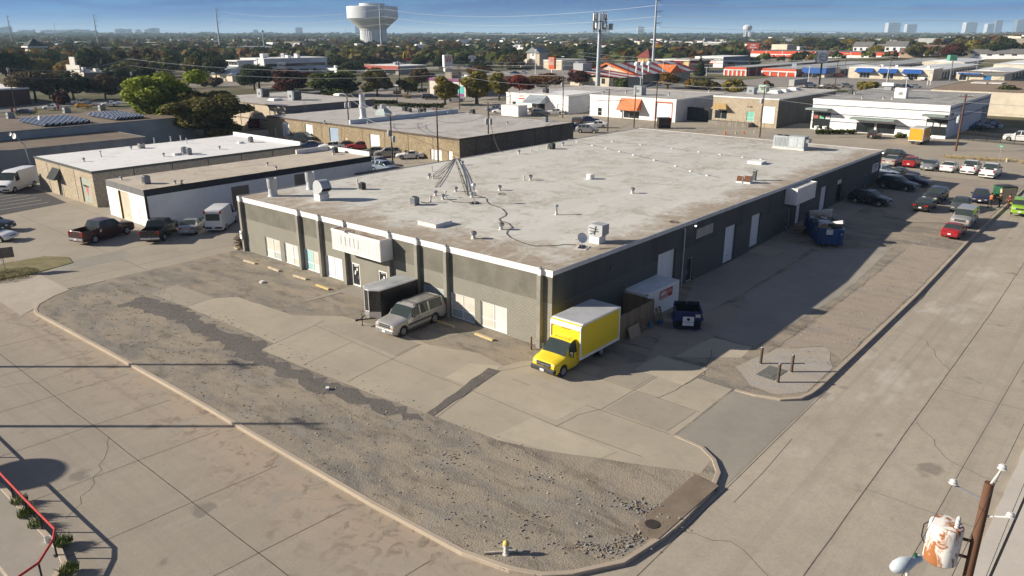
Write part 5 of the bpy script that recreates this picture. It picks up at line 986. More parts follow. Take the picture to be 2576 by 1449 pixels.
car('coupe','black',g(1335,520),-92,'black soft top car near the far corner of the warehouse',RG)
cw('suv','black','G',(1790,762),(1718,797),1,'black jeep like wagon with chrome grille standing at the shadow edge',RG,chrome=True)
cw('sedan','black','G',(1622,878),(1682,838),-1,'black sedan seen from behind at the edge of the building shadow',RG)
car('sedan','dgreen',g(1930,850),186,'damaged dark grey sedan with crumpled open bonnet',RG)
car('sedan','navy',g(2130,765),188,'dark blue sedan parked nose on next to the green dumpster',RG)
cw('bigsuv','champagne','G',(2088,985),(2030,1040),1,'silver grey full size wagon in the sun with dark roof rails',RG,chrome=True)
cw('sedan','red','G',(1925,1148),(1977,1100),-1,'dark red sedan nearest the kerb seen from behind',RG)
car('boxsuv','green',g(2530,885),186,'lime green boxy hatchback at the right picture edge',RG)
FR_='cars in the row along the far yard'
car('suv','black',g(1300,350),-88,'black estate behind the silver saloon at the left of the far row',FR_,1.0)
car('sedan','champagne',g(1248,400),0,'old silver saloon first in the far row',FR_,1.08); car('hatch','red',g(1440,415),2,'bright red hatchback in the far row',FR_,1.05); car('sedan','silver',g(1622,445),181,'silver saloon facing us in the far row',FR_); car('sedan','white',g(1820,462),0,'white saloon with red tail lights in the far row',FR_); car('pickup','white',g(2032,480),1,'white pickup next to the white saloon in the far row',FR_,.97,False); cw('pickup','white','G',(2282,541),(2335,507),-1,'white pickup last in the far row with open bed',FR_,chrome=False)
car('suv','black',g(1067,130),0,'black hatchback before the white building entrance',None,.92)
box_truck(g(1525,180)+Vector((0,0,0)),0,'amber yellow box truck parked by the white building','gold',5.2,roofm=mat('truck_roof_pale',(.50,.50,.47)))
car('pickup','white',g(2545,165),92,'white pickup at the right edge behind the iron fence',None,1.02,False)
l=lambda x,y:at('L',x,y)+Vector((0,0,.006))
LG='vehicles beside the white building on the left'
cw('pickup','maroon','L',(965,1190),(1285,1100),-1,'shiny dark maroon pickup with chrome bumpers and covered bed',LG,chrome=True)
cw('pickup','black','L',(1660,1165),(1775,1075),-1,'black pickup with empty bed beside the white building corner',LG,chrome=True)
car('sedan','silver',l(1945,1065),47,'silver saloon parked against the white wall',LG,.98)
car('van','white',l(2240,1020),44,'white high roof van with large rear window by the grey warehouse',LG,.98)
cw('van','white','L',(385,612),(120,692),1,'white cargo van with black lower trim parked at the stone building',LG)
car('sedan','white',l(-75,1160),-52,'white car cut off by the left picture edge',LG); car('suv','dark',l(-90,1060),-52,'dark car just behind the white one at the left edge',LG)
YG='cars in the yard before the brown pebble building'
def T2(x,y): return at('T2',x,y)
def A_(x,y): return at('A',x,y)
car('pickup','dark',T2(470,1430),-62,'black pickup before the blue shuttered door of the brown building',YG,1.0,True)
car('suv','tan',A_(1640,70),140,'tan old jeep like wagon by the wire fence',YG,.98); car('coupe','white',A_(1860,85),140,'white classic coupe with rear wheels showing by the wire fence',YG,.98); car('sedan','grey',A_(1500,50),140,'grey saloon left of the tan wagon',YG); car('sedan','paleblue',A_(1555,160),-75,'pale blue saloon behind the corner of the black trimmed building',YG); car('suv','paleblue',A_(1600,215),-80,'blue grey estate lower right of the pale blue saloon',YG,.95)
car('sedan','red',at('D',905,375),140,'dull red car behind the tan roofed building',YG); car('sedan','white',at('D',835,376),140,'white car behind the white parapet',YG); car('sedan','maroon',at('D',868,374),140,'dark red saloon between the white and red ones',YG); car('sedan','blue',at('D',780,374),140,'blue grey car behind the long white roof',YG)
T3=lambda x,y:at('T3',x,y)
SG='cars parked by the white repair shop'
car('suv','silver',T3(755,1335),-62,'silver crossover in front nearest the white repair shop',SG); car('sedan','white',T3(850,1285),125,'white police style saloon with dark wheels',SG,1.05); car('sedan','blue',T3(770,1230),-35,'grey blue saloon behind the white one',SG); car('boxsuv','dgreen',T3(660,1255),20,'dark boxy jeep left of the blue saloon',SG,1.05); car('sedan','white',T3(430,1150),125,'white saloon at the repair shop corner',SG); car('suv','champagne',T3(240,1120),125,'beige estate in front of the open shop bay',SG); car('suv','grey',T3(290,1165),-55,'grey estate before the beige one',SG); car('sedan','blue',T3(635,1315),-30,'dark blue car at the dark wall corner',SG); car('sedan','white',T3(755,1120),125,'pale saloon in the gap between the shop and the awning building',SG)
car('sedan','white',at('T2',2470,1140),120,'white sports car beyond the brown building roof',SG); car('sedan','paleblue',at('T2',2400,1120),130,'blue saloon beside the white sports car',SG)
OG='cars on the restaurant car park'
car('bigsuv','black',T2(1755,1000),-55,'black estate on the restaurant car park',OG,.92); car('pickup','white',T2(2010,1020),-50,'white pickup under the yellow green tree',OG,.92,False); car('suv','black',T2(1935,1005),-50,'black car hidden behind the white pickup',OG,.9)
car('sedan','maroon',T2(1340,882),132,'maroon saloon driving past the street trees',OG); car('suv','black',T2(1130,910),132,'black estate half hidden by the large green tree',OG)
t1=lambda x,y:at('T1',x,y)
WG='cars on the street at the left'
car('hatch','white',t1(525,1102),130,'white hatchback on the street beside the red flag banner',WG); car('pickup','silver',t1(820,1052),-50,'silver pickup behind the yellow car',WG,.85,False); car('hatch','gold',t1(850,1087),-50,'bright yellow hatchback on the street',WG); car('sedan','white',t1(1115,1067),130,'white saloon on the street right of the yellow car',WG); car('sedan','navy',t1(265,1152),-50,'dark blue saloon by the left utility pole',WG)
v=car('van','blue',at('D',408,354),125,'blue cab of a lorry parked behind the long white roof',None,1.0,name='lorry_cab')
t4=lambda x,y:at('T4',x,y)
QG='cars before the cream storage offices'
car('sedan','white',t4(1380,800),20,'white hatchback before the third blue awning',QG,1.1,lod=1); car('pickup','white',t4(1580,805),170,'white pickup at the corner of the cream storage office',QG,1.05,lod=1); car('sedan','black',t4(465,782),20,'black car by the blue fascia office',QG,1.1,lod=1); car('suv','white',t4(425,872),-55,'white hatchback beyond the stone building roof',QG,1,lod=1); car('suv','silver',t4(790,882),-55,'silver hatchback beside the bush at the roadside',QG,1,lod=1); car('suv','red',t4(710,772),-50,'red and white car by the gate of the storage yard',QG,1,lod=1)
for i,(x,c,l_) in enumerate(((600,'white','white car behind bare bushes at the roadside'),(1300,'silver','silver roof seen over the white building roof, first of three'),(1390,'blue','blue roof seen over the white building roof, middle of three'),(1475,'white','white roof seen over the white building roof, last of three'))): car('sedan',c,t4(x,886),-50,l_,QG,1.05,lod=1)
for x,y,c,l_ in ((110,735,'white','white saloon on the road behind the red tree'),(20,740,'blue','blue saloon beside the white one behind the red tree')): car('sedan',c,T3(x,y+8),130,l_,QG,1.1,lod=1)
car('suv','white',at('S4',1290,985),125,'white estate at the foot of the steel power pole',QG,1.1,lod=1); car('van','white',at('S4',2040,900),-50,'white van beside the bushes of the oil change shop',QG,1.0,lod=1); car('sedan','white',at('S4',1970,905),130,'white saloon left of the white van by the oil change shop',QG,1,lod=1)
tr=thing('semi_trailer','grey box semi trailer with dark red stripes beyond the stone building','trailer',at('T4',300,880),R(-2)); MB().box(-8,-1.3,1.1,8,1.3,4.0).build('box',mat('trailer_grey',(.40,.40,.40),(.33,.33,.33),.5,.5),tr)
for z in (1.5,1.85): MB().box(-8.02,-1.33,z,8.02,-1.3,z+.14).build('stripe',M_tl,tr)
for x in (-6.5,-5.3): w=mo('wheel',wheel_mesh(.41)[0],tr,(x,-1.1,.41),(PI/2,0,0)); mo('rim',wheel_mesh(.41)[1],w)
bin_(at('G',2370,740),R(-45),'green dumpster with black lids beside the people at the kerb',M_bg,2.5,2.1,2.0,'shut');
o=MB().cbox((0,0,1.1),(2.8,.3,2.2),0,0,R(-12)).build('wooden_board',mat('pale_ply',(.58,.44,.26),(.5,.38,.23),1.5),loc=at('G',2405,780),rz=R(-35)); tag(o,'large pale wooden board leaning by the green dumpster','board')
def person(p,rz_,label,pose,cols):
 t=thing('person',label,'person',p,R(rz_)); t.scale=(US,)*3; sk,sh,tr_,ha=[mat('cloth_%s'%n,c,tuple(q*.7 for q in c),6,.9) for n,c in cols]
 J=pose; nm=list(J); vs=[J[k][:3] for k in nm]; rad=[J[k][3] for k in nm]
 E_=[('pelvis','belly'),('belly','chest'),('chest','neck'),('neck','head'),('head','crown')]
 for s in 'lr': E_+=[('chest','sho'+s),('sho'+s,'elb'+s),('elb'+s,'wri'+s),('wri'+s,'palm'+s),('pelvis','hip'+s),('hip'+s,'kne'+s),('kne'+s,'ank'+s),('ank'+s,'toe'+s)]
 ix={k:i for i,k in enumerate(nm)}; ed=[(ix[a],ix[b]) for a,b in E_]; vs=list(vs)
 for s in 'lr':
  a=Vector(J['wri'+s][:3]); b=Vector(J['palm'+s][:3]); d=(b-a).normalized(); q=Vector((-d.y,d.x,0)); q=q.normalized() if q.length>.1 else Vector((1,0,0))
  for i,l_ in enumerate((.07,.08,.085,.075)): vs.append(b+q*(.02*i-.03)+d*.02); vs.append(b+q*(.024*i-.036)+d*l_+Vector((0,0,-.01))); rad+=[.009,.008]; n=len(vs); ed+=[(ix['palm'+s],n-2),(n-2,n-1)]
  vs.append(a+d*.03+q*.045); vs.append(a+d*.06+q*.065); rad+=[.011,.009]; n=len(vs); ed+=[(ix['wri'+s],n-2),(n-2,n-1)]
 def skin(name,keep,m,grow=1,sub=1):
  kv=sorted({v for e in keep for v in e}); mp={v:i for i,v in enumerate(kv)}; me=bpy.data.meshes.new(name); me.from_pydata([vs[v] for v in kv],[(mp[a],mp[b]) for a,b in keep],[]); me.materials.append(m)
  o=bpy.data.objects.new(name,me); COL.objects.link(o); md=o.modifiers.new('Skin','SKIN'); md.use_smooth_shade=True
  for i,v in enumerate(kv): o.data.skin_vertices[0].data[i].radius=(rad[v]*grow,)*2; o.data.skin_vertices[0].data[i].use_root=(i==0)
  sb=o.modifiers.new('Sub','SUBSURF'); sb.levels=sub; sb.render_levels=sub; o.parent=t; return o
 body=skin('body',ed,sk); N_=lambda *L_:[e for e in ed if (nm[e[0]] if e[0]<len(nm) else '')+'-'+(nm[e[1]] if e[1]<len(nm) else '') in L_]
 skin('shirt',N_('pelvis-belly','belly-chest','chest-shol','chest-shor','shol-elbl','shor-elbr'),sh,1.16); skin('trousers',N_('pelvis-hipl','pelvis-hipr','hipl-knel','hipr-kner','knel-ankl','kner-ankr'),tr_,1.15)
 h=J['crown']; MB().ball((h[0]-.015,h[1],h[2]-.03),.115,10,0,.95).build('hair',ha,t,60); hd=J['head']
 for s in (-1,1): MB().ball((hd[0]+.1,hd[1]+s*.035,hd[2]+.03),.014,6).build('eye',M_ink,t); MB().ball((hd[0]+.0,hd[1]+s*.1,hd[2]+.01),.028,6).build('ear',sk,t)
 MB().ball((hd[0]+.115,hd[1],hd[2]),.02,6,0,1.3).build('nose',sk,t); MB().box(hd[0]+.095,hd[1]-.025,hd[2]-.06,hd[0]+.108,hd[1]+.025,hd[2]-.05).build('mouth',M_tl,t)
 for s in 'lr': a=J['ank'+s]; MB().cbox((a[0]+.06,a[1],max(.045,a[2]-.03)),(.27,.1,.09)).build('shoe',M_ink,t)
 return t
def pose(lean=0,arml=(.1,.3,1.0),armr=(.1,-.3,1.0),elbl=(.02,.26,1.15),elbr=(.02,-.26,1.15),st=.0):
 return dict(pelvis=(0,0,.95,.13),belly=(lean*.3,0,1.12,.125),chest=(lean*.7,0,1.36,.135),neck=(lean*.9,0,1.52,.055),head=(lean+.02,0,1.63,.09),crown=(lean+.0,0,1.72,.075),
     shol=(lean*.7,.19,1.43,.062),shor=(lean*.7,-.19,1.43,.062),elbl=(*elbl,.045),elbr=(*elbr,.045),wril=(*arml,.032),wrir=(*armr,.032),palml=(arml[0]+.06,arml[1],arml[2]-.05,.036),palmr=(armr[0]+.06,armr[1],armr[2]-.05,.036),
     hipl=(0,.1,.9,.1),hipr=(0,-.1,.9,.1),knel=(st*.6+.03,.11,.5,.065),kner=(-st*.3+.03,-.11,.5,.065),ankl=(st,.11,.08,.045),ankr=(-st,-.11,.1,.045),toel=(st+.15,.11,.04,.04),toer=(-st+.14,-.11,.04,.04))
SKN=('skin',(.34,.20,.13))
person(at('G',2225,830),-50,'person in orange shirt and dark shorts walking by the dark blue sedan',pose(.06,(.42,.2,1.25),(.1,-.28,.95),(.2,.26,1.22),(-.05,-.27,1.15),.28),[SKN,('orange',(.75,.13,.02)),('charcoal',(.03,.03,.035)),('hair',(.02,.015,.012))])
person(at('G',2325,830),130,'person in black clothes reaching out beside the green dumpster',pose(.08,(.45,.25,1.3),(.42,-.12,1.25),(.22,.28,1.25),(.2,-.24,1.2),.12),[SKN,('black',(.015,.015,.016)),('black2',(.02,.02,.022)),('hair',(.02,.015,.012))])
person(at('G',2412,840),130,'person in maroon outfit standing by the green car',pose(.0,(.2,.24,1.05),(.2,-.2,1.0),(.0,.27,1.18),(.0,-.27,1.15),.08),[SKN,('maroon',(.13,.018,.025)),('maroon2',(.11,.016,.022)),('hair',(.02,.015,.012))])
# neighbouring buildings
FOOT=[(0,0,93,49)]
def shell_b(name,label,cat,X0,Y0,X1,Y1,z0,zt,mf,ms,mr,fo=(),so=(),edge=None,eh=.25,depth=.22,par=0,bandm=None,bandh=0,mb2=None):
 """flat roofed block: front faces -X, side faces -Y; child meshes in local coordinates"""
 t=thing(name,label,cat,(X0,Y0,z0)); w,l,h=X1-X0,Y1-Y0,zt-z0; FOOT.append((X0,Y0,X1,Y1))
 mb=MB(); wall(mb,'x',0,l,-.2,h,fo,(h-bandh,) if bandh else (),depth,(0,1),0); mb.build('front_wall',[mf,bandm or mf],t)
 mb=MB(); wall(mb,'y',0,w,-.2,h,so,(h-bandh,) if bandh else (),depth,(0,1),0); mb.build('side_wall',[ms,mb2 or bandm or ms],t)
 mb=MB(); wall(mb,'x',0,l,-.2,h,(),(),0,(0,),0,w,True); wall(mb,'y',0,w,-.2,h,(),(),0,(0,),0,l,True); mb.build('rear_wall',ms,t)
 MB().quad((0,0,h-par-.02),(w,0,h-par-.02),(w,l,h-par-.02),(0,l,h-par-.02)).build('roof',mr,t)
 if edge is not None:
  e=.12; MB().box(-e,-e,h-eh,0,l+e,h+.05).build('front_coping',edge,t); MB().box(0,-e,h-eh,w+e,0,h+.05).build('side_coping',edge,t)
  MB().box(w,0,h-eh,w+e,l+e,h+.05).box(0,l,h-eh,w,l+e,h+.05).build('rear_coping',edge,t)
 return t,w,l,h
def fo(t,T_,X0,Y0,z0,*r):     # opening rectangles on a front wall from pixel corners
 out=[]
 for a,b,c,d in r:
  y1,zt=onx(t,a,b,X0); y0,zb=onx(t,c,d,X0); out.append((min(y0,y1)-Y0,max(y0,y1)-Y0,max(0,zb-z0),zt-z0))
 return out
def so(t,T_,X0,Y0,z0,*r):
 out=[]
 for a,b,c,d in r:
  x1,zt=ony(t,a,b,Y0); x0,zb=ony(t,c,d,Y0); out.append((min(x0,x1)-X0,max(x0,x1)-X0,max(0,zb-z0),zt-z0))
 return out
def unit(par,x,y,z,w,d,h,m=None,name='roof_unit'):
 w*=.74; d*=.74; h*=.8; b=MB(); b.box(x-w/2,y-d/2,z,x+w/2,y+d/2,z+.25); b.box(x-w/2+.06,y-d/2+.06,z+.25,x+w/2-.08,y+d/2-.08,z+h)
 o=b.build(name,m or M_acg,par); g=MB()
 for i in range(4): g.box(x-w/2+.03,y-d/2+.3*d+i*d*.09,z+h*.3,x-w/2+.06,y-d/2+.3*d+(i+.55)*d*.09,z+h*.6)
 g.lathe([(min(w,d)*.3,h),(min(w,d)*.3,h+.08),(min(w,d)*.24,h+.04)],(x,y,z),14); g.build('grille',M_acd,o); return o
M_peb=pebble('pebble_brown',(.30,.235,.145),(.20,.145,.085),(.38,.33,.24)); M_pebs=pebble('pebble_brown_shade',(.16,.135,.105),(.11,.09,.07),(.21,.185,.155)); M_stone=pebble('pebble_tan',(.40,.33,.235),(.30,.24,.165),(.48,.42,.33)); M_stones=pebble('pebble_tan_shade',(.25,.225,.19),(.19,.17,.145),(.31,.285,.25))  # second of each pebble pair has the side wall's shade in its tones
M_rf1=m_roof('roof_pale',(.47,.45,.42),(.42,.40,.375),(.26,.215,.17),0,.55,4,seed=2); M_rf2=m_roof('roof_white',(.74,.735,.72),(.70,.695,.68),(.52,.50,.47),0,.35,5,seed=4); M_rf3=m_roof('roof_tan',(.52,.455,.37),(.46,.40,.325),(.30,.245,.19),0,.7,30,seed=6); M_rf4=m_roof('roof_brown',(.20,.155,.115),(.175,.135,.10),(.11,.09,.07),0,.6,30,seed=8); M_rf5=m_roof('roof_gravel',(.27,.20,.14),(.24,.18,.125),(.18,.13,.09),0,.5,40,seed=9); M_rf6=m_roof('roof_streaked',(.36,.35,.33),(.31,.30,.285),(.13,.125,.115),0,.85,2.2,seed=10)
M_wb=bricks('white_brick',(.80,.80,.79),(.77,.77,.76),(.66,.66,.66),.5,.16,.012,.8,.25); M_blkp=mat('black_trim',(.022,.024,.028),(.035,.036,.04),1.5,.6); M_gryp=mat('grey_trim',(.145,.15,.15),(.11,.11,.11),.8,.8); M_cream2=mat('cream_wall',(.56,.50,.39),(.47,.42,.33),.35,.85); M_beige=mat('beige_wall',(.48,.405,.31),(.42,.355,.27),.3,.9); M_greyw=mat('grey_wall',(.30,.31,.31),(.23,.24,.24),.35,.9,streak=True); M_blue=mat('awning_blue',(.025,.10,.34),(.02,.075,.25),1,.6); M_org=mat('awning_orange',(.60,.13,.035),(.5,.11,.03),2,.6); M_sto=mat('storage_red',(.58,.075,.025),(.46,.06,.02),.8,.55); M_brn=mat('brown_shutter',(.26,.215,.175),(.21,.175,.14),1,.6); M_bshut=mat('blue_shutter',(.30,.40,.52),(.25,.33,.43),1,.6)
a=at('L',985,830); X0,Y0=a.x,a.y; h=up(a,'L',925,470); Y1=onx('L',345,315,X0)[0]; X1=ony('D',757,352,Y0)[0]
o_=fo('L',0,X0,Y0,0,(575,545,640,715),(800,520,940,800))
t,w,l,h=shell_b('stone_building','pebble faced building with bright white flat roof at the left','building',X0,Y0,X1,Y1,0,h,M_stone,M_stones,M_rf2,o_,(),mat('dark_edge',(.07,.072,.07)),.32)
glazed('door',t,'x',.15,*o_[0],M_gl,M_dark,1,1,fw=.1,handle=True); d=rollup('garage_door',t,'x',.2,*o_[1],mat('pale_green_door',(.34,.37,.31),(.28,.31,.26),1,.7))
hc=[(0,-.55),(-.5,.15),(-.46,.42),(-.22,.5),(0,.3),(.22,.5),(.46,.42),(.5,.15)]; a_,b_,c_,d_=o_[1]; MB().quad(*[(.135,(a_+b_)/2-.1+p_[0]*.75,(c_+d_)/2-.2+p_[1]*1.5) for p_ in hc][::-1]).build('heart_mark',mat('heart_pink',(.62,.10,.10)),d); word('LOOKING AT',.42,M_ink,d,(.13,(a_+b_)/2+.2,d_-1.35),FX,sx=.8)
aw=o_[0]; pr=MB(); pr.quad((-.05,aw[0]-.7,aw[3]+1.9),(-.05,aw[1]+.9,aw[3]+1.9),(-1.3,aw[1]+.9,aw[3]+.2),(-1.3,aw[0]-.7,aw[3]+.2)); pr.quad((-.05,aw[0]-.7,aw[3]+1.9),(-1.3,aw[0]-.7,aw[3]+.2),(-.05,aw[0]-.7,aw[3]+.2)); pr.quad((-.05,aw[1]+.9,aw[3]+1.9),(-.05,aw[1]+.9,aw[3]+.2),(-1.3,aw[1]+.9,aw[3]+.2))
for i in range(8): y=aw[0]-.7+(aw[1]-aw[0]+1.6)*i/7; pr.tube((-.07,y,aw[3]+1.93),(-1.32,y,aw[3]+.23),.04,n=4)
pr.build('awning',mat('awning_slate',(.085,.095,.10),(.06,.066,.07)),t)
for y in (l*.78,l*.55,l*.3): MB().box(-.03,y-.05,0,-.003,y+.05,h-.3).build('joint_strip',M_gryp,t)
for i in range(1,6): MB().box(w*i/6-.06,-.03,0,w*i/6+.06,-.003,h-.3).build('joint_strip',M_blkp,t)
tag(MB().box(-.15,-.1,0,.15,.4,.5).build('wall_box',M_acg,loc=(X0-.1,Y1-1.2,2.2)),'grey utility box by the white van on the stone building wall','utility box')
rw=MB().box(X1-X0-.3,.0,h-.02,X1-X0,l,h+.65).build('end_parapet',M_wht,t)
hz=h
LG2='small vents on the bright white roof at the left'
for x,y,l_ in ((845,365,'black capped vent near the front of the bright white roof'),(1320,243,'low round vent at the rear of the bright white roof left of the cooler'),(1648,315,'low round vent left of the twin condensers'),(2210,243,'round vent right of the twin condensers on the bright white roof')): vent(at('L',x,y,hz),l_,.9,0,LG2)
for x,y,l_ in ((1018,318,'short pipe in the middle of the bright white roof'),(1720,165,'first pipe at the rear of the bright white roof by the blue lorry'),(1820,155,'double pipe at the rear edge of the bright white roof'),(1880,183,'squat pipe vent at the rear edge of the bright white roof'),(1555,180,'tall pipe left of the blue lorry cab')):
 v=thing('vent_pipe',l_,'pipe',at('L',x,y,hz),0,LG2); MB().lathe([(.2,0),(.11,.08),(.1,.9)],n=8).build('pipe',M_flash,v); MB().lathe([(.17,.85),(.17,1.0)],n=8).build('cap',M_cap,v)
condenser(at('L',1425,232,hz),'white louvred cooler at the rear of the bright white roof',1.3,1.1,1.1,M_act); condenser(at('L',1855,285,hz),'rear one of the twin grey condensers on the bright white roof',.95,.95,1.5,M_acg); condenser(at('L',1905,297,hz),'front one of the twin grey condensers on the bright white roof',.95,.95,1.5,M_acg); condenser(at('L',2525,172,hz),'single grey condenser by the white end parapet',.95,.95,1.4,M_acg)
tag(MB().box(-.7,-.4,0,.7,.4,.35).build('roof_box',M_wht,loc=at('L',1785,300,hz)),'white box duct beside the twin condensers','duct box'); tag(MB().box(-.5,-.4,0,.5,.4,.3).build('roof_box',M_wht,loc=at('L',2420,182,hz)),'white box duct by the single condenser','duct box')
a=at('L',1500,1030); X0,Y0=a.x,a.y; h=up(a,'L',1465,655); Y1=onx('L',1060,560,X0)[0]; X1=ony('A',1470,12,Y0)[0]
o_=fo('L',0,X0,Y0,0,(1190,655,1345,1000),(1137,750,1168,930),(1398,830,1422,1015)); s_=so('L',0,X0,Y0,0,(2320,625,2545,875))+so('A',0,X0,Y0,0,(60,375,270,620),(695,250,812,365))
s_=[s_[1],s_[2]]
t,w,l,h=shell_b('white_building','low white brick building with wide black side band and tan roof','building',X0,Y0,X1,Y1,0,h,M_wb,M_wb,M_rf3,o_,s_,None,0,.25,.0,M_gryp,.95,M_blkp)
rollup('garage_door',t,'x',.2,*o_[0],M_cream2,rows=14); MB().box(-.03,o_[0][1],0,.18,o_[0][1]+.22,o_[0][3]).build('yellow_jamb',mat('jamb_yellow',(.42,.24,.03)),t)
for q in o_[1:]: d=MB().box(.1,q[0],q[2],.16,q[1],q[3]).build('door',M_greyw,t); MB().box(.05,q[0]+.1,1.0,.1,q[0]+.2,1.1).build('handle',M_dark,d)
for q in s_: rollup('garage_door',t,'y',.2,*q,M_brn,rows=8)
MB().box(-.02,-.02,0,.35,-.003,h-.95).build('corner_band',M_blkp,t); MB().box(w-.3,.2,h-.02,w,l,h+.7).box(w*.82,l-.3,h-.02,w-.3,l,h+.7).build('end_parapet',M_wht,t)
MB().box(w*.9,-2.6,2.6,w+6,-.02,2.75).build('lean_to_roof',M_rcap,t)
condenser(at('L',1475,588,h),'tall grey condenser at the front of the tan roof with black band',1.15,1.15,1.5,M_acg); condenser(at('D',843,384,h),'grey condenser at the far parapet of the tan roof',1.1,1.1,1.3,M_acd)
for t_,x,y,l_ in (('L',1222,550,'pale pipe at the front of the tan roof'),('L',1828,590,'thin pipe with a shadow on the tan roof edge'),('L',1762,592,'small cone vent on the tan roof edge'),('A',428,155,'square grey vent in the middle of the tan roof'),('A',515,195,'white cone vent above the black band'),('A',1090,45,'tall grey vent at the far end of the tan roof')): vent(at(t_,x,y,h),l_,.8 if x!=1090 else 1.2,0,'vents on the tan roof with the black band')
a=at('L',60,480); Y0=a.y; z=up(a,'L',60,262); X1=ony('L',1462,138,Y0)[0]; Y1=at('L',1090,62,z).y
t,w,l,h=shell_b('grey_building','low stained grey wall building with brown gravel roof at the far left','building',a.x-26,Y0,X1,Y1,0,z,M_greyw,M_greyw,M_rf4,(),(),M_greyw,.1)
unit(t,24,2.5,h,3,2.2,1.9,M_act,'rooftop_cooler')
v=thing('antenna_pole','leaning steel pole with white dishes and a mast at the grey building','antenna',at('L',330,480)); MB().tube((0,0,0),(-.4,.2,5.4),.12).tube((-.4,.2,5.4),(-1.6,.5,7.3),.1).build('pole',M_metal,v)
for p_,r in (((-1.7,.4,7.2),.55),((-2.2,.6,7.6),.35)): o=MB().lathe(dishm(r,.12),cap=False,n=14).build('dish',M_wht,v,40); o.location=p_; o.rotation_euler=(0,R(-75),R(20))
v=thing('antenna_mast','thin mast with round white dish behind the grey wall','antenna',at('L',470,290)); MB().tube((0,0,0),(0,0,8.2),.06).tube((.5,0,0),(.5,0,7),.06).build('mast',M_metal,v); o=MB().lathe(dishm(.5,.12),cap=False,n=14).build('dish',M_wht,v,40); o.location=(-.1,0,8); o.rotation_euler=(0,R(-80),0)
zs=6.0; a=at('T1',0,1330,zs); b=at('T1',1480,1207,zs); Y0=(a.y+b.y)/2;
t,w,l,h=shell_b('solar_building','long building with rows of solar panels on its brown roof','building',a.x-30,Y0,b.x+12,Y0+34,.4,zs,M_greyw,mat('bluish_wall',(.33,.37,.38),(.28,.31,.32),.3,.9),M_rf4,(),(),M_greyw,.15)
M_pv=mat('solar_cell',(.035,.05,.085),(.028,.038,.065),2,.25,.2,.6)
for k,(c0_,c1_,l_) in enumerate((((90,1192),(965,1218),'left solar array of tilted blue panel rows'),((780,1137),(1480,1172),'right solar array of tilted blue panel rows partly behind the tree'))):
 A0=at('T1',*c0_,zs+.4); A1=at('T1',*c1_,zs+.4); v=thing('solar_array',l_,'solar panels',(A0.x,min(A0.y,A1.y),zs),0,'solar arrays on the brown roof'); ly=abs(A0.y-A1.y)*.55+4; n=8; st_=(A1.x-A0.x)/n*.9
 for i in range(n):
  mb=MB(); x=i*st_; mb.quad((x,0,.25),(x+st_*.86,0,.95),(x+st_*.86,ly,.95),(x,ly,.25)); mb.quad((x+st_*.86,0,.95),(x+st_*.9,0,.1),(x+st_*.9,ly,.1),(x+st_*.86,ly,.95),m=1); mb.quad((x,0,.1),(x+st_*.86,0,.1),(x+st_*.86,0,.95),(x,0,.25),m=1)
  nn=6
  for j in range(nn+1): y=ly*j/nn; mb.quad((x,y-.06,.262),(x+st_*.86,y-.06,.962),(x+st_*.86,y+.06,.962),(x,y+.06,.262),m=2)
  mb.build('panel_row',[M_pv,M_blkp,M_alu],v)
for x,y,l_ in ((675,1135,'pair of white coolers between the two solar arrays'),(110,1190,'white box cooler at the left end of the solar roof'),(1030,1110,'grey cooler behind the right solar array')):
 v=thing('rooftop_unit',l_,'air conditioner',at('T1',x,y,zs)); unit(v,0,0,0,2.2,2,1.7,M_acg,'cabinet')
a=at('T1',2450,1258); zb=a.z+up(a,'T1',2440,1025); X0=a.x; Y1=onx('T1',2100,985,X0)[0]+6; Y0=onx('T2',293,1068,X0)[0]; X1=ony('T2',1187,968,Y0)[0]
t,w,l,h=shell_b('beige_building','beige panelled building with pale roof and boxy air conditioners behind the big tree','building',X0,Y0,X1,Y1,a.z,zb,M_beige,mat('beige_shade',(.19,.18,.17),(.16,.15,.145),.3,.9),M_rf1,(),(),mat('brown_edge',(.17,.14,.115)),.3)  # side wall colour carries the shade of its unlit face
for i in range(1,6): MB().box(-.06,l*i/6-.12,0,-.003,l*i/6+.12,h-.3).build('pier',M_rcap,t)
MB().box(-.08,0,h*.32,-.004,l,h*.36).build('string_course',M_rcap,t)
for x,y,w_,l_ in ((70,975,3.6,'white boxy air conditioner on the beige building roof at the left'),(385,1005,3.8,'pale boxy air conditioner with dark end on the beige building roof')):
 v=thing('rooftop_unit',l_,'air conditioner',at('T2',x,y,zb)); unit(v,0,0,0,w_,w_*.9,w_*.85,M_acg,'cabinet'); MB().box(-w_*.37,-w_*.37-.7,.3,w_*.3,-w_*.34,w_*.65).build('condenser_end',M_acd,v)
v=thing('roof_ladder','thin roof ladder on the shaded side of the beige building','ladder',at('T2',485,1060,zb));
for x in (-.3,.3): MB().tube((x,-.1,-3.5),(x,-.1,1.4),.04,n=5).build('stile',M_metal,v)
for i in range(9): MB().tube((-.3,-.1,-3.3+i*.5),(.3,-.1,-3.3+i*.5),.03,n=4).build('rung',M_metal,v)
for x,y,l_ in ((195,1010,'flat skylight on the beige building roof'),(845,960,'domed skylight on the beige building roof at the right')): tag(MB().box(-1.5,-1.5,0,1.5,1.5,.4).box(-1.2,-1.2,.4,1.2,1.2,.6).build('skylight',M_wht,loc=at('T2',x,y,zb)),l_,'skylight')
v=bin_(at('T1',2560,1290),R(-40),'dark red dumpster beside the beige building',mat('bin_red',(.14,.012,.015)),3.0,2.2,2.0)
a=at('T2',130,1360); X0=a.x; h=up(a,'T2',125,1165); zb=a.z+h; Y1=a.y; Y0=onx('T2',2045,1387,X0)[0]; X1=ony('T3',620,1217,Y0)[0]; z0=a.z
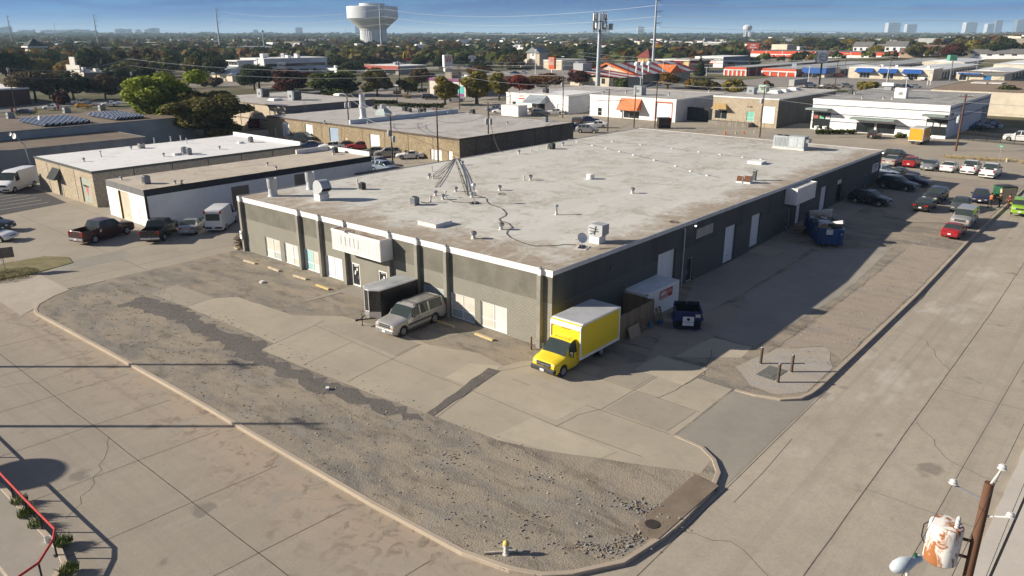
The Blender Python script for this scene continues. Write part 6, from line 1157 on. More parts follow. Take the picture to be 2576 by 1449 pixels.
o_=fo('T2',0,X0,Y0,z0,(258,1225,345,1385),(490,1245,582,1445),(733,1278,837,1470),(1140,1345,1250,1520),(178,1283,212,1372),(890,1380,925,1465))+fo('A',0,X0,Y0,z0,(2065,-12,2182,120),(2247,8,2292,108))
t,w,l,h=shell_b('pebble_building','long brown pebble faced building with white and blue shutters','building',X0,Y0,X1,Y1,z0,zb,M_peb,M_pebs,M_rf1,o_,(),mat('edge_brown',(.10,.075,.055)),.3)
for i,q in enumerate(o_):
 if i in (4,5,7): d=MB().box(.1,q[0],q[2],.16,q[1],q[3]).build('door',mat('stained_door',(.60,.55,.47),(.42,.28,.16),1.2) if i<7 else M_wht,t); MB().box(.04,q[0]+.1,1,.1,q[0]+.22,1.15).build('handle',M_dark,d)
 else: rollup('garage_door',t,'x',.2,*q,M_bshut if i==2 else M_whtd,rows=8)
for i in range(1,9): MB().box(-.03,l*i/9-.06,0,-.003,l*i/9+.06,h-.3).build('joint_strip',M_rcap,t)
for i in range(1,8): MB().box(w*i/8-.06,-.03,0,w*i/8+.06,-.003,h-.3).build('joint_strip',M_blkp,t)
pz=at('T2',980,1245,zb); MB().box(2,pz.y-Y0-.3,h-.02,w-1,pz.y-Y0+.3,h+.95).build('dividing_parapet',mat('parapet_blue_white',(.60,.64,.68),(.52,.56,.60),.4),t)
BR_='units on the brown pebble building roof'
v=thing('exhaust_stack','very tall ribbed metal exhaust stack on the brown pebble building','exhaust stack',at('T2',1080,1195,zb)); k=up(v.location,'T2',1075,950); MB().lathe([(1.1,0),(.8,.5),(.75,k*.45)],n=18).build('base_pipe',M_galv,v,40); MB().lathe([(.78,k*.44),(.95,k*.45),(.95,k*.56),(.78,k*.57)],n=18).build('joint_drum',M_galv,v,40); MB().lathe([(.75,k*.56),(.72,k),(.6,k),(.55,k-.4)],n=18).build('upper_pipe',M_galv,v,40)
v=thing('roof_hood','pale blue angular vent hood on the brown pebble building','vent hood',at('T2',1285,1175,zb)); MB().prism([(-1.2,-1.8),(1.2,-1.8),(1.2,1.8),(-1.2,1.8)],.4,1.2).build('lower_body',mat('hood_blue',(.32,.38,.38),(.28,.33,.33)),v); b=MB(); b.v=[(-1.2,-1.8,1.2),(1.2,-1.8,1.2),(1.2,1.8,1.2),(-1.2,1.8,1.2),(-.6,-.8,2.1),(.6,-.8,2.1),(.6,.8,2.1),(-.6,.8,2.1)]; b.f=[(0,1,5,4),(1,2,6,5),(2,3,7,6),(3,0,4,7),(4,5,6,7)]; b.m=[0]*5; b.build('upper_body',mat('hood_blue',(.32,.38,.38)),v); MB().lathe([(.8,2.0),(.8,3.1),(.7,3.1)],n=14).build('collar',M_metal,v)
for x,y,s,l_ in ((1200,1098,1.2,'dark condenser left of the angular hood on the pebble building'),(1500,1118,1.5,'first dark condenser of the cluster on the pebble building'),(1545,1128,1.2,'second dark condenser of the cluster on the pebble building'),(1655,1135,1.2,'third condenser, right in the cluster on the pebble building'),(1692,1125,1.1,'last small condenser of the cluster on the pebble building'),(2180,1142,1.3,'lone condenser right of the white dividing parapet')): condenser(at('T2',x,y,zb),l_,s,s,s*1.1,M_acd,0,BR_)
condenser(at('T3',335,1226,zb),'grey condenser at the right end of the pebble building roof',1.3,1.3,1.6,M_acg,0,BR_)
for x,y,l_ in ((1235,1105,'small vent beside the dark condenser on the pebble roof'),(1345,1090,'small pale vent behind the angular hood'),(1128,1245,'white vent at the front of the dividing parapet'),(2140,1150,'white vent by the lone condenser'),(1935,1150,'white vent before the dividing parapet'),(2528,1250,'white vent far right on the pebble roof'),(690,1238,'low vent at the front edge of the pebble roof')): vent(at('T2',x,y,zb),l_,1.0,0,'vents on the brown pebble building roof')
a=at('T3',565,1150); X0,Y0,z0=a.x,a.y,a.z; zb=z0+up(a,'T3',565,967); Y1=onx('S3',1550,1250,X0)[0]; X1=X0+46
o_=fo('T3',0,X0,Y0,z0,(200,1035,330,1118),(455,1050,492,1130),(5,1020,38,1075))
t,w,l,h=shell_b('repair_shop','white painted repair shop with a sloping metal canopy','building',X0,Y0,X1,Y1,z0,zb,M_wht,mat('white_wall_shade',(.62,.62,.62),(.52,.52,.52),.4),M_rf1,o_,(),M_wht,.2)  # side wall white greyed to stand for its shade
MB().box(.3,o_[0][0],0,.35,o_[0][1],o_[0][3]).build('open_bay',M_void,t); rollup('garage_door',t,'x',.2,*o_[1],M_whtd); MB().box(.1,o_[2][0],o_[2][2],.15,o_[2][1],o_[2][3]).build('window',M_gl,t)
q=o_[0]; mb=MB(); mb.quad((-.05,q[0]-.8,h-.3),(-.05,q[1]+.8,h-.3),(-4.2,q[1]+.8,q[3]+.3),(-4.2,q[0]-.8,q[3]+.3)); mb.quad((-.05,q[0]-.8,h-.3),(-4.2,q[0]-.8,q[3]+.3),(-.05,q[0]-.8,q[3]+.3))
for i in range(12): y=q[0]-.8+(q[1]-q[0]+1.6)*i/11; mb.tube((-.06,y,h-.25),(-4.22,y,q[3]+.34),.07,n=4)
mb.build('canopy',mat('canopy_metal',(.52,.57,.60),(.45,.49,.52),.6,.45,.2),t)
q=fo('T3',0,X0,Y0,z0,(65,955,125,997))[0]; s=MB().box(-.1,q[0],q[2],-.003,q[1],q[3]).build('wall_sign',M_wht,t); word('AUTO',(q[3]-q[2])*.5,M_red,s,(-.12,(q[0]+q[1])/2,(q[2]+q[3])/2+.3),FX,bold=.03); MB().box(-.11,q[0],q[2],-.1,q[1],q[2]+.35).build('red_stripe',M_red,s)
q=fo('T3',0,X0,Y0,z0,(345,1000,405,1045))[0]; s=MB().box(-.1,q[0],q[2],-.003,q[1],q[3]).build('wall_sign',M_wht,t); word('Auto Care',(q[3]-q[2])*.3,mat('grey_letters',(.3,.32,.34)),s,(-.12,(q[0]+q[1])/2,(q[2]+q[3])/2),FX)
MB().quad((2,l*.1,h+.0),(w*.5,l*.1,h+.0),(w*.5,l*.62,h+.0),(2,l*.62,h+.0)).build('white_roof_patch',M_rf2,t)
v=thing('storage_shed','low white shed at the front of the repair shop','shed',at('T3',85,1165)+Vector((-1,1.0,0)),0); MB().box(-2,-2.6,0,2.5,4.5,3.2).build('wall',M_wht,v); MB().box(-2.1,-2.7,3.2,2.6,4.6,3.35).build('roof',M_rf2,v)
condenser(at('T3',340,935,zb),'black fan unit on the repair shop roof',2,2,2,M_acd)
a=at('T3',787,1165); b=at('T3',1645,1228); X0=(a.x+b.x)/2; z0=.9; Y1,zl=onx('T3',788,951,X0); Y0,zr=onx('T3',1655,1002,X0); zb=(zl+zr)/2; X1=ony('T3',2035,958,Y0)[0]+8
o_=fo('T3',0,X0,Y0,z0,(865,1082,902,1165),(1125,1108,1278,1196),(1452,1030,1600,1212))
t,w,l,h=shell_b('awning_building','white building with a big orange striped awning and red edged garage door','building',X0,Y0,X1,Y1,z0,zb,M_wht,mat('white_wall_shade',(.62,.62,.62)),M_rf1,o_,(),M_wht,.45)  # same greyed white, shade included, on this side wall
glazed('window',t,'x',.15,*o_[0],M_gl,M_wht,1,2,.5); glazed('shop_front',t,'x',.15,*o_[1],M_gl,M_alu,3,1); rollup('garage_door',t,'x',.25,*o_[2],M_whtd,rows=8)
q=o_[2]; MB().box(-.05,q[0]-.3,0,-.003,q[0],q[3]+.3).box(-.05,q[1],0,-.003,q[1]+.3,q[3]+.3).box(-.05,q[0],q[3],-.003,q[1],q[3]+.3).build('red_frame',mat('red_frame',(.55,.09,.05)),t)
A_a=fo('T3',0,X0,Y0,z0,(1100,985,1300,1110))[0]; n=14; mb=MB()
for i in range(n*2):
 y0=A_a[0]+(A_a[1]-A_a[0])*i/(2*n); y1=A_a[0]+(A_a[1]-A_a[0])*(i+1)/(2*n); mb.quad((-.05,y0,A_a[3]),(-.05,y1,A_a[3]),(-2.6,y1,A_a[2]+.3),(-2.6,y0,A_a[2]+.3),m=i%2); mb.quad((-2.6,y0,A_a[2]+.3),(-2.6,y1,A_a[2]+.3),(-2.6,y1,A_a[2]-.1),(-2.6,y0,A_a[2]-.1),m=i%2)
mb.quad((-.05,A_a[0],A_a[3]),(-2.6,A_a[0],A_a[2]+.3),(-.05,A_a[0],A_a[2]-.1)); mb.quad((-.05,A_a[1],A_a[3]),(-.05,A_a[1],A_a[2]-.1),(-2.6,A_a[1],A_a[2]+.3)); mb.build('awning',[M_org,mat('awning_orange_pale',(.66,.30,.15))],t)
v=thing('rooftop_unit','pale box unit on the roof above the orange awning','air conditioner',at('T3',1285,955,zb)); unit(v,0,0,0,4,4,3.6,M_acg,'cabinet')
for x,y,l_ in ((1147,940,'rusty pipe vent left of the box unit above the orange awning'),(920,948,'white pipe at the front left of the awning building roof'),(1578,965,'small white vent over the red edged garage door'),(1985,935,'white vent at the right end of the awning building roof')): vent(at('T3',x,y,zb),l_,1.4,0,'vents on the roof of the awning building')
v=bin_(at('T3',1530,1298)+Vector((1.5,1,0)),R(-50),'brown dumpster before the red edged garage door',mat('bin_brown',(.06,.04,.032),(.04,.03,.025)),3.4,3,2.8,'shut');
p0=at('T3',1750,1210); p1=at('T3',2000,1222); v=thing('screen_fence','tall black screen fence between the awning building and the stone one','fence',(p0.x,p1.y,.9)); MB().box(0,0,0,.12,p0.y-p1.y,4).build('screen',M_blkp,v)
for i in range(5): MB().box(-.1,(p0.y-p1.y)*i/4-.1,0,0,(p0.y-p1.y)*i/4+.1,4.2).build('post',M_dark,v)
a=at('T3',2025,1250); b=at('T4',95,1285); X0=(a.x+b.x)/2; Y1,zl=onx('T3',2030,962,X0); Y0,zr=onx('T4',112,997,X0); zb=(zl+zr)/2; X1=ony('T4',690,892,Y0)[0]
o_=fo('T3',0,X0,Y0,z0,(2045,1103,2160,1200),(2365,1120,2430,1222))+fo('T4',0,X0,Y0,z0,(-62,1062,55,1245))
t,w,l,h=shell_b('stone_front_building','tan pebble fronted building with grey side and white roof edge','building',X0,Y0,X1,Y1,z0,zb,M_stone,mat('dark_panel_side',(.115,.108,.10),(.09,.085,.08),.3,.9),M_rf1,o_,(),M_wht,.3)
glazed('window',t,'x',.15,*o_[0],M_gl,M_wht,2,1); glazed('window',t,'x',.15,*o_[1],[mat('teal_blind',(.20,.50,.40)),mat('teal_blind',(.20,.50,.40))],M_wht,1,2,.4); rollup('garage_door',t,'x',.25,*o_[2],M_whtd,rows=8)
q=fo('T3',0,X0,Y0,z0,(2030,1035,2182,1098))[0]; mb=MB(); mb.quad((-.05,q[0]+1,q[3]),(-.05,q[1]-.6,q[3]),(-1.8,q[1],q[2]),(-1.8,q[0],q[2])); mb.quad((-.05,q[0]+1,q[3]),(-1.8,q[0],q[2]),(-.05,q[0],q[2])); mb.build('awning',mat('awning_tan',(.40,.27,.12),(.32,.21,.09)),t)
for i in range(1,6): MB().box(w*i/6-.1,-.04,0,w*i/6+.1,-.003,h-.3).build('joint_strip',M_blkp,t)
MB().box(-3,l*.35,0,-.05,l*.98,1.1).build('porch',M_stones,t)
for i in range(8): MB().tube((-3.4,l*.1+i*l*.1,0),(-3.4,l*.1+i*l*.1,1.9),.05,n=5).build('porch_post',M_rust,t)
word('13305',.7,M_ink,t,(-.03,l*.42,h*.68),FX)
for x,y,s,l_ in ((2410,945,3.2,'grey box unit at the front left of the stone fronted building'),(2530,925,3.4,'pale green box unit on the stone fronted building')): v=thing('rooftop_unit',l_,'air conditioner',at('T3',x,y,zb)); unit(v,0,0,0,s,s,s*.8,mat('unit_green',(.40,.50,.44)) if x>2500 else M_acg,'cabinet')
for i,(x,y) in enumerate(((75,935),(160,922),(260,905))): tag(MB().box(-2.2,-1.6,0,2.2,1.6,.4).prism([(-1.8,-1.2),(1.8,-1.2),(1.8,1.2),(-1.8,1.2)],.4,.8).build('skylight',M_wht,loc=at('T4',x,y,zb)),('white domed skylight nearest the front of the stone fronted building','middle one of three white domed skylights','white domed skylight farthest back of three')[i],'skylight','white domed skylights on the stone fronted building')
a=at('T4',430,1300); b=at('T4',1780,1395); X0=(a.x+b.x)/2; Y1,zl=onx('T4',460,998,X0); Y0,zr=onx('T4',1835,1058,X0); zb=(zl+zr)/2; X1=ony('T4',2245,932,Y0)[0]
o_=fo('T4',0,X0,Y0,z0,(460,1122,615,1300),(895,1228,1060,1340),(1098,1240,1270,1352),(1600,1192,1785,1370)); s_=so('T4',0,X0,Y0,z0,(2160,1070,2190,1240))
t,w,l,h=shell_b('white_showroom','long bright white building with dark glass and grey blue lines','building',X0,Y0,X1,Y1,z0,zb,M_wht,mat('white_shade_bluish',(.58,.60,.64),(.5,.52,.55),.5),M_rf6,o_,s_,M_wht,.5)  # bluish shade mixed into the side wall's white
for q in o_: glazed('shop_front',t,'x',.18,*q,M_gl,M_dark,3,2,.62,.12)
rollup('garage_door',t,'y',.2,*s_[0],mat('blue_grey_door',(.25,.29,.35)))
M_line=mat('blue_grey_line',(.13,.16,.21))
for zz in (h*.28,h*.52,h*.80):
 us=[0]+sorted(sum([[q[0],q[1]] for q in o_ if q[2]<zz<q[3]],[]))+[l]; mb=MB()
 for i in range(0,len(us)-1,2): mb.box(-.03,us[i],zz,-.003,us[i+1],zz+.22)
 mb.build('painted_line',M_line,t)
for zz in (h*.52,h*.86): MB().box(0,-.03,zz,w,-.003,zz+.3).build('painted_line',M_line,t)
for r in ((420,1078,640,1098),(860,1172,1300,1205),(1580,1142,1812,1168)): q=fo('T4',0,X0,Y0,z0,r)[0]; MB().box(-3.2,q[0],q[3]-.45,-.005,q[1],q[3]).build('canopy',mat('canopy_green_grey',(.22,.27,.26),(.17,.21,.2)),t)
q=o_[0]
for i in range(3): MB().box(.06,q[0]+.2+i*(q[1]-q[0])/3,q[3]*.62,.1,q[0]+(i+1)*(q[1]-q[0])/3-.2,q[3]*.8).build('window_poster',(M_wht,mat('poster_green',(.2,.5,.3)),mat('poster_red',(.4,.12,.1)))[i],t)
for i in range(3): q=o_[3]; MB().box(.06,q[0]+.15+i*(q[1]-q[0])/3,q[3]*.62,.1,q[0]+(i+1)*(q[1]-q[0])/3-.15,q[3]*.8).build('window_poster',M_wht,t)
word('FLOORING',1.0,mat('sign_navy',(.1,.1,.2)),t,(4.5,-.03,h*.72),FY,sx=.7); MB().box(2.2,-.04,h*.64,6.4,-.01,h*.66).build('sign_underline',M_red,t)
v=thing('rooftop_unit','large white boxy unit on the white showroom roof','air conditioner',at('T4',1335,985,zb)); unit(v,0,0,0,3.6,4.2,3.4,M_wht,'cabinet')
v=thing('roof_fan','grey hooded fan at the rear of the white showroom roof','fan',at('T4',1208,905,zb)); MB().box(-.9,-1.1,0,.9,1.1,1.3).build('curb',M_acg,v); MB().box(-1.3,-1.7,1.3,1.3,1.7,2.2).build('hood',M_wht,v)
v=thing('rooftop_unit','small dark unit at the rear left of the white showroom roof','air conditioner',at('T4',830,945,zb)); unit(v,0,0,0,1.6,1.6,1.8,M_acd,'cabinet')
for x,y,l_ in ((945,995,'white vent at the front of the showroom roof, left of the boxy unit'),(1160,1000,'white vent near the front left of the boxy unit'),(1250,1003,'white vent just left of the boxy unit'),(870,950,'pale duct vent next to the small dark unit')): vent(at('T4',x,y,zb),l_,1.1,0,'vents on the white showroom roof')
for x,y,l_ in ((485,1305,'white planter pot at the left showroom window'),(565,1310,'second white planter pot by the showroom hedge'),(1290,1365,'pale planter pot by the showroom entrance')): o=MB().lathe([(.45,0),(.6,1.0),(.62,1.05),(.5,1.05),(.4,.8)],n=14).build('planter_pot',M_wht,loc=at('T4',x,y)); tag(o,l_,'planter','white planter pots at the showroom')
rr=random.Random(3); g0=at('T4',2130,1280)
o=thing('rubbish_heap','heap of blue and white bags and boards behind the iron fence','rubbish heap',g0); o['kind']='stuff'; del o['category'],o['label']
for i in range(40): c=((.10,.16,.30),(.5,.5,.52),(.06,.06,.07),(.3,.36,.45))[i%4]; q=MB().cbox((0,0,0),(rr.uniform(.5,1.8),rr.uniform(.5,1.6),rr.uniform(.3,.9)),0,0,rr.uniform(-.3,.3),rr.uniform(-.3,.3)).build('bag',mat('bag_%d'%(i%4),c),o); q.location=(rr.gauss(0,3.5),rr.gauss(0,2.6),rr.uniform(.2,1.1)); q.rotation_euler=(0,0,rr.uniform(0,3))
p0=at('T4',1930,1405); p1=at('T4',2620,1470); v=thing('iron_fence','black iron picket fence right of the white showroom','fence',p0); d=p1-p0; n=70; mb=MB()
for i in range(n+1): q=d*(i/n); mb.tube(q,q+Vector((0,0,2.3)),.03,n=4)
mb.build('pickets',M_dark,v)
for z in (.25,2.0): MB().tube(Vector((0,0,z)),d+Vector((0,0,z)),.045,n=4).build('rail',M_dark,v)
for i in range(6): q=d*(i/5); MB().tube(q,q+Vector((0,0,2.6)),.08,n=6).build('post',M_dark,v)
a=at('T4',1500,897,8.5); b=at('T4',1830,817,8.5); t,w,l,h=shell_b('gravel_roof_building','wide building with tan gravel roof behind the white showroom','building',a.x+10,b.y-96,b.x+22,a.y-2,.6,8.3,M_cream2,M_cream2,M_rf5,[(14,24,0,5.5)],[],M_rcap,.25); rollup('garage_door',t,'x',.2,14,24,0,5.5,M_brn)
for i,(x,y) in enumerate(((2140,835),(2290,838))): MB().box(-4,-2.5,0,4,2.5,.3).build('roof_patch',M_flash,t,loc=at('T4',x,y,8.4)-Vector(t.location))
# storage yards and shops along the far road
def fb(t,bl,br,tl,depth,name,label,cat,mf,ms,mr,fo_=(),edge=None,eh=.6,**k):
 a=at(t,*bl); X0=a.x; Y1=a.y; Y0=onx(t,br[0],br[1],X0)[0]; zt=a.z+up(a,t,*tl); op=fo(t,0,X0,Y0,a.z,*fo_) if fo_ else []
 r=shell_b(name,label,cat,X0,Y0,X0+depth,Y1,a.z,zt,mf,ms,mr,op,(),edge,eh,**k); return r+(op,X0,Y0,a.z)
def units(t,w,l,h,n,seed,s=3):
 rr=random.Random(seed)
 for i in range(n): unit(t,rr.uniform(.15,.85)*w,rr.uniform(.06,.94)*l,h,s*rr.uniform(.7,1.2),s*rr.uniform(.7,1.3),s*rr.uniform(.5,.9),M_wht if rr.random()<.6 else M_acg)
def gable_row(X0,Y0,L_,Wd,z0,h,label,wallm,doorm,roofm,ndoor,front=None,frontdoors=0,fm=None):
 """storage row: long shed along X with roller doors down its shaded long side"""
 FOOT.append((X0,Y0,X0+L_,Y0+Wd)); t=thing('storage_row',label,'storage building',(X0,Y0,z0),0,'storage rows'); MB().box(0,0,-.3,L_,Wd,h).build('wall',wallm,t)
 b=MB(); b.v=[(-.3,-.4,h),(L_,-.4,h),(L_,Wd/2,h+1.0),(-.3,Wd/2,h+1.0),(-.3,Wd+.4,h),(L_,Wd+.4,h),(-.3,-.4,h+.02),]; b.f=[(0,1,2,3),(3,2,5,4),(0,3,4)]; b.m=[0,0,0]; b.build('roof',roofm,t)
 for i in range(ndoor): x=L_*(i+.2)/ndoor; o=MB().box(x,-.08,0,x+L_/ndoor*.6,-.004,h*.72).build('roller_door',doorm,t)
 for i in range(frontdoors): y=Wd*(i+.14)/frontdoors; MB().box(-.1,y,0,-.004,y+Wd/frontdoors*.72,h*.74).build('roller_door',fm,t)
 return t
M_grv=mat('row_roof_grey',(.36,.37,.36),(.31,.32,.31),.06,.6); M_grw=mat('row_roof_white',(.62,.63,.64),(.55,.56,.57),.06,.6); M_bldr=mat('storage_blue_door',(.05,.09,.18)); M_redd=mat('red_door_shade',(.28,.045,.03)); M_wtrim=mat('storage_trim',(.68,.63,.60))
t,w,l,h,o_,X0,Y0,z0=fb('T4',(800,780),(1650,812),(800,672),22,'storage_office','cream storage office with three blue awnings','building',M_cream2,M_cream2,M_rf2,((925,725,1020,788),(1160,730,1258,797),(1400,738,1503,805)),M_wht,.5)
for q in o_: glazed('shop_front',t,'x',.15,*q,M_gl,M_alu,3,1,fw=.2)
for r in ((885,680,1070,728),(1115,686,1310,735),(1358,693,1560,742)): q=fo('T4',0,X0,Y0,z0,r)[0]; mb=MB(); mb.quad((-.05,q[0]+.8,q[3]),(-.05,q[1]-.8,q[3]),(-3,q[1],q[2]),(-3,q[0],q[2])); mb.quad((-.05,q[0]+.8,q[3]),(-3,q[0],q[2]),(-.05,q[0],q[2])); mb.quad((-.05,q[1]-.8,q[3]),(-.05,q[1],q[2]),(-3,q[1],q[2])); mb.build('awning',M_blue,t)
units(t,w,l,h,4,21,2.5)
gable_row(X0+22,Y0+.6,110,24,z0,h-1.2,'storage row with blue doors behind the cream office',M_cream2,M_bldr,M_grw,14);
gable_row(X0+30,Y0+36,170,20,z0+.5,h-1,'grey roofed storage row left behind the cream office',M_greyw,M_blkp,M_grv,16); gable_row(X0+90,Y0-44,150,30,z0+1,h-.6,'white roofed storage row with blue doors at the far right',M_cream2,M_bldr,M_grw,12); gable_row(X0+120,Y0+8,160,26,z0+1,h-.8,'pale storage row far behind the cream office',M_cream2,M_blkp,M_grw,10)
t,w,l,h,o_,X0,Y0,z0=fb('T4',(1885,808),(2370,822),(1885,728),26,'storage_office','cream storage office with one long blue awning and a grey fascia','building',M_cream2,M_cream2,M_rf5,((1930,752,1990,808),(2172,765,2240,818)),M_wht,.4)
glazed('shop_front',t,'x',.15,*o_[0],M_gl,M_alu,2,1); rollup('garage_door',t,'x',.15,*o_[1],mat('door_blue',(.03,.14,.36)))
q=fo('T4',0,X0,Y0,z0,(1922,730,2140,750))[0]; MB().box(-2.4,q[0],q[2],-.01,q[1],q[3]).build('awning',M_blue,t); q=fo('T4',0,X0,Y0,z0,(2165,735,2375,765))[0]; MB().box(-.5,q[0],q[2],-.01,q[1],q[3]).build('grey_fascia',M_gryp,t)
gable_row(X0+27,Y0+.5,140,22,z0+.6,h-.8,'storage row behind the office with the grey fascia',M_cream2,M_blkp,M_grw,12); gable_row(X0+10,Y0-52,170,34,z0+.6,h,'white roofed storage row at the right picture edge',M_greyw,M_blkp,M_grw,10)
t,w,l,h,o_,X0,Y0,z0=fb('T4',(340,772),(565,782),(340,682),26,'storage_office','small cream office with a deep blue fascia','building',M_cream2,M_cream2,M_grv,((400,725,440,775),(470,718,520,775)),None)
for q in o_: MB().box(.05,q[0],q[2],.1,q[1],q[3]).build('window',M_gl,t)
MB().box(-1.2,-1,h-3,-.01,l,h+.2).box(-.01,-1,h-3,w*.6,-.01,h+.2).build('blue_fascia',M_blue,t); gable_row(X0+26,Y0,150,18,z0,h-1.4,'grey storage row behind the blue fascia office',M_greyw,M_blkp,M_grv,14)
t=None
for (tt,bl,br,tl,lab,dep,nd) in (('T3',(2135,757),(2350,763),(2135,672),'red storage row with white pillars nearest the road at the left',170,5),('S5',(590,978),(1130,992),(590,858),'red storage row with white pillars in front of the blue fascia office',165,4)):
 t,w,l,h,o_,X0,Y0,z0=fb(tt,bl,br,tl,dep,'storage_row',lab,'storage building',M_sto,mat('storage_red_shade',(.20,.07,.05)),M_grv,(),None); t['group']='storage rows'  # side wall red darkened as if in shade
 for i in range(nd+1): MB().box(-.35,l*i/nd-.5,0,-.01,l*i/nd+.5,h-1.2).build('pillar',M_wtrim,t)
 MB().box(-.4,-.5,h-2.0,-.36,l+.5,h-1.2).build('lintel',M_wtrim,t)
 for i in range(nd): MB().box(-.06,l*(i+.5)/nd-l/nd*.36,0,-.005,l*(i+.5)/nd+l/nd*.36,h-2.1).build('roller_door',M_sto,t)
 for i in range(10): x=3+i*12; MB().box(x,-.3,0,x+1,-.01,h-.8).build('side_pillar',mat('pillar_shade',(.5,.47,.45)),t); MB().box(x+1.5,-.08,0,x+10.5,-.005,h-2).build('roller_door',M_redd,t)  # side pillars and doors are copies with shade in the colour
a=at('S5',2560,722); X0=a.x+40; Y1=onx('S5',410,640,X0)[0]; Y0=onx('S6',690,690,X0)[0]; z0=hill(X0,Y0); zt=onx('S5',1500,590,X0)[1]; zw=onx('S5',1500,640,X0)[1];
t,w,l,h=shell_b('storage_warehouse','long storage warehouse with red upper band and white lower wall','building',X0,Y0,X0+60,Y1,z0-2,zt,M_wht,mat('blue_white_side',(.30,.38,.50)),M_gryp,(),(),None,0,.2,.0,M_sto,zt-zw,mat('blue_white_side',(.30,.38,.50)))
for i in range(1,9): MB().box(-.1,l*i/9-.25,0,-.003,l*i/9+.25,h).build('joint_strip',M_wtrim,t)
for i in range(3): MB().box(-3,l*.83-i*l*.07,0,-.2,l*.83-i*l*.07+l*.05,h*.35).build('red_bay',M_sto,t)
t,w,l,h,o_,X0,Y0,z0=fb('S4',(1290,905),(1905,915),(1290,708),30,'oil_shop','yellow oil change shop with dark red roof band and corner tower','shop',mat('shop_yellow',(.55,.42,.19),(.48,.36,.16),.3),mat('shop_yellow_shade',(.35,.29,.18)),M_rf1,((1310,780,1370,905),(1410,780,1480,908),(1530,780,1622,910),(1660,830,1700,880)),None)  # side yellow is the front colour with shade painted in
for q in o_[:3]: MB().box(1.0,q[0],0,1.1,q[1],q[3]).build('service_bay',M_void,t)
MB().box(.05,o_[3][0],o_[3][2],.1,o_[3][1],o_[3][3]).build('window',M_gl,t)
mz=fo('S4',0,X0,Y0,z0,(1290,722,1810,770))[0]; MB().box(-.8,mz[0],mz[2],-.01,mz[1],mz[3]).box(-.01,-.8,mz[2],w,-.01,mz[3]).build('red_band',mat('band_maroon',(.20,.012,.015)),t); MB().box(-.9,-.9,mz[3],w,l+.2,mz[3]+.5).build('white_cornice',M_wht,t)
word('FASTEST OIL CHANGE ON THE PLANET!',(mz[3]-mz[2])*.72,mat('letter_yellow',(.85,.7,.08)),t,(-.85,(mz[0]+mz[1])/2,(mz[2]+mz[3])/2),FX,bold=.02,sx=.86)
q=fo('S4',0,X0,Y0,z0,(1125,680,1285,890))[0]; tw=MB().box(-2.5,q[0],-.2,9,q[1],q[3]).build('tower',mat('shop_yellow',(.55,.42,.19)),t); zr=onx('S4',1255,582,X0)[1]-z0; cy=(q[0]+q[1])/2; b=MB(); e=1.2; b.v=[(-2.5-e,q[0]-e,q[3]),(9+e,q[0]-e,q[3]),(9+e,q[1]+e,q[3]),(-2.5-e,q[1]+e,q[3]),(3.2,cy,zr+1.5)]; b.f=[(0,1,4),(1,2,4),(2,3,4),(3,0,4)]; b.m=[0]*4; b.build('hip_roof',mat('tile_maroon',(.22,.05,.04),(.16,.04,.03),2),t)
MB().box(-2.7,cy-1.4,q[3]*.55,-2.51,cy+1.4,q[3]*.92).build('shield_emblem',mat('emblem_orange',(.55,.2,.05)),t); word('S',3.2,mat('letter_yellow',(.85,.7,.08)),t,(-2.8,cy,q[3]*.73),FX,bold=.04); MB().box(-2.6,cy-3.2,0,-2.51,cy+3.2,q[3]*.45).build('tower_bay',M_void,t)
for i in range(5):
 o=MB().ball((0,0,1.1),1.7,8,0,.8).build('round_bush',mat('bush_green',(.045,.065,.02),(.03,.045,.015),1.5,.95),loc=at('S4',1640+i*58+(20 if i>2 else 0),912)); tag(o,('round clipped bush at the left of the oil shop door','second round clipped bush from the left at the oil shop','third round clipped bush at the oil shop','fourth round clipped bush near the oil shop corner','last round clipped bush at the oil shop corner')[i],'bush','clipped bushes along the oil change shop')
t,w,l,h,o_,X0,Y0,z0=fb('S4',(2000,830),(2455,862),(2000,665),46,'transmission_shop','white metal transmission shop with black lettering','shop',M_wht,mat('blue_metal_side',(.20,.25,.32)),M_rf2,((2225,770,2300,840),),None)
MB().box(.3,o_[0][0],0,.35,o_[0][1],o_[0][3]).build('open_bay',M_void,t); word('TRANSMISSION',3.0,M_ink,t,(-.05,l*.38,h*.72),FX,bold=.02,sx=.9); word('& AUTO PARTS',1.3,M_red,t,(-.05,l*.42,h*.5),FX); MB().box(-.06,0,h*.36,-.01,l,h*.40).build('red_line',M_red,t)
a=at('S4',600,1160); Z0=a.z; ap=at('S4',640,1100); RX0=ap.x; yl,_=onx('S4',515,885,RX0); yr,_=onx('S4',700,960,RX0)
t=thing('restaurant','A frame restaurant with red and white striped roof and orange trim','restaurant',(RX0,0,Z0)); ridge=onx('S4',590,822,RX0); L_=70; M_rs=mat('roof_red_stripe',(.30,.035,.03)); M_ws=mat('roof_white_stripe',(.46,.52,.56)); M_or=mat('trim_orange',(.62,.16,.04))
yc=ridge[0]; zr=ridge[1]-Z0+1.2; hw=17; ze=4.6; N=11; mb=MB()
for i in range(N): x0,x1=L_*i/N,L_*(i+1)/N; mb.quad((x0,yc-hw,ze),(x1,yc-hw,ze),(x1,yc,zr),(x0,yc,zr),m=i%2); mb.quad((x0,yc,zr),(x1,yc,zr),(x1,yc+hw*.7,ze),(x0,yc+hw*.7,ze),m=i%2)
mb.build('roof',[M_rs,M_ws],t); MB().quad((.6,yc-hw*.8,0),(.6,yc-hw*.8,ze+1),(.6,yc,zr-1),(.6,yc+hw*.6,ze+1),(.6,yc+hw*.6,0)).box(1,yc-hw*.8,0,L_-4,yc+hw*.6,ze).build('wall',M_cream2,t)
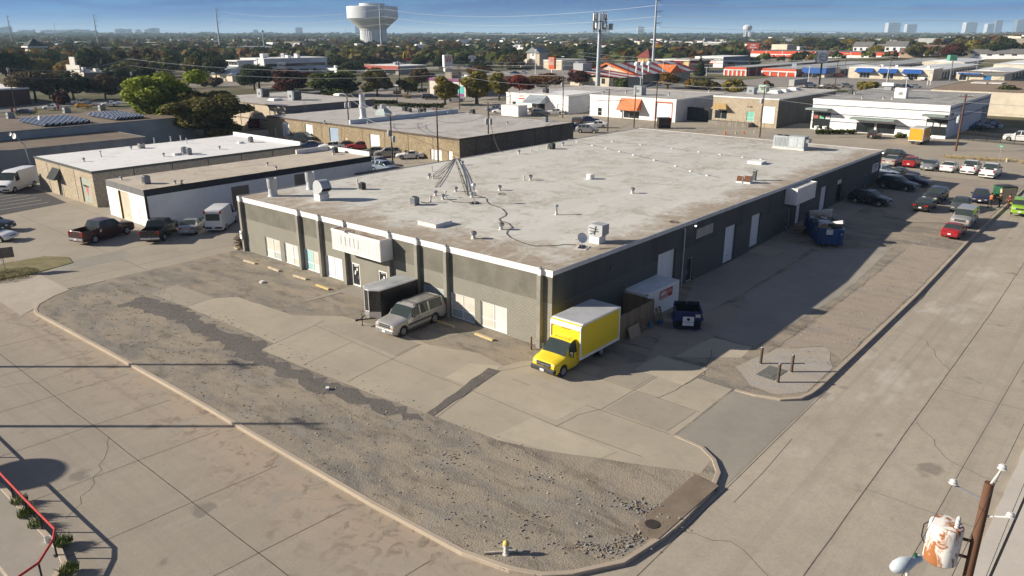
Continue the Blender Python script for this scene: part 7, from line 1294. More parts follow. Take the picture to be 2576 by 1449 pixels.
for s_,q in ((-1,hw),(1,hw*.7)): MB().tube((-.2,yc,zr+.2),(-.2,yc+s_*q,ze+.2),.55,n=4).build('orange_trim',M_or,t)
mb=MB()
for i in range(5): mb.quad((-26+i*5.2,yc-hw-6,4.4),(-26+(i+1)*5.2,yc-hw-6,4.4),(-26+(i+1)*5.2,yc+6,7.4),(-26+i*5.2,yc+6,7.4),m=i%2)
mb.build('wing_roof',[M_rs,mat('wing_white',(.62,.60,.58))],t); MB().box(-25,yc-hw-4,-.2,0,yc+5,4.3).build('wing_wall',M_cream2,t); MB().box(-25.05,yc-hw+1,1.5,-25,yc-hw+3,4).build('window',M_gl,t)
b=MB(); b.quad((24,yc-hw-7,4.8),(38,yc-hw-7,4.8),(31,yc-hw-7,9)); b.quad((24,yc-hw-7,4.8),(31,yc-hw-7,9),(31,yc-hw+5,9)); b.quad((38,yc-hw-7,4.8),(31,yc-hw+5,9),(31,yc-hw-7,9)); b.build('porch_gable',M_or,t); MB().box(26,yc-hw-6,-.2,36,yc-hw,4.6).build('porch',M_cream2,t)
for i,x in enumerate((-3,3,9)): MB().lathe([(.4,0),(.4,3.4),(1.2,3.5),(1.2,4.6),(.5,5.4)],(x,yc-hw-3,6),12).build('roof_cowl',M_wht,t)
MB().box(-20,yc+1,7,-12,yc+7,10.5).build('roof_unit',M_acg,t)
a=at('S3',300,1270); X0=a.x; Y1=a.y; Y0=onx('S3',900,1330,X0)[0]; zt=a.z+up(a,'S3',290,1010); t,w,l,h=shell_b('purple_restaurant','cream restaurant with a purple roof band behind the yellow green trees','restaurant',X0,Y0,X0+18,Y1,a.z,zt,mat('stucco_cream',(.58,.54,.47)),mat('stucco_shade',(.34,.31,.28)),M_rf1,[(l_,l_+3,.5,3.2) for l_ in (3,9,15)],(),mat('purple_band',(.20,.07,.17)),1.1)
MB().prism([(2,l*.45),(8,l*.45),(8,l*.62),(2,l*.62)],h,h+2.5).build('bell_gable',mat('gable_brown',(.26,.22,.18)),t); MB().box(-.1,1.0,1.0,-.02,4.5,4).build('mural',mat('mural_teal',(.10,.42,.40)),t); MB().box(-.12,1.0,0,-.03,4.5,1.0).build('mural_base',mat('mural_purple',(.25,.06,.2)),t); unit(t,6,l*.2,h,3,3,2,M_wht)
a=at('S2',245,950); X0,Y0=a.x,a.y; X1=ony('S2',1235,690,Y0)[0]; Y1=onx('S2',-160,700,X0)[0]
t,w,l,h=shell_b('bank_building','long pale two storey bank with dark window ribbon','building',X0,Y0,X1,Y1,a.z,a.z+up(a,'S2',245,705),mat('bank_white',(.60,.61,.62),(.54,.55,.56),.2),mat('bank_shade',(.52,.55,.58),(.46,.49,.52),.2),M_rf2,(),(),M_wht,.4); units(t,w,l,h,6,5,4)
MB().box(1.5,-.15,h*.46,w*.97,-.01,h*.64).build('window_ribbon',M_gl,t)
for i in range(4): MB().box(w*(.1+.22*i),-.15,1,w*(.24+.22*i),-.01,h*.25).build('lower_window',M_gl,t)
a=at('S1',1392,1195); X0,Y0=a.x,a.y; X1=ony('S1',1960,900,Y0)[0]; Y1=onx('S1',1108,1000,X0)[0]
t,w,l,h=shell_b('gabled_shop','low shop with a stepped pale gable and dark side behind the street trees','building',X0,Y0,X1,Y1,a.z,a.z+up(a,'S1',1392,928),M_cream2,mat('shop_side_shade',(.17,.14,.12),(.13,.11,.095),.3),M_rf1,(),(),M_wht,.3); units(t,w,l,h,4,31,3)  # dark side tone is painted shade of the unlit wall
MB().box(-.4,l*.15,h-.1,.4,l,h+3.2).box(-.4,l*.38,h+3.2,.4,l*.72,h+6.8).build('stepped_gable',mat('gable_pale',(.52,.50,.45)),t)
rr=random.Random(8)
STRIP=[('S2',(390,690),(1060,680),(395,605),'long cream strip shop with many white roof units beyond the bank',40,M_cream2,M_rf2,9,4),('S2',(60,600),(360,590),(60,530),'low dark brown shop at the upper left beyond the bank',30,mat('dark_brick',(.12,.07,.055)),M_rf2,4,4),
 ('S3',(0,530),(520,540),(5,475),'brick strip shop with white roof units in the middle distance',40,mat('brick_pink',(.34,.20,.15),(.3,.18,.135),.3),M_rf2,7,4),('S3',(915,520),(1160,530),(915,455),'white roofed brick strip right of the orange tree',40,mat('brick_pink',(.34,.20,.15)),M_rf2,5,4),
 ('S3',(1325,640),(2010,640),(1325,520),'plain white windowless shop wall behind dark oaks',36,M_wht,M_rf2,5,4),('S3',(1400,520),(2040,545),(1400,450),'long white strip shop behind the windowless white wall',40,mat('strip_white',(.60,.60,.59)),M_rf2,10,4),('S3',(2045,560),(2470,575),(2045,470),'pale stepped strip shop in the far centre',40,M_cream2,M_rf2,8,4),
 ('S4',(0,560),(640,580),(5,480),'pale strip shop behind the cell tower',40,mat('strip_white',(.60,.60,.59)),M_rf2,8,4),('S4',(900,520),(1780,520),(900,440),'long white roofed strip behind the yellow emblem sign',44,mat('strip_white',(.60,.60,.59)),M_rf2,12,4.5),('S4',(1120,620),(1690,625),(1120,530),'pale block wall building behind the oil change shop',36,M_greyw,M_rf2,5,4),('S4',(2130,600),(2420,605),(2130,440),'pale grey shop right of the gabled house',30,M_greyw,M_rf2,4,3),
 ('S3',(160,560),(390,560),(160,520),'low white flat roof behind the brick strip',26,M_wht,M_rf2,2,3),('S4',(540,740),(820,745),(540,620),'petrol station canopy with a red fascia',20,M_red,M_rf2,0,3),('S4',(0,760),(165,765),(0,640),'small white roofed shop left of the red canopy',22,M_cream2,M_rf2,2,3),
 ('S4',(820,700),(1210,700),(820,610),'low grey shop front behind the petrol canopy',24,mat('shop_shade',(.30,.28,.26)),M_rf2,4,3),('S1',(2700,640),(3100,640),(2700,500),'red brick shop with white roof far behind the street trees',26,mat('brick_pink',(.34,.20,.15)),M_rf2,4,3),('S2',(1850,930),(2400,945),(1850,800),'fast food restaurant with a red tiled mansard and white roof',24,mat('shop_shade',(.30,.28,.26)),M_rf2,3,3),('S2',(800,900),(1400,900),(800,835),'low white restaurant behind the dark red tree',18,M_wht,M_rf2,3,3)]
for i,(tt,bl,br,tl,lab,dep,m,r_,n,s) in enumerate(STRIP):
 t,w,l,h,o_,X0,Y0,z0=fb(tt,bl,br,tl,dep,'strip_shop',lab,'shop',m,m,r_,(),M_wht if m not in (M_red,) else M_wht,.5); units(t,w,l,h,n,100+i,s)
 k=max(2,int(l/14));
 if i not in (4,12):
  for j in range(k): MB().box(-.12,l*(j+.2)/k,.3,-.01,l*(j+.8)/k,h*.55).build('shop_window',M_gl,t)
 if i==12: MB().box(-.3,0,h*.0,-.01,l,h*.5).build('open_side',M_void,t)
 if i==16:
  mb=MB()
  for j in range(12): mb.quad((-1.5,l*j/12,h-2.4),(-1.5,l*(j+1)/12-.3,h-2.4),(-.1,l*(j+1)/12-.3,h),(-.1,l*j/12,h))
  mb.build('red_mansard',mat('mansard_red',(.33,.07,.05)),t)
a=at('T1',2330,820); X0=a.x; t=thing('hip_roof_building','pale metal hip roofed building with a glazed lantern behind the big tree','building',(X0,a.y,a.z)); zt=up(a,'T1',2360,680); wd=34; b=MB(); e=wd/2; b.v=[(0,0,3.6),(wd,0,3.6),(wd,wd,3.6),(0,wd,3.6),(e-5,e-5,zt),(e+5,e-5,zt),(e+5,e+5,zt),(e-5,e+5,zt)]; b.f=[(0,1,5,4),(1,2,6,5),(2,3,7,6),(3,0,4,7),(4,5,6,7)]; b.m=[0]*5; b.build('roof',mat('standing_seam',(.38,.42,.44),(.33,.37,.39),.8,.4,.3),t); MB().box(1.5,1.5,-.2,wd-1.5,wd-1.5,3.6).build('wall',M_cream2,t)
ln=MB().box(e-5,e-5,zt,e+5,e+5,zt+2.6).build('lantern',M_wht,t); MB().box(e-6,e-6,zt+2.6,e+6,e+6,zt+3.1).build('lantern_roof',M_wht,t)
for i in range(6): MB().box(e-5.1,e-4.6+i*1.6,zt+.6,e-5.01,e-3.4+i*1.6,zt+2.1).build('lantern_window',M_gl,t)
a=at('T1',320,1040); t,w,l,h=shell_b('brick_office','dark red brick office with white canopy roof at the left edge','building',a.x-36,a.y,a.x,a.y+34,a.z,a.z+up(a,'T1',305,880),mat('dark_brick2',(.16,.075,.06),(.12,.06,.05),.4),mat('dark_brick_shade',(.10,.05,.045),(.08,.042,.038),.4),M_rf2,(),[(6,12,1,4),(18,26,1,4)],M_wht,.5)  # side brick is a shaded copy of the front brick
for q in ((6,12,1,4),(18,26,1,4)): MB().box(q[0],.15,q[2],q[1],.2,q[3]).build('window',M_gl,t)
a=at('S1',528,790); X0=a.x; t=thing('tower_house','pale boxy tower with dark hip roof rising from the trees','tower',a); zt=up(a,'S1',528,505); wd=ony('S1',715,505,a.y)[0]-X0; MB().box(0,0,0,wd,wd,zt).build('wall',mat('tower_cream',(.52,.48,.42),(.46,.43,.38),.3),t); b=MB(); e=2; b.v=[(-e,-e,zt),(wd+e,-e,zt),(wd+e,wd+e,zt),(-e,wd+e,zt),(wd/2,wd/2,zt+6.5)]; b.f=[(0,1,4),(1,2,4),(2,3,4),(3,0,4)]; b.m=[0]*4; b.build('roof',mat('slate_green',(.05,.065,.06)),t); MB().box(-e,-e,zt-1,wd+e,wd+e,zt-.02).build('eaves',M_wht,t)
t,w,l,h,o_,X0,Y0,z0=fb('S3',(1780,860),(2440,870),(1780,710),30,'sales_hall','glass fronted sales hall with a cream gabled tower','building',M_cream2,M_cream2,M_rf1,((1790,770,1890,855),),M_wht,.5); glazed('shop_front',t,'x',.15,*o_[0],M_gl,M_alu,4,1)
q=fo('S3',0,X0,Y0,z0,(1910,605,2110,720))[0]; MB().box(-2,q[0],h*.0,8,q[1],q[3]).build('tower',mat('tower_tan',(.50,.43,.32)),t); b=MB(); yc=(q[0]+q[1])/2; b.v=[(-3,q[0]-1,q[3]),(9,q[0]-1,q[3]),(9,yc,q[3]+4),(-3,yc,q[3]+4),(-3,q[1]+1,q[3]),(9,q[1]+1,q[3])]; b.f=[(0,1,2,3),(3,2,5,4),(0,3,4)]; b.m=[0]*3; b.build('tower_roof',mat('slate_grey',(.22,.24,.26)),t); MB().box(-2.2,yc-2.6,q[2]+.5,-2.01,yc+2.6,q[3]-.5).build('emblem_panel',M_wht,t); word('H',2.6,M_ink,t,(-2.3,yc,q[2]+(q[3]-q[2])*.65),FX,bold=.03)
def house(p,L_,Wd,h,rh,label,wm,rm,rz_=0,chim=False,n='house',group=None):
 t=thing(n,label,'house',p,R(rz_),group); MB().box(-L_/2,-Wd/2,-1,L_/2,Wd/2,h).build('wall',wm,t); b=MB(); e=.8; b.v=[(-L_/2-e,-Wd/2-e,h-.2),(L_/2+e,-Wd/2-e,h-.2),(L_/2+e,0,h+rh),(-L_/2-e,0,h+rh),(L_/2+e,Wd/2+e,h-.2),(-L_/2-e,Wd/2+e,h-.2)]; b.f=[(0,1,2,3),(3,2,4,5)]; b.m=[0,0]; b.build('roof',rm,t); g=MB();
 for s in (-1,1): g.quad((s*L_/2,-Wd/2,h),(s*L_/2,0,h+rh-.3),(s*L_/2,Wd/2,h))
 g.build('gable',wm,t)
 for i in range(3): MB().box(-L_/2+L_*(i+.2)/3,-Wd/2-.06,h*.5,-L_/2+L_*(i+.6)/3,-Wd/2-.01,h*.8).build('window',M_gl,t)
 for i in (-1,1): MB().box(-L_/2-.06,i*Wd*.22-.8,h*.5,-L_/2-.01,i*Wd*.22+.8,h*.8).build('window',M_gl,t)
 if chim: MB().box(L_*.2,-1,h,L_*.2+2,1,h+rh+2.4).build('chimney',wm,t)
 return t
M_hs=mat('shingle_grey',(.15,.145,.14),(.12,.117,.113),.4,.9); M_hb=mat('shingle_brown',(.17,.12,.09),(.14,.10,.08),.4,.9); M_hw=mat('house_siding',(.60,.60,.60),(.54,.54,.54),.3)
for (tt,x,y,L_,Wd,h,rh,lab,wm,rm,rz_,ch) in (('S5',2230,640,16,12,7.5,4,'white two storey house with grey gable roof above the red warehouse',M_hw,M_hs,-95,False),('S6',520,640,17,12,7.5,4,'pale grey long house above the right end of the red warehouse',M_hw,M_hs,-92,False),('S6',320,615,13,9,5,3.5,'low grey roofed house between the two white ones',M_hw,M_hs,-92,False),('S6',1080,640,18,12,4,4,'brown roofed bungalow below the bare grey trees',M_hw,M_hb,-85,False),('S6',760,670,16,12,3.5,3.5,'brown roofed bungalow at the right end of the red warehouse',mat('house_tan',(.4,.3,.22)),M_hb,-85,False),('S6',2050,690,24,12,3.2,3.2,'grey roofed bungalow under the dark oak at the right',M_hw,M_hs,-88,False),('S6',2450,690,24,12,3.2,3.2,'grey roofed bungalow at the right picture edge',M_hw,M_hs,-88,False),('S4',220,480,22,16,9,6,'grey two storey house with white gables in the far left of the storage yards',M_hw,M_hs,-60,False),('S4',2210,500,24,18,9,6,'pale house with broad white gable left of the round oak',M_hw,M_hs,-10,False),('S4',1600,470,26,16,5,4,'dark roofed house behind the yellow emblem sign',M_hw,M_hs,-80,False),('S4',2000,470,30,16,5,5,'long brown grey roofed house left of the white gabled one',M_hw,M_hs,-85,False)):
 house(at(tt,x,y),L_,Wd,h,rh,lab,wm,rm,rz_,ch)
HG='white gabled apartment houses on the far rise'
rr=random.Random(17)
for i in range(9):
 x=1500+i*110; p=at('S5',x,330+(i%2)*14); house(p,16,11,7.5,6,'white gabled apartment house in the row on the wooded rise',M_hw,M_hs,rr.choice((-10,80,-95)),True,'apartment_house',HG)
for i in range(8):
 x=70+i*110; p=at('S6',x,345-(i%3)*12); house(p,17,12,8,6.5,'white gabled apartment house in the row on the wooded rise',M_hw,M_hs,rr.choice((-10,80,-95)),True,'apartment_house',HG)
# water towers and power poles
wp=Vector((913,1124.8,0)); zt=up(wp,'T2',1175,65); zc=up(wp,'T2',1175,187); zn=up(wp,'T2',1185,290); dist=math.hypot(wp.x-CAMX,wp.y-CAMY); sc=dist/FPX*1.035
rt=455/8*sc; rc=245/8*sc; v=thing('water_tower','huge pale water tower with wide cone bottomed tank on a fluted column','water tower',wp); M_wt=mat('tower_white',(.56,.585,.60),(.50,.525,.54),.05,.6); M_wt2=mat('tower_cream_band',(.50,.485,.445),(.46,.445,.41),.05,.6)
prof=[(rc*1.0,0),(rc*.97,zn)]; n=40; mb=MB(); mb.v=[];
for (r,z) in prof:
 for i in range(n*2): q=r*(1 if i%2 else .965); mb.v.append((q*math.cos(PI*i/n),q*math.sin(PI*i/n),z))
mb.f=[(i,(i+1)%(2*n),2*n+(i+1)%(2*n),2*n+i) for i in range(2*n)]; mb.m=[0]*len(mb.f); mb.build('column',M_wt,v)
MB().lathe([(rc*1.02,zn-1.5),(rc*1.02,zn)],n=48).build('ring',M_wt2,v); MB().lathe([(rc*.98,zn-.2),(rt*.99,zc)],n=64,cap=False).build('tank_cone',M_wt2,v,30); MB().lathe([(rt*.995,zc),(rt,zc+1),(rt,zt-.8),(rt*.985,zt),(0.01,zt+2)],n=64,cap=False).build('tank_wall',M_wt,v,30); MB().lathe([(rt*.5,zt+.8),(rt*.5,zt+5.2),(rt*.48,zt+5.2),(rt*.48,zt+.8)],n=40,cap=False).build('roof_rail',M_wt,v)
d=Vector((wp.x-CAMX,wp.y-CAMY,0)).normalized(); a_=math.atan2(-d.y,-d.x)
p=at('S5',365,195,2); p=Vector((p.x,p.y,0)) if False else Vector((2350,560,0));
def dirpt(t,x,y,D_): a=ray(t,x,y); k=D_/math.hypot(a[0],a[1]); return Vector((CAMX+a[0]*k,CAMY+a[1]*k,0))
p=dirpt('S5',365,180,3000); v=thing('water_tower','distant pale water tower on legs hazy on the skyline','water tower',p); s=3000/FPX; MB().lathe([(.1,22*s),(9*s,23.5*s),(10.3*s,27*s),(10*s,31*s),(6*s,34*s),(.1,35*s)],n=24,cap=False).build('tank',M_wt,v,40)
for i in range(6): q=7*s; MB().tube((q*math.cos(i*PI/3),q*math.sin(i*PI/3),0),(q*math.cos(i*PI/3),q*math.sin(i*PI/3),25*s),.9*s,n=6).build('leg',M_wt,v)
M_steel=mat('pole_steel',(.34,.38,.40),(.29,.32,.34),.3,.5,.3); M_pole=mat('pole_timber',(.085,.06,.045),(.055,.042,.034),1.5,.9); M_poler=mat('pole_timber_red',(.12,.06,.036),(.07,.037,.024),1.5,.9,streak=True); M_tr=mat('transformer_grey',(.40,.43,.45),(.33,.35,.37),3,.5); M_insul=mat('insulator',(.55,.55,.53),None,3,.3)
TX=[]
for t_,b,tp,lab in (('T1',(135,482),(88,150),'steel transmission pole with three arms farthest left'),('T1',(998,510),(955,140),'steel transmission pole with three arms, second from the left'),('T1',(2220,527),(2183,75),'steel transmission pole with three arms above the dark trees, third from the left'),('T2',(1270,582),(1250,40),'steel transmission pole standing before the water tower'),('T3',(1410,792),(1462,-8),'tall steel transmission pole at the striped restaurant reaching the top edge')):
 p=at(t_,*b); h=up(p,t_,*tp)*(1.04 if t_=='T3' else 1); s=h/45; v=thing('transmission_pole',lab,'power pole',p,0,'steel transmission poles'); MB().lathe([(1.0*s,0),(.42*s,h)],n=14).build('shaft',M_steel,v,60); TX.append((p,h))
 for i,z in enumerate((h*.955,h*.82,h*.685)): MB().tube((0,0,z-.6),(3.6*s*.64,-3.6*s*.77,z+.2),.28*s,.15*s,n=6).tube((1.9*s*.64,-1.9*s*.77,z-.3),(2.6*s*.64,-2.6*s*.77,z-2.2*s),.07*s,n=4).tube((3.6*s*.64,-3.6*s*.77,z+.1),(2.6*s*.64,-2.6*s*.77,z-2.2*s),.07*s,n=4).build('cross_arm',M_steel,v)
 if t_=='T3': MB().lathe([(1.9,0),(1.9,1.6),(1.6,1.7)],n=16).build('footing',M_cream2,v)
for t_,b,tp,lab in (('T1',(575,425),(550,228),'slim grey pole between the first two transmission poles'),('T1',(1938,380),(1930,278),'small thin pole on the hazy left skyline'),('T2',(315,360),(313,285),'tiny pole on the skyline left of the grey block'),('T2',(908,398),(905,280),'slim lamp mast left of the water tower'),('T2',(1342,375),(1340,270),'slim mast just right of the water tower'),('T2',(1817,366),(1816,280),'thin pole on the skyline right of the water tower'),('T2',(2177,350),(2177,265),'second thin pole on the skyline right of the water tower'),('T2',(2446,350),(2446,255),'third thin pole on the skyline right of the water tower'),('T2',(93,585),(80,300),'white lattice mast at the left of the bank')):
 p=at(t_,*b); h=up(p,t_,*tp); v=thing('far_pole',lab,'pole',p,0,'thin poles far off'); MB().lathe([(.9,0),(.5,h)],n=8).build('shaft',M_steel,v); MB().box(-1.6,-.4,h-2,1.6,.4,h-1).build('head',M_steel,v)
p=at('T3',862,878); h=up(p,'T3',885,70); v=thing('cell_tower','tall grey monopole cell tower crowded with white antenna panels','cell tower',p); hm=up(p,'T3',880,150); MB().lathe([(1.15,0),(.65,hm),(.5,hm+.5)],n=18).build('monopole',M_steel,v,60); MB().tube((0,0,hm),(0,0,h),.12,n=6).build('lightning_rod',M_steel,v)
for lv,zz in enumerate((up(p,'T3',880,170),up(p,'T3',880,265))):
 MB().lathe([(3.1,zz-2.3),(3.2,zz-2.2),(3.2,zz-2.0),(3.1,zz-2.0)],n=12,cap=False).build('platform',M_dark,v)
 for i in range(12):
  a_=2*PI*i/12; x,y=3.3*math.cos(a_),3.3*math.sin(a_); o=MB().cbox((0,0,0),(.3,.7,3.4 if i%3 else 2.4)).build('antenna_panel',M_wht if (i+lv)%3 else M_acd,v); o.location=(x,y,zz+(0 if lv==0 else .3)); o.rotation_euler=(0,0,a_)
  MB().tube((.5*math.cos(a_),.5*math.sin(a_),zz-2),(x,y,zz-2),.08,n=4).tube((x*.93,y*.93,zz-2.6),(x*.93,y*.93,zz+2.4),.07,n=4).build('bracket',M_dark,v)
  if i%2: MB().cbox((x*.8,y*.8,zz-1.0),(.6,.6,1.2)).build('radio_box',M_dark,v)
MB().box(2.6,-5.6,up(p,'T3',965,300),3.0,-3.4,up(p,'T3',965,300)+2.8).build('relay_panel',M_greyw,v)
UP={}
def upole(key,p,h,label,arms=(),trs=(),r=.17,m=None,ra=0,group='timber utility poles',steps=False):
 v=thing('utility_pole',label,'utility pole',p,ra,group); MB().lathe([(r,-.1),(r*.72,h)],n=10).build('shaft',m or M_pole,v,60); UP[key]=(Vector(p),h)
 for z in arms: MB().box(-.07,-1.25,z-.07,.07,1.25,z+.07).build('cross_arm',m or M_pole,v);
 for z in arms:
  for y in (-1.1,-.5,.5,1.1): MB().lathe([(.05,z+.05),(.08,z+.12),(.06,z+.28)],(0,y,0),8).build('insulator',M_insul,v)
 for z,a_ in trs: x,y=.52*math.cos(R(a_)),.52*math.sin(R(a_)); o=MB().lathe([(.30,0),(.33,.05),(.33,1.1),(.3,1.18),(.1,1.22)],(x,y,z),14).build('transformer',M_tr,v,40); MB().lathe([(.05,1.2),(.07,1.5)],(x,y,z),8).build('bushing',M_insul,o)
 return v
for key,tb,b,tt,tp,lab,arms,trs in (('a','D',(881,365),'T2',(900,940),'dark utility pole with twin transformers before the pebble building',(.97,),((.72,100),(.73,-70))),('b','A',(1690,190),'T2',(1368,1152),'utility pole with two transformers by the wire fence',(.97,),((.6,100),(.5,-80))),('c','D',(1103,420),'T2',(1833,1082),'plain utility pole in the middle of the yard behind the roof',(.97,),()),('d','D',(1229,395),'T2',(2352,1032),'utility pole with transformers behind the rear roof edge',(.96,),((.60,90),(.60,-60))),('e','T3',(510,1188),'T3',(518,762),'utility pole before the white repair shop',(.97,.9),((.74,90),)),('f','T3',(962,1322),'T3',(958,892),'utility pole left of the orange awning',(.97,),()),('g','T3',(1226,1285),'T3',(1240,866),'utility pole standing across the orange awning',(),()),('h','T3',(1436,1292),'T3',(1437,818),'slim utility pole left of the red edged garage door',(),()),('i','T3',(2492,1382),'T3',(2515,866),'utility pole with a white transformer before the stone fronted building',(.97,),((.66,80),)),('k','T2',(2050,1102),'T2',(2062,665),'dark utility pole beside the purple band restaurant',(.96,),()),('l','T3',(1160,872),'T3',(1166,562),'dark pole in front of the striped roof',(.97,),()),('m','T3',(1785,797),'T3',(1793,582),'dark pole right of the oil change shop',(.97,),()),('n','T1',(1345,960),'T1',(1340,590),'utility pole with grey boxes left of the big tree',(.97,),((.55,-60),)),('o','T1',(172,1158),'T1',(66,682),'leaning looking brown utility pole at the far left street',(.97,.84),((.9,60),)),('p','T4',(1205,825),'T4',(1228,570),'brown utility pole between the blue awnings',(.97,),((.8,0),)),('q','S2',(165,1190),'S2',(120,700),'utility pole left of the dark red tree',(.97,),()),('r','S2',(905,900),'S2',(890,670),'utility pole before the bank window ribbon',(.97,.45),()),('s','S5',(1525,1110),'S5',(1540,700),None,(),())):
 if lab is None: continue
 p=at(tb,*b); h=up(p,tt,*tp); s=max(1,min(2.2,h/14)); v=upole(key,p,h/s,lab,[q*h/s for q in arms],[(q*h/s,a_) for q,a_ in trs]); v.scale=(s,s,s)
 UP[key]=(p,h)
p=Vector((145.4,-1.8,gz(140))); h=up(p,'D',2433,238); s=1.15; v=upole('R',p,h/s,'reddish brown utility pole with white transformer right of the amber truck',(h/s*.97,),((h/s*.5,90),),.2,M_poler); v.scale=(s,s,s)
LPG='slim white street light poles along the far road'
for t_,b,tp,l_ in (('T3',(975,875),(980,665),'white light pole in front of the striped roof gable'),('T3',(1308,875),(1312,685),'white light pole right of the striped roof'),('T3',(1290,890),(1293,775),'short white light pole behind the flat roof edge'),('T3',(1510,835),(1515,612),'white light pole before the yellow oil shop'),('T3',(1572,835),(1575,668),'second white light pole before the yellow oil shop'),('T3',(1950,795),(1955,680),'white light pole at the transmission shop corner'),('T3',(510,755),(514,570),'grey light mast with a bent arm by the orange sign'),('T3',(648,790),(648,628),'white light pole left of the cell tower'),('T4',(400,840),(420,670),'white light pole before the blue fascia office'),('T4',(790,850),(805,672),'white light pole at the left corner of the cream office'),('T4',(1385,890),(1395,800),'short white light pole above the showroom roof'),('T4',(1190,855),(1205,695),'white light pole before the middle blue awning'),('T4',(1602,860),(1620,710),'left white light pole at the right end of the cream office'),('T4',(1630,858),(1637,735),'right white light pole at the end of the cream office'),('T3',(235,745),(238,500),'slim white pole left of the bent arm mast'),('T4',(675,850),(700,580),'dark lamp post beside the round emblem sign'),('T4',(770,720),(780,540),'thin dark post behind the round emblem sign'),('T4',(2080,790),(2108,600),'pale pole before the right cream office'),('T2',(1450,945),(1448,470),'tall thin pole between the street trees'),('T2',(1422,1050),(1418,860),'thin dark lamp post in the restaurant car park')):
 p=at(t_,*b); h=up(p,t_,*tp); v=thing('light_pole',l_,'light pole',p,0,LPG); r=.16*max(1,h/12); MB().lathe([(r,0),(r*.7,h)],n=8).build('shaft',M_wht if 'white' in l_ else (M_steel if 'grey' in l_ or 'pale' in l_ else M_dark),v); MB().box(-.3,-1.1,h-.1,.3,1.1,h+.25).build('lamp_head',M_steel,v)
# signs on posts
def sign(t,base,rect,label,face,post=M_steel,thick=1.2,rim=None,two=False,rr_=None,shape='box'):
 p=at(t,*base); dist=math.hypot(p.x-CAMX,p.y-CAMY); x0,y0,x1,y1=rect; zt=up(p,t,(x0+x1)/2,y0); zb=up(p,t,(x0+x1)/2,y1); s=math.sqrt(dist*dist+(CAMH-p.z-(zt+zb)/2)**2)/FPX*TILE[t][2]; wd=(x1-x0)*s
 v=thing('pole_sign',label,'sign',p,math.atan2(CAMY-p.y,CAMX-p.x)+PI+(rr_ or 0)); q=wd*.07
 for y in ((-wd*.3,wd*.3) if two else (0,)): MB().box(.1,y-q,-.2,.1+q*1.4,y+q,zb+.3).build('post',post,v)
 if shape=='oval':
  mb=MB(); n=28; pts=[(math.cos(2*PI*i/n)*wd/2,math.sin(2*PI*i/n)*(zt-zb)/2) for i in range(n)]
  for x in (0,thick): mb.v+=[(x,a,b+(zt+zb)/2) for a,b in pts]
  mb.f=[tuple(range(n-1,-1,-1)),tuple(range(n,2*n))]+[(i,(i+1)%n,n+(i+1)%n,n+i) for i in range(n)]; mb.m=[0]*(n+2); pn=mb.build('panel',face,v)
 else: pn=MB().box(0,-wd/2,zb,thick,wd/2,zt).build('panel',face,v)
 if rim: MB().box(-.06,-wd/2-.15,zt,thick+.06,wd/2+.15,zt+.3).box(-.06,-wd/2-.15,zb-.3,thick+.06,wd/2+.15,zb).box(.02,-wd/2-.25,zb,thick,-wd/2-.003,zt).box(.02,wd/2+.003,zb,thick,wd/2+.25,zt).build('rim',rim,v)
 return v,pn,wd,zb,zt
M_yel=mat('sign_yellow',(.80,.52,.02)); M_so=mat('sign_orange',(.66,.13,.035),None,1,.5); M_sr=mat('sign_red2',(.50,.02,.02)); M_sw=mat('sign_white',(.74,.74,.73),(.68,.68,.67),.3); M_nav=mat('sign_navy2',(.03,.04,.16))
def wmark(v,wd,zb,zt,m,stripes=True):
 h=zt-zb; mb=MB(); X=-.12
 for i in range(6):
  z=zb+h*(.9-.1*i)
  for s in (-1,1): mb.quad((X,s*wd*(.44-.03*i),z+h*.035),(X,s*wd*(.26-.028*i),z-h*.01),(X,s*wd*(.24-.028*i),z-h*.055),(X,s*wd*(.43-.03*i),z-h*.02)) if s>0 else mb.quad((X,s*wd*(.44-.03*i),z-h*.02),(X,s*wd*(.24-.028*i),z-h*.055),(X,s*wd*(.26-.028*i),z-h*.01),(X,s*wd*(.44-.03*i),z+h*.035))
 for s in (-1,1): mb.quad((X,s*wd*.12,zb+h*.62),(X,s*wd*.20,zb+h*.62),(X,s*wd*.13,zb+h*.27),(X,s*wd*.10,zb+h*.27)); mb.quad((X,s*.0,zb+h*.95),(X,s*wd*.06,zb+h*.95),(X,s*wd*.13,zb+h*.27),(X,s*wd*.09,zb+h*.27))
 mb.build('emblem',m,v)
v,pn,wd,zb,zt=sign('S3',(625,985),(547,645,683,842),'tall white pole sign with an orange striped W emblem and red end',M_sw,M_sw,3.2,None,False,.35); wmark(v,wd,zb+(zt-zb)*.18,zt,M_so); word('WHATABURGER',(zt-zb)*.10,M_so,v,(-.14,0,zb+(zt-zb)*.1),FX,bold=.03,sx=.8); MB().box(.0,-wd/2-.12,zb,3.2,-wd/2-.004,zt).build('red_end',M_sr,v)
z2=zb-(zt-zb)*.34; MB().box(.2,-wd*.42,z2,2.8,wd*.42,zb-(zt-zb)*.1).build('lower_panel',M_sw,v); word('24 HOURS',(zt-zb)*.13,M_so,v,(.05,0,(z2+zb-(zt-zb)*.1)/2),FX,bold=.02)
v,pn,wd,zb,zt=sign('S3',(2275,945),(2225,678,2325,872),'orange sided pole sign with white W face behind the red tree',M_so,M_sw,2.4,None,False,-.5); MB().box(-.08,-wd*.42,zb+(zt-zb)*.34,-.01,wd*.42,zt-.4).build('face',mat('sign_shade',(.55,.36,.30)),v); wmark(v,wd*.8,zb+(zt-zb)*.45,zt-.5,M_so)
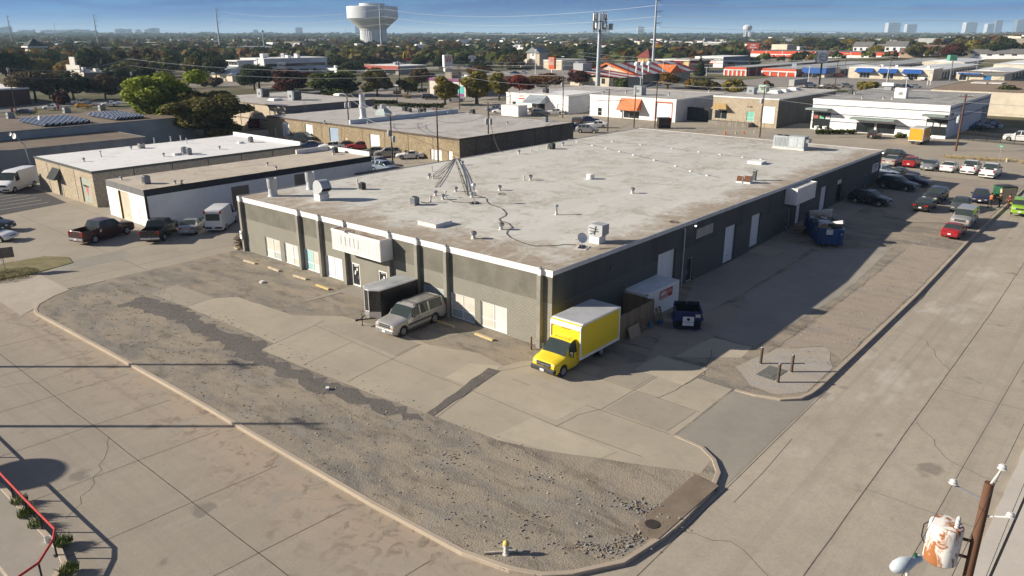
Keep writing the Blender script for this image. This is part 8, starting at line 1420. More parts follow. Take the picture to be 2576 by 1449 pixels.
v,pn,wd,zb,zt=sign('S2',(520,960),(430,765,553,860),'white bank pole sign with black ring emblem',M_sw,M_sw,2.2); word('Frost',(zt-zb)*.5,M_ink,v,(-.05,-wd*.15,(zt+zb)/2),FX,bold=.04); o=MB().lathe([(wd*.10,0),(wd*.10,.05),(wd*.055,.05),(wd*.055,0)],n=16,cap=False).build('ring_emblem',M_ink,v); o.location=(-.06,wd*.33,(zt+zb)/2); o.rotation_euler=(0,PI/2,0)
v,pn,wd,zb,zt=sign('S2',(1480,760),(1405,548,1556,645),'pale tyre shop pole sign with dark red lettering',M_sw,M_steel,2,None,True); word('DISCOUNT',(zt-zb)*.32,mat('letter_maroon',(.25,.02,.06)),v,(-.05,0,zb+(zt-zb)*.62),FX,bold=.04); word('TIRE',(zt-zb)*.22,mat('letter_maroon',(.25,.02,.06)),v,(-.05,0,zb+(zt-zb)*.28),FX,bold=.04)
def arches(t,base,rect,label,red):
 p=at(t,*base); dist=math.hypot(p.x-CAMX,p.y-CAMY); x0,y0,x1,y1=rect; zt=up(p,t,(x0+x1)/2,y0); zb=up(p,t,(x0+x1)/2,y1); wd=(x1-x0)*TILE[t][2]*dist/FPX*1.03; v=thing('arch_sign',label,'sign',p,math.atan2(CAMY-p.y,CAMX-p.x)+PI,'yellow arch signs'); h=zt-zb
 for s in (-1,1):
  pts=[Vector((0,s*wd*.25+wd*.22*math.cos(a),zb+h*.2+h*.78*math.sin(a)**.75)) for a in [PI*i/16 for i in range(17)]]; MB().path(pts,wd*.05,6).build('arch',M_yel,v)
 MB().box(-.5,-wd/2,zb,.8,wd/2,zb+h*.2).build('red_base',red,v); MB().box(-.3,-.5,-.2,.4,.5,zb).build('post',M_steel,v)
arches('S2',(1680,790),(1628,550,1733,662),'pale golden double arch sign left of the water tower',M_sr); arches('T2',(1522,700),(1490,515,1558,605),'bright yellow double arch sign on a red base right of the water tower',M_sr)
v,pn,wd,zb,zt=sign('S3',(1005,860),(938,652,1066,716),'white oval pole sign with red and black lettering',M_sw,M_steel,1.2,None,False,0,'oval'); word("OLD LAREDO",(zt-zb)*.28,M_sr,v,(-.05,0,(zt+zb)/2),FX,bold=.03,sx=.95); MB().lathe([(.01,0),(wd*.22,0),(wd*.22,.8)],n=16).build('lower_oval',M_sw,v,loc=(0,0,zb-(zt-zb)*.5)).rotation_euler=(0,PI/2,0)
v,pn,wd,zb,zt=sign('S4',(1410,700),(1367,470,1453,520),'yellow pole sign with a round emblem on top behind the steel pole',M_yel,M_steel,1.5); word('GOLDEN',(zt-zb)*.4,M_ink,v,(-.05,0,zb+(zt-zb)*.7),FX,bold=.04); word('CHICK',(zt-zb)*.4,M_sr,v,(-.05,0,zb+(zt-zb)*.28),FX,bold=.04); MB().ball((.6,0,zt+wd*.2),wd*.22,10).build('round_emblem',M_sr,v)
v,pn,wd,zb,zt=sign('S5',(440,640),(365,452,530,550),'square bright red orange pole sign with white lettering',mat('ps_orange',(.62,.09,.03)),M_sw,2); word('Public',(zt-zb)*.36,M_wlet,v,(-.06,0,zb+(zt-zb)*.68),FX,bold=.04); word('Storage',(zt-zb)*.36,M_wlet,v,(-.06,0,zb+(zt-zb)*.3),FX,bold=.04)
v,pn,wd,zb,zt=sign('S5',(1520,1115),(1490,592,1638,765),'grey pole sign with a thin round emblem and black side',mat('sign_grey',(.42,.46,.50)),M_dark,3,None,False,.3); o=MB().lathe([(wd*.36,0),(wd*.36,.06),(wd*.33,.06),(wd*.33,0)],n=28,cap=False).build('ring_emblem',M_ink,v); o.location=(-.07,0,(zt+zb)/2); o.rotation_euler=(0,PI/2,0); word('SUPERIOR',(zt-zb)*.12,M_ink,v,(-.06,0,(zt+zb)/2+.2),FX); word('AUTO',(zt-zb)*.12,M_ink,v,(-.06,0,(zt+zb)/2-1.2),FX); MB().box(.0,wd/2,zb,3,wd/2+.1,zt).build('black_side',M_blkp,v)
v,pn,wd,zb,zt=sign('S6',(1380,1060),(1398,648,1490,742),'green blank double sided pole sign by the storage gate',mat('sign_green2',(.10,.30,.21)),M_steel,4,None,False,.4)
v,pn,wd,zb,zt=sign('S5',(1095,980),(1062,785,1125,848),'small pale blue sign on a thin red post by the red storage',mat('sign_pale',(.45,.52,.58)),M_sr,.8)
v,pn,wd,zb,zt=sign('S4',(1710,760),(1672,630,1745,695),'white notice panel sign behind the oil change shop',M_sw,M_steel,.8,None,True)
v,pn,wd,zb,zt=sign('T1',(1385,1065),(1340,958,1395,1020),'small white and red pylon sign left of the big tree',M_sw,M_sr,.6)
for x,y,c,l_ in ((120,1150,(.5,.06,.05),'red feather banner by the dark blue saloon'),(362,1150,(.75,.55,.03),'yellow feather banner at the kerb'),(583,1115,(.5,.08,.12),'pink red feather banner beside the white hatchback')):
 p=at('T1',x,y); v=thing('feather_banner',l_,'banner',p,R(40),'feather banners along the left street'); h=up(p,'T1',x-8,y-72); MB().tube((0,0,0),(0,0,h),.05,n=6).build('pole',M_dark,v); MB().prism([(0,0),(1.1,0),(1.25,.08),(0,.08)],h*.15,h*.9).prism([(0,0),(.7,0),(.6,.08),(0,.08)],h*.9,h).build('flag',mat('flag_%d'%x,c),v)
# foreground pole with a rusty transformer, poles just out of frame whose shadows cross the street
fp=at('BR',2230,512,13.5); dist=math.sqrt((fp.x-CAMX)**2+(fp.y-CAMY)**2+(CAMH-13.5)**2); s=dist/FPX/4
v=thing('utility_pole','foreground brown timber pole with three white insulators and a rusty white transformer','utility pole',(fp.x,fp.y,-.1)); MB().lathe([(46*s,0),(37*s,13.6)],n=18).build('shaft',M_poler,v,60)
camd=Vector((CAMX-fp.x,CAMY-fp.y,0)).normalized(); lat=Vector((-camd.y,camd.x,0))           # lat points to the picture left... seen from the camera
if lat.dot(Vector((math.sin(YAW),-math.cos(YAW),0)))>0: lat=-lat
tz=13.6-up(Vector((fp.x,fp.y,0)),'BR',2230,512)+0
def onpole(x,y,lo=0):     # height on the pole axis seen at a pixel row
 return up(Vector((fp.x,fp.y,-.1)),'BR',x,y)
def rustm():
 t=NT('rusty_white_tank'); n=t.noise(2.6,6,.6,t.map((1,1,.5)),.8); z=t.sep(); c=t.mix(t.rng(n,.50,.58),(.74,.72,.68),(.30,.115,.04)); c=t.mix(t.rng(t.noise(5,5,.7),.6,.7,0,.6),c,(.25,.09,.03)); return t.done(c,.6,0,.3)
zt_=onpole(2110,1010); zb_=onpole(2040,1370); rT=135*s; ctr=lat*(228*s)+camd*.1
o=MB().lathe([(rT*.9,0),(rT,.05),(rT,zt_-zb_-.05),(rT*.97,zt_-zb_),(rT*.9,zt_-zb_+.04),(.01,zt_-zb_+.08)],(ctr.x,ctr.y,zb_),28).build('transformer',rustm(),v,35)
for k in (-.12,.1): MB().lathe([(.05,0),(.075,.04),(.05,.08),(.075,.12),(.05,.16),(.07,.2),(.03,.3)],(ctr.x-lat.x*rT*.55+camd.x*k,ctr.y-lat.y*rT*.55+camd.y*k,zt_+.02),10).build('bushing',M_insul,o)
for z in (zt_-.35,zb_+.35): MB().tube(ctr+Vector((0,0,z)),Vector((0,0,z)),.05,n=6).build('hanger',M_rust,v)
MB().path([ctr+lat*rT*1.0+Vector((0,0,zt_-.1)),ctr+lat*rT*1.25+Vector((0,0,zt_-.25)),ctr+lat*rT*1.25+Vector((0,0,zb_+.6)),ctr+lat*rT*1.02+Vector((0,0,zb_+.4))],.02,5).build('lead_wire',M_blk,v)
IN=[]
for (x,y,d_,up_) in ((-250,150,-1,.0),(60,-20,1,.55),(190,300,1,-.05)):
 z=onpole(2200,max(520,512+y)); tip=-lat*(x*s)+Vector((0,0,z+ (up_ if y<0 else .12)))
 st_=Vector((0,0,z-.12)); MB().tube(st_,tip,.035,n=6).build('insulator_arm',M_insul if y!=150 else M_metal,v); MB().lathe([(.06,-.02),(.13,.03),(.06,.07),(.11,.11),(.05,.17)],tip,12).build('insulator',M_insul,v); IN.append(Vector((fp.x,fp.y,-.1))+tip)
al=at('BR',1660,1449,8.0); z=onpole(2010,1350); lh=at('BR',1400,1320,z+1.0); q=lh-Vector((fp.x,fp.y,-.1)); MB().tube(Vector((0,0,z-1.0)),q*.55+Vector((0,0,-.1)),.05,n=8).tube(q*.55+Vector((0,0,-.1)),q,.05,n=8).build('lamp_arm',mat('arm_white',(.6,.58,.54)),v)
d=q.copy(); d.z=0; d.normalize(); o=MB().lathe([(.01,-.62),(.13,-.55),(.2,-.38),(.22,-.15),(.17,.1),(.12,.25),(.11,.5),(.01,.52)],n=16).build('street_lamp_head',mat('lamp_blue_grey',(.52,.58,.62),None,3,.35),v,50); o.location=q; o.rotation_euler=(-d).to_track_quat('Z','Y').to_euler(); o.scale=(1,1,1); MB().lathe([(.05,0),(.05,.1)],(q.x-d.x*.3,q.y-d.y*.3,q.z+.12),8).build('photocell',M_bg,v)
for i in range(6): MB().path([Vector((0,0,8.7-.08*i))+camd*.2,-lat*(.5+.15*i)+Vector((0,0,8.3-.1*i)),-lat*(1.0+.1*i)+Vector((0,0,8.6-.25*i))],.018,4).build('cable_loop',M_blk if i%2 else M_insul,v)
SHD=Vector((math.cos(SUN_AZ),math.sin(SUN_AZ),0))
for k,(x,y,lab) in enumerate(((640,917,'utility pole left out of view whose shadow crosses the dusty lot'),(812,1066,'second utility pole left out of view whose shadow crosses the kerb'))):
 tip=at('D',x,y); h=15.5; b=tip+SHD*(h/math.tan(SUN_EL)); upole('x%d'%k,(b.x,b.y,-.1),h+.1,lab,(h*.97,),(),.2)
tip=at('BL',150,400); h=7.5; b=tip+SHD*(h/math.tan(SUN_EL)); v=thing('oval_sign','round pole sign left out of view casting an oval shadow on the street','sign',b,math.atan2(SHD.y,SHD.x)); MB().tube((0,0,-.1),(0,0,h),.09,n=8).build('post',M_metal,v); mb=MB(); n=26
for x in (-.1,.1): mb.v+=[(x,1.9*math.cos(2*PI*i/n),h+1.0*math.sin(2*PI*i/n)) for i in range(n)]
mb.f=[tuple(range(n)),tuple(range(2*n-1,n-1,-1))]+[(i,(i+1)%n,n+(i+1)%n,n+i) for i in range(n)]; mb.m=[0]*(n+2); mb.build('panel',M_sw,v)
# wires
M_wire=mat('wire_pale',(.34,.35,.36),None,3,.5); M_wired=mat('wire_dark',(.05,.05,.05))
def wire(a,b,sag,r,label,m=None,n=14,group='overhead wires'):
 a,b=Vector(a),Vector(b); pts=[a.lerp(b,i/n)-Vector((0,0,sag*4*(i/n)*(1-i/n))) for i in range(n+1)]; o=MB().path([q-a for q in pts],r,4).build('power_line',m or M_wire,loc=a); return tag(o,label,'wire',group)
def top(k,f=.985,off=(0,0)): p,h=UP[k]; return p+Vector((off[0],off[1],h*f))
k=0
for a_,b_ in (('b','a'),('c','b'),('d','c'),('f','d'),('g','f'),('h','g'),('i','h'),('e','d'),('R','i'),('k','e')):
 for f,o_ in ((1.0,(0,1.3)),(1.0,(0,-1.3)),(.78,(0,0))):
  wire(top(a_,f,o_),top(b_,f,o_),.9,.035,'thin overhead wire strung between the timber poles behind the warehouse',M_wire)
for f in (.955,.82,.685):
 for (pa,ha),(pb,hb) in zip(TX,TX[1:]): wire(pa+Vector((2.4,-2.9,ha*f-2.5)),pb+Vector((2.4,-2.9,hb*f-2.5)),7,.11,'sagging transmission wire between the steel poles')
 pa,ha=TX[-1]; wire(pa+Vector((2.4,-2.9,ha*f-2.5)),Vector((560,-330,hill(560,-330)+ha*f)),7,.11,'sagging transmission wire running right from the tall steel pole')
for t_,a_,b_ in (('p',(0,0),(0,0)),): pass
for dy,z in ((0,1),(1.2,1),(0,.82)):
 p,h=UP['p']; wire(p+Vector((0,dy,h*z)),Vector((p.x,p.y-260,h*z+2)),4,.07,'roadside wire running right from the brown pole at the blue awnings'); wire(p+Vector((0,dy,h*z)),Vector((p.x+6,p.y+210,h*z)),4,.07,'roadside wire running left from the brown pole at the blue awnings')
 p,h=UP['m']; wire(p+Vector((0,dy,h*z)),Vector((p.x,p.y+420,h*z)),6,.08,'roadside wire running left along the far road'); p,h=UP['R']; wire(p+Vector((0,dy,h*z)),p+Vector((30,-90,h*z)),1.2,.035,'wire running right from the reddish pole')
 p,h=UP['n']; wire(p+Vector((0,dy,h*z)),UP['o'][0]+Vector((0,dy,UP['o'][1]*z)),2.5,.05,'wire along the left street between its timber poles'); wire(p+Vector((0,dy,h*z)),UP['k'][0]+Vector((0,dy,UP['k'][1]*z)),3,.05,'wire from the left street to the pole at the purple band restaurant')
for q in IN: wire(q,q+Vector((95,-1.5,1.5)),.6,.010,'thin foreground wire running off from the insulators of the foreground pole',M_wired,20); wire(q,q+Vector((-40,.5,1)),.4,.010,'thin foreground wire running down past the foreground pole',M_wired,12)
for i in range(3): a_=Vector((fp.x,fp.y,8.6-.25*i))-lat*.3; wire(a_,a_+Vector((95,-2.5,1.5)),.6,.02,'low dark cable below the insulators running along the right street',M_blk,20)
p=top('d',.9); wire(p,Vector((LX*.52,LY-.4,6.9)),1.6,.05,'service cable dropping from a pole to the rear roof edge',M_wired)
# trees
def leafmat(name,c,c2):
 t=NT(name); g=t.n.new('ShaderNodeNewGeometry'); rnd=g.outputs['Random Per Island']; oi=t.n.new('ShaderNodeObjectInfo').outputs['Random']
 col=t.mix(t.rng(rnd,0,1),c,c2); col=t.mix(t.rng(t.noise(.22,3,.6),.4,.62,0,.55),col,tuple(q*.55 for q in c)); col=t.mix(t.math('MULTIPLY',oi,.35),col,(c[0]*1.25,c[1]*.95,c[2]*.8))
 t.val(t.b.inputs['Base Color'],col); t.b.inputs['Roughness'].default_value=.8; t.b.inputs['Specular IOR Level'].default_value=.15
 tr=t.n.new('ShaderNodeBsdfTranslucent'); t.L(col,tr.inputs[0]); mx=t.n.new('ShaderNodeMixShader'); mx.inputs[0].default_value=.28; t.L(t.b.outputs[0],mx.inputs[1]); t.L(tr.outputs[0],mx.inputs[2]); t.L(mx.outputs[0],t.n['Material Output'].inputs[0]); return t.mat
LM=dict(bright=leafmat('leaves_bright_green',(.16,.22,.026),(.30,.36,.05)),dark=leafmat('leaves_dark_green',(.032,.046,.015),(.064,.078,.026)),mid=leafmat('leaves_mid_green',(.062,.084,.018),(.125,.14,.03)),olive=leafmat('leaves_olive',(.09,.084,.024),(.17,.15,.04)),yellow=leafmat('leaves_yellow_green',(.19,.165,.03),(.28,.23,.045)),gold=leafmat('leaves_gold',(.21,.13,.022),(.29,.17,.03)),orange=leafmat('leaves_orange_brown',(.125,.062,.02),(.19,.095,.03)),red=leafmat('leaves_red',(.17,.028,.014),(.25,.05,.022)),maroon=leafmat('leaves_maroon',(.06,.019,.014),(.10,.035,.022)),grey=leafmat('twigs_grey',(.15,.13,.105),(.21,.185,.15)),brown=leafmat('leaves_dull_brown',(.08,.06,.032),(.13,.09,.045)))
M_bark=mat('bark',(.095,.075,.058),(.06,.048,.038),2,.95,streak=True)
def crownmesh(seed,n,size,lobes,squash=1,gap=.0):
 rr=random.Random(seed); mb=MB()
 wts=[a*b*c for _,_,_,a,b,c in lobes]; tot=sum(wts)
 for lb,wt in zip(lobes,wts):
  k=int(n*wt/tot)
  for i in range(k):
   while True:
    v=Vector((rr.gauss(0,1),rr.gauss(0,1),rr.gauss(0,1)))
    if v.length>.1: break
   v.normalize(); r=(.45+.55*rr.random()**.45)
   if rr.random()<.1: r*=rr.uniform(1,1.15)
   p=Vector((lb[0]+v.x*lb[3]*r,lb[1]+v.y*lb[4]*r,lb[2]+v.z*lb[5]*r*squash)); nrm=(v+Vector((rr.uniform(-.9,.9),rr.uniform(-.9,.9),rr.uniform(-.5,.9)))).normalized(); a=nrm.orthogonal().normalized(); b=nrm.cross(a); t=rr.uniform(0,6.3); u=(a*math.cos(t)+b*math.sin(t)); w=(b*math.cos(t)-a*math.sin(t)); s=size*rr.uniform(.6,1.25)
   mb.add([p-u*s*.5-w*s*.18,p+u*s*.1-w*s*.42,p+u*s*.55,p+u*s*.05+w*s*.42,p-u*s*.4+w*s*.25],[(0,1,2,3,4)])
 return mb.mesh('crown',[LM['mid']])
def trunkmesh(seed,h,r,lobes,twigs=0):
 rr=random.Random(seed); mb=MB(); f=Vector((rr.uniform(-.2,.2),rr.uniform(-.2,.2),h)); mb.tube((0,0,-.3),f*.6,r,r*.75,8); mb.tube(f*.6,f,r*.75,r*.6,8)
 for lb in lobes:
  e=Vector(lb[:3]); m=f.lerp(e,.5)+Vector((rr.uniform(-.4,.4),rr.uniform(-.4,.4),rr.uniform(-.2,.5))); mb.tube(f,m,r*.5,r*.3,6); mb.tube(m,e,r*.3,r*.1,5)
  for _ in range(twigs): q=e+Vector((rr.uniform(-1,1)*lb[3],rr.uniform(-1,1)*lb[4],rr.uniform(-.6,1)*lb[5]))*.85; mb.tube(m.lerp(e,rr.uniform(.3,1)),q,r*.12,r*.03,4)
 return mb.mesh('trunk',[M_bark],60)
def lobes(seed,kind):
 rr=random.Random(seed); L_=[]
 if kind=='round':
  L_=[(0,0,5.6,3.2,3.2,3.3)]+[(2.7*math.cos(a),2.7*math.sin(a),rr.uniform(2.6,7.0),rr.uniform(1.6,2.4),rr.uniform(1.6,2.4),rr.uniform(1.3,2.0)) for a in [i*.9+rr.uniform(-.3,.3) for i in range(9)]]
 elif kind=='broad':
  L_=[(0,0,5.2,3.4,3.4,2.6)]+[(4.0*math.cos(a)*rr.uniform(.7,1.05),4.0*math.sin(a)*rr.uniform(.7,1.05),rr.uniform(2.9,6.2),rr.uniform(1.7,2.5),rr.uniform(1.7,2.5),rr.uniform(1.2,1.7)) for a in [i*.8+rr.uniform(-.3,.3) for i in range(10)]]
 elif kind=='tall':
  L_=[(rr.uniform(-.8,.8),rr.uniform(-.8,.8),3.4+i*1.25,2.3-abs(i-1.6)*.42,2.3-abs(i-1.6)*.42,1.4) for i in range(5)]+[(rr.uniform(-1.8,1.8),rr.uniform(-1.8,1.8),rr.uniform(3.4,6.6),1.3,1.3,1.1) for i in range(4)]
 elif kind=='cone': L_=[(rr.uniform(-.25,.25),rr.uniform(-.25,.25),1.4+i*1.5,2.3-.38*i,2.3-.38*i,1.25) for i in range(6)]
 elif kind=='hero': L_=[(0,0,4.6,2.6,2.6,3)]+[(3.0*math.cos(a)*rr.uniform(.5,1.1),3.0*math.sin(a)*rr.uniform(.5,1.1),1.6+6.3*((i*7)%20)/20,rr.uniform(.9,1.7),rr.uniform(.9,1.7),rr.uniform(.8,1.4)) for i,a in enumerate([i*2.4 for i in range(20)])]
 elif kind=='bush': L_=[(rr.uniform(-2.4,2.4),rr.uniform(-1.6,1.6),rr.uniform(1.0,2.2),rr.uniform(1.2,1.9),rr.uniform(1.2,1.9),rr.uniform(1,1.5)) for i in range(6)]
 return L_
PROTO={}
def proto(kind,v,dens):
 k=(kind,v,dens)
 if k not in PROTO:
  L_=lobes(50+v*7,kind); n,s=dict(hero=(15000,.36),near=(3200,.66),far=(750,1.15),bare=(420,.7))[dens]
  if kind=='bush': n=int(n*.5)
  PROTO[k]=(crownmesh(9+v,n,s,L_),trunkmesh(3+v,2.6 if kind not in('cone','bush') else .8,.34 if dens!='bare' else .28,L_,5 if dens in ('hero','bare') else 1))
 return PROTO[k]
BASEH=dict(hero=9.0,round=9.2,broad=8.0,tall=9.6,cone=10,bush=3.4); BASEW=dict(hero=8.8,round=9.4,broad=11.5,tall=5.6,cone=4.8,bush=6.8)
tcount=[0]
def tree(p,h,w,kind,col,label,group=None,dens='near',v=None,cat='tree',name='tree'):
 tcount[0]+=1; v=tcount[0]%3 if v is None else v; cm,tm=proto(kind,v,dens); t=thing(name,label,cat,p,tcount[0]*2.4,group); sx=w/BASEW[kind]; t.scale=(sx,sx,h/BASEH[kind]); mo('trunk',tm,t); mo('crown',cm,t,m=LM[col]); return t
def tr(t,x,top,base,w,kind,col,label,dens='near',group=None,v=None,cat='tree',name='tree',bx=None):
 p=at(t,bx or x,base); h=up(p,t,x,top); d=math.hypot(p.x-CAMX,p.y-CAMY); tree(p,h,w*TILE[t][2]*d/FPX*1.02,kind,col,label,group,dens,v,cat,name)
NT_='trees in the middle distance'
TREES=[('T1',1690,665,1335,900,'hero','bright','big bright green tree rising over the low roofs at the left','hero'),('T1',2090,895,1385,860,'hero','olive','big dark olive tree with brownish leaves right beside the bright green one','hero'),
('S1',150,555,1090,360,'round','dark','dark green oak at the left edge behind the brick office','near'),('S1',440,560,1040,290,'tall','mid','green tree turning yellow before the pale tower house','near'),('S1',660,685,1030,400,'broad','yellow','yellow green tree below the pale tower house','near'),('S1',580,890,1390,660,'broad','brown','large reddish brown oak with a dark trunk beside the brick office','near'),('S1',1190,885,1355,560,'broad','dark','dark green spreading oak with forked trunk by the street','near'),('S1',1040,1215,1430,260,'bush','maroon','small maroon tree with pale stems at the street','near'),('S1',800,1080,1345,240,'tall','dark','dark tree behind the small maroon one','near'),('S1',1150,705,1060,380,'round','gold','golden orange tree behind the stepped gable','near'),('S1',1400,540,960,330,'tall','mid','deep green upright tree right of the golden one','near'),('S1',1620,565,950,330,'tall','olive','first brownish olive tree in the street row','near'),('S1',1920,570,950,320,'tall','olive','second brownish olive tree in the street row','near'),('S1',2225,565,930,290,'tall','brown','third brownish tree in the street row','near'),('S1',2450,530,950,270,'tall','brown','grey brown thin tree at the end of the street row','near'),('S1',1700,935,1345,400,'round','brown','sparse brown tree standing alone by the curved kerb','near'),('S1',1990,830,1200,460,'broad','dark','dark green oak left of the big bright green tree','near'),('S1',2330,820,1180,330,'broad','dark','dark oak hidden behind the big bright green tree','near'),('S1',850,545,880,420,'broad','dark','dark oak right of the pale tower house','near'),('T1',2130,500,760,360,'broad','dark','dark oak clump left of the hip roofed building','near'),('T1',2250,540,780,320,'round','dark','dark round oak above the hip roofed building','near'),('T1',2560,690,900,300,'broad','dark','dark oak between the hip roof and the beige building','near'),('T1',2150,775,870,190,'bush','brown','brown bush right of the big trees','near'),
('S2',650,825,1260,720,'hero','maroon','large dark red maple behind the beige building roof','near'),('S2',1370,850,1290,890,'hero','mid','large green tree right of the dark red maple','near'),('S2',2050,820,1310,470,'round','olive','olive tree with slim trunk by the crossing','near'),('S2',150,780,1200,480,'broad','dark','dark oak left of the dark red maple','near'),('S2',1410,645,880,400,'broad','dark','dark oak below the tyre shop sign','near'),('S2',1630,735,960,460,'broad','dark','dark rounded oak below the pale arch sign','near'),('S2',2060,650,830,460,'broad','brown','brownish oak left of the bright arch sign','near'),('S2',1715,375,600,350,'round','mid','green round tree before the water tower column','near'),('S2',2110,435,610,330,'round','maroon','maroon brown tree at the foot of the water tower','near'),('S2',1200,535,680,380,'broad','dark','dark oak right of the cream strip shop','near'),('S2',70,565,720,200,'round','dark','dark oak left end of the bank row','near'),('S2',260,575,720,170,'round','dark','dark oak before the white lattice mast','near'),('S2',2540,1000,1290,340,'broad','olive','small olive green tree in the restaurant car park','near'),
('S3',190,820,1185,430,'broad','brown','brownish oak with two bare trunks left of the W sign','near'),('S3',560,985,1449,400,'tall','yellow','pale yellow green young tree before the purple band restaurant','near'),('S3',1080,905,1440,540,'tall','yellow','yellow green tree with white forked trunk by the repair shop','near'),('S3',1430,915,1360,370,'tall','yellow','yellow green tree just left of the bright red one','near'),('S3',1760,950,1260,520,'broad','red','bright red autumn tree behind the repair shop','near'),('S3',2200,930,1240,620,'broad','orange','brown red tree right of the bright red one','near'),('S3',1130,805,1000,430,'broad','orange','rust coloured tree behind the yellow green ones','near'),('S3',620,425,620,500,'broad','orange','orange brown tree crown before the brick strip','near'),('S3',790,480,650,340,'broad','maroon','dark maroon tree beside the orange brown one','near'),('S3',1580,455,790,320,'broad','dark','dark oak standing before the plain white wall','near'),('S3',1690,635,870,320,'broad','brown','brown tree before the plain white wall','near'),('S3',160,635,900,270,'round','dark','dark oak left of the W sign','near'),('S3',480,645,890,220,'round','dark','dark oak directly left of the W sign','near'),('S3',870,600,840,440,'broad','dark','dark oak mass behind the oval sign','near'),('S3',1130,735,890,400,'broad','dark','dark oak right of the oval sign','near'),('S3',1480,640,850,180,'tall','yellow','small yellow green tree before the sales hall','near'),('S3',2480,495,720,280,'round','dark','dark oak right of the sales hall','near'),('S3',1020,520,640,240,'round','olive','olive tree between the brick strips','near'),('S3',1330,430,560,230,'round','mid','green tree over the white strip roofs','near'),
('S4',160,885,1140,380,'broad','maroon','purple red small tree left of the cell tower','near'),('S4',290,765,1000,310,'broad','brown','grey brown tree behind the cell tower foot','near'),('S4',815,1015,1170,280,'bush','mid','green bush before the striped restaurant','near'),('S4',1565,925,1180,360,'tall','gold','yellow autumn tree right of the steel pole','near'),('S4',1960,1030,1190,300,'bush','gold','yellow brown shrub behind the flat roof','near'),('S4',2180,1030,1200,420,'bush','olive','dull olive shrub mass behind the flat roof','near'),('S4',880,385,620,470,'broad','dark','large dark oak behind the red canopy','near'),('S4',370,520,740,390,'broad','dark','dark oak left of the red canopy','near'),('S4',2020,455,690,300,'round','olive','olive round tree left of the transmission shop','near'),('S4',2420,530,680,400,'broad','dark','long dark shrub tree behind the transmission shop','near'),('S4',2085,665,985,180,'cone','dark','narrow dark conifer before the transmission shop','near'),('S4',740,620,700,160,'bush','grey','small bare grey shrub by the red canopy','near'),
('S5',190,1035,1230,440,'bush','yellow','yellow green shrubs behind the stone fronted building','near'),('S5',1130,590,760,200,'cone','brown','reddish thin tree before the red and white warehouse','near'),('S5',1390,635,740,180,'bush','gold','yellow small tree before the red and white warehouse','near'),('S5',690,1050,1170,150,'bush','orange','orange brown shrub by the white wall','near'),('S5',2330,1070,1210,400,'bush','yellow','bright yellow green bush at the roadside behind the showroom','near'),('S5',1640,1110,1230,420,'bush','grey','bare grey shrubs at the roadside by the cars','bare'),('S5',450,680,790,180,'bush','mid','green shrub beside the transmission shop','near'),('S5',100,760,830,160,'bush','olive','olive shrub at the transmission shop wall','near'),
('T4',2370,845,1130,300,'round','dark','dense dark green tree behind the white showroom','near'),('S6',1430,455,705,370,'round','maroon','round dark maroon tree among bare grey ones at the right','near'),('S6',2130,425,680,470,'broad','dark','broad dark oak at the right with pale limbs','near'),('S6',830,450,680,290,'round','olive','olive tree left of the bare grey ones','near'),('S6',200,480,640,260,'round','yellow','yellow green tree behind the two white houses','near'),('S6',1210,560,690,140,'round','grey','small bare tree left of the maroon one','bare'),('S5',730,360,600,270,'round','gold','golden brown tree right of the square red orange sign','near'),('S5',150,425,620,340,'broad','dark','dark oak left of the square red orange sign','near'),('S5',1310,345,600,420,'round','olive','large olive tree above the red and white warehouse','near'),('S5',1660,370,600,400,'broad','dark','dark oak mass above the red and white warehouse','near'),('S5',2010,365,590,300,'round','yellow','yellow green crown above the red and white warehouse','near'),('S6',1000,560,700,90,'tall','olive','thin olive tree by the brown bungalow','near'),('S6',1830,470,660,260,'round','olive','olive tree left of the broad dark oak','near')]
for q in TREES: tr(q[0],q[1],q[2],q[3],q[4],q[5],q[6],q[7],q[8],NT_)
for (t_,x0,x1,yb,l_,h_,c_) in (('T2',1195,1420,1050,'left piece of the clipped hedge along the restaurant car park',1.5,'mid'),('T2',1430,1890,1085,'long clipped hedge along the restaurant car park',1.5,'mid'),('T2',1490,1720,932,'dark clipped hedge under the small olive tree',1.8,'dark'),('T4',475,880,1350,'low green hedge below the showroom wall',1.1,'mid'),('T4',1285,1390,1388,'short low hedge beside the amber truck',.9,'mid'),('S3',1560,1950,895,'dark hedge before the sales hall',2.2,'dark'),('S1',1380,1960,1260,'row of clipped shrubs on the grassy island at the left',1.4,'dark')):
 a=at(t_,x0,yb); b=at(t_,x1,yb); rr=random.Random(x0); mb=MB(); n=int((b-a).length*70)
 for i in range(min(n,4200)):
  s=rr.random(); p=a.lerp(b,s)-a; d=(b-a).normalized(); q=Vector((-d.y,d.x,0)); p+=q*rr.uniform(-.8,.8); p.z+=h_*math.sqrt(rr.random())*rr.uniform(.8,1.05); v=Vector((rr.uniform(-1,1),rr.uniform(-1,1),rr.uniform(-.3,1))).normalized(); e=v.orthogonal().normalized(); f=v.cross(e); z=rr.uniform(.18,.36); mb.add([p-e*z,p-f*z,p+e*z,p+f*z],[(0,1,2,3)])
 tag(mb.build('hedge',LM[c_],loc=a),l_,'hedge')
for x,y,l_ in ((1520,985,'clump of ornamental grass in the restaurant kerb island'),(1420,945,'second clump of ornamental grass further back')): clump('ornamental_grass',at('T2',x,y),M_dry,l_,'grass clump',500,1.6,1.6,x,'ornamental grass clumps')
rr=random.Random(2024); placed=[]
def ok(x,y,m=5):
 for a,b,c,d in FOOT:
  if a-m-7<x<c+m and b-m<y<d+m: return False
 return all((x-u)**2+(y-w)**2>64 for u,w in placed)
WORDS=dict(dark='dark green',mid='mid green',olive='olive green',yellow='yellow green',orange='orange brown',brown='dull brown',maroon='maroon',grey='bare grey',gold='golden')
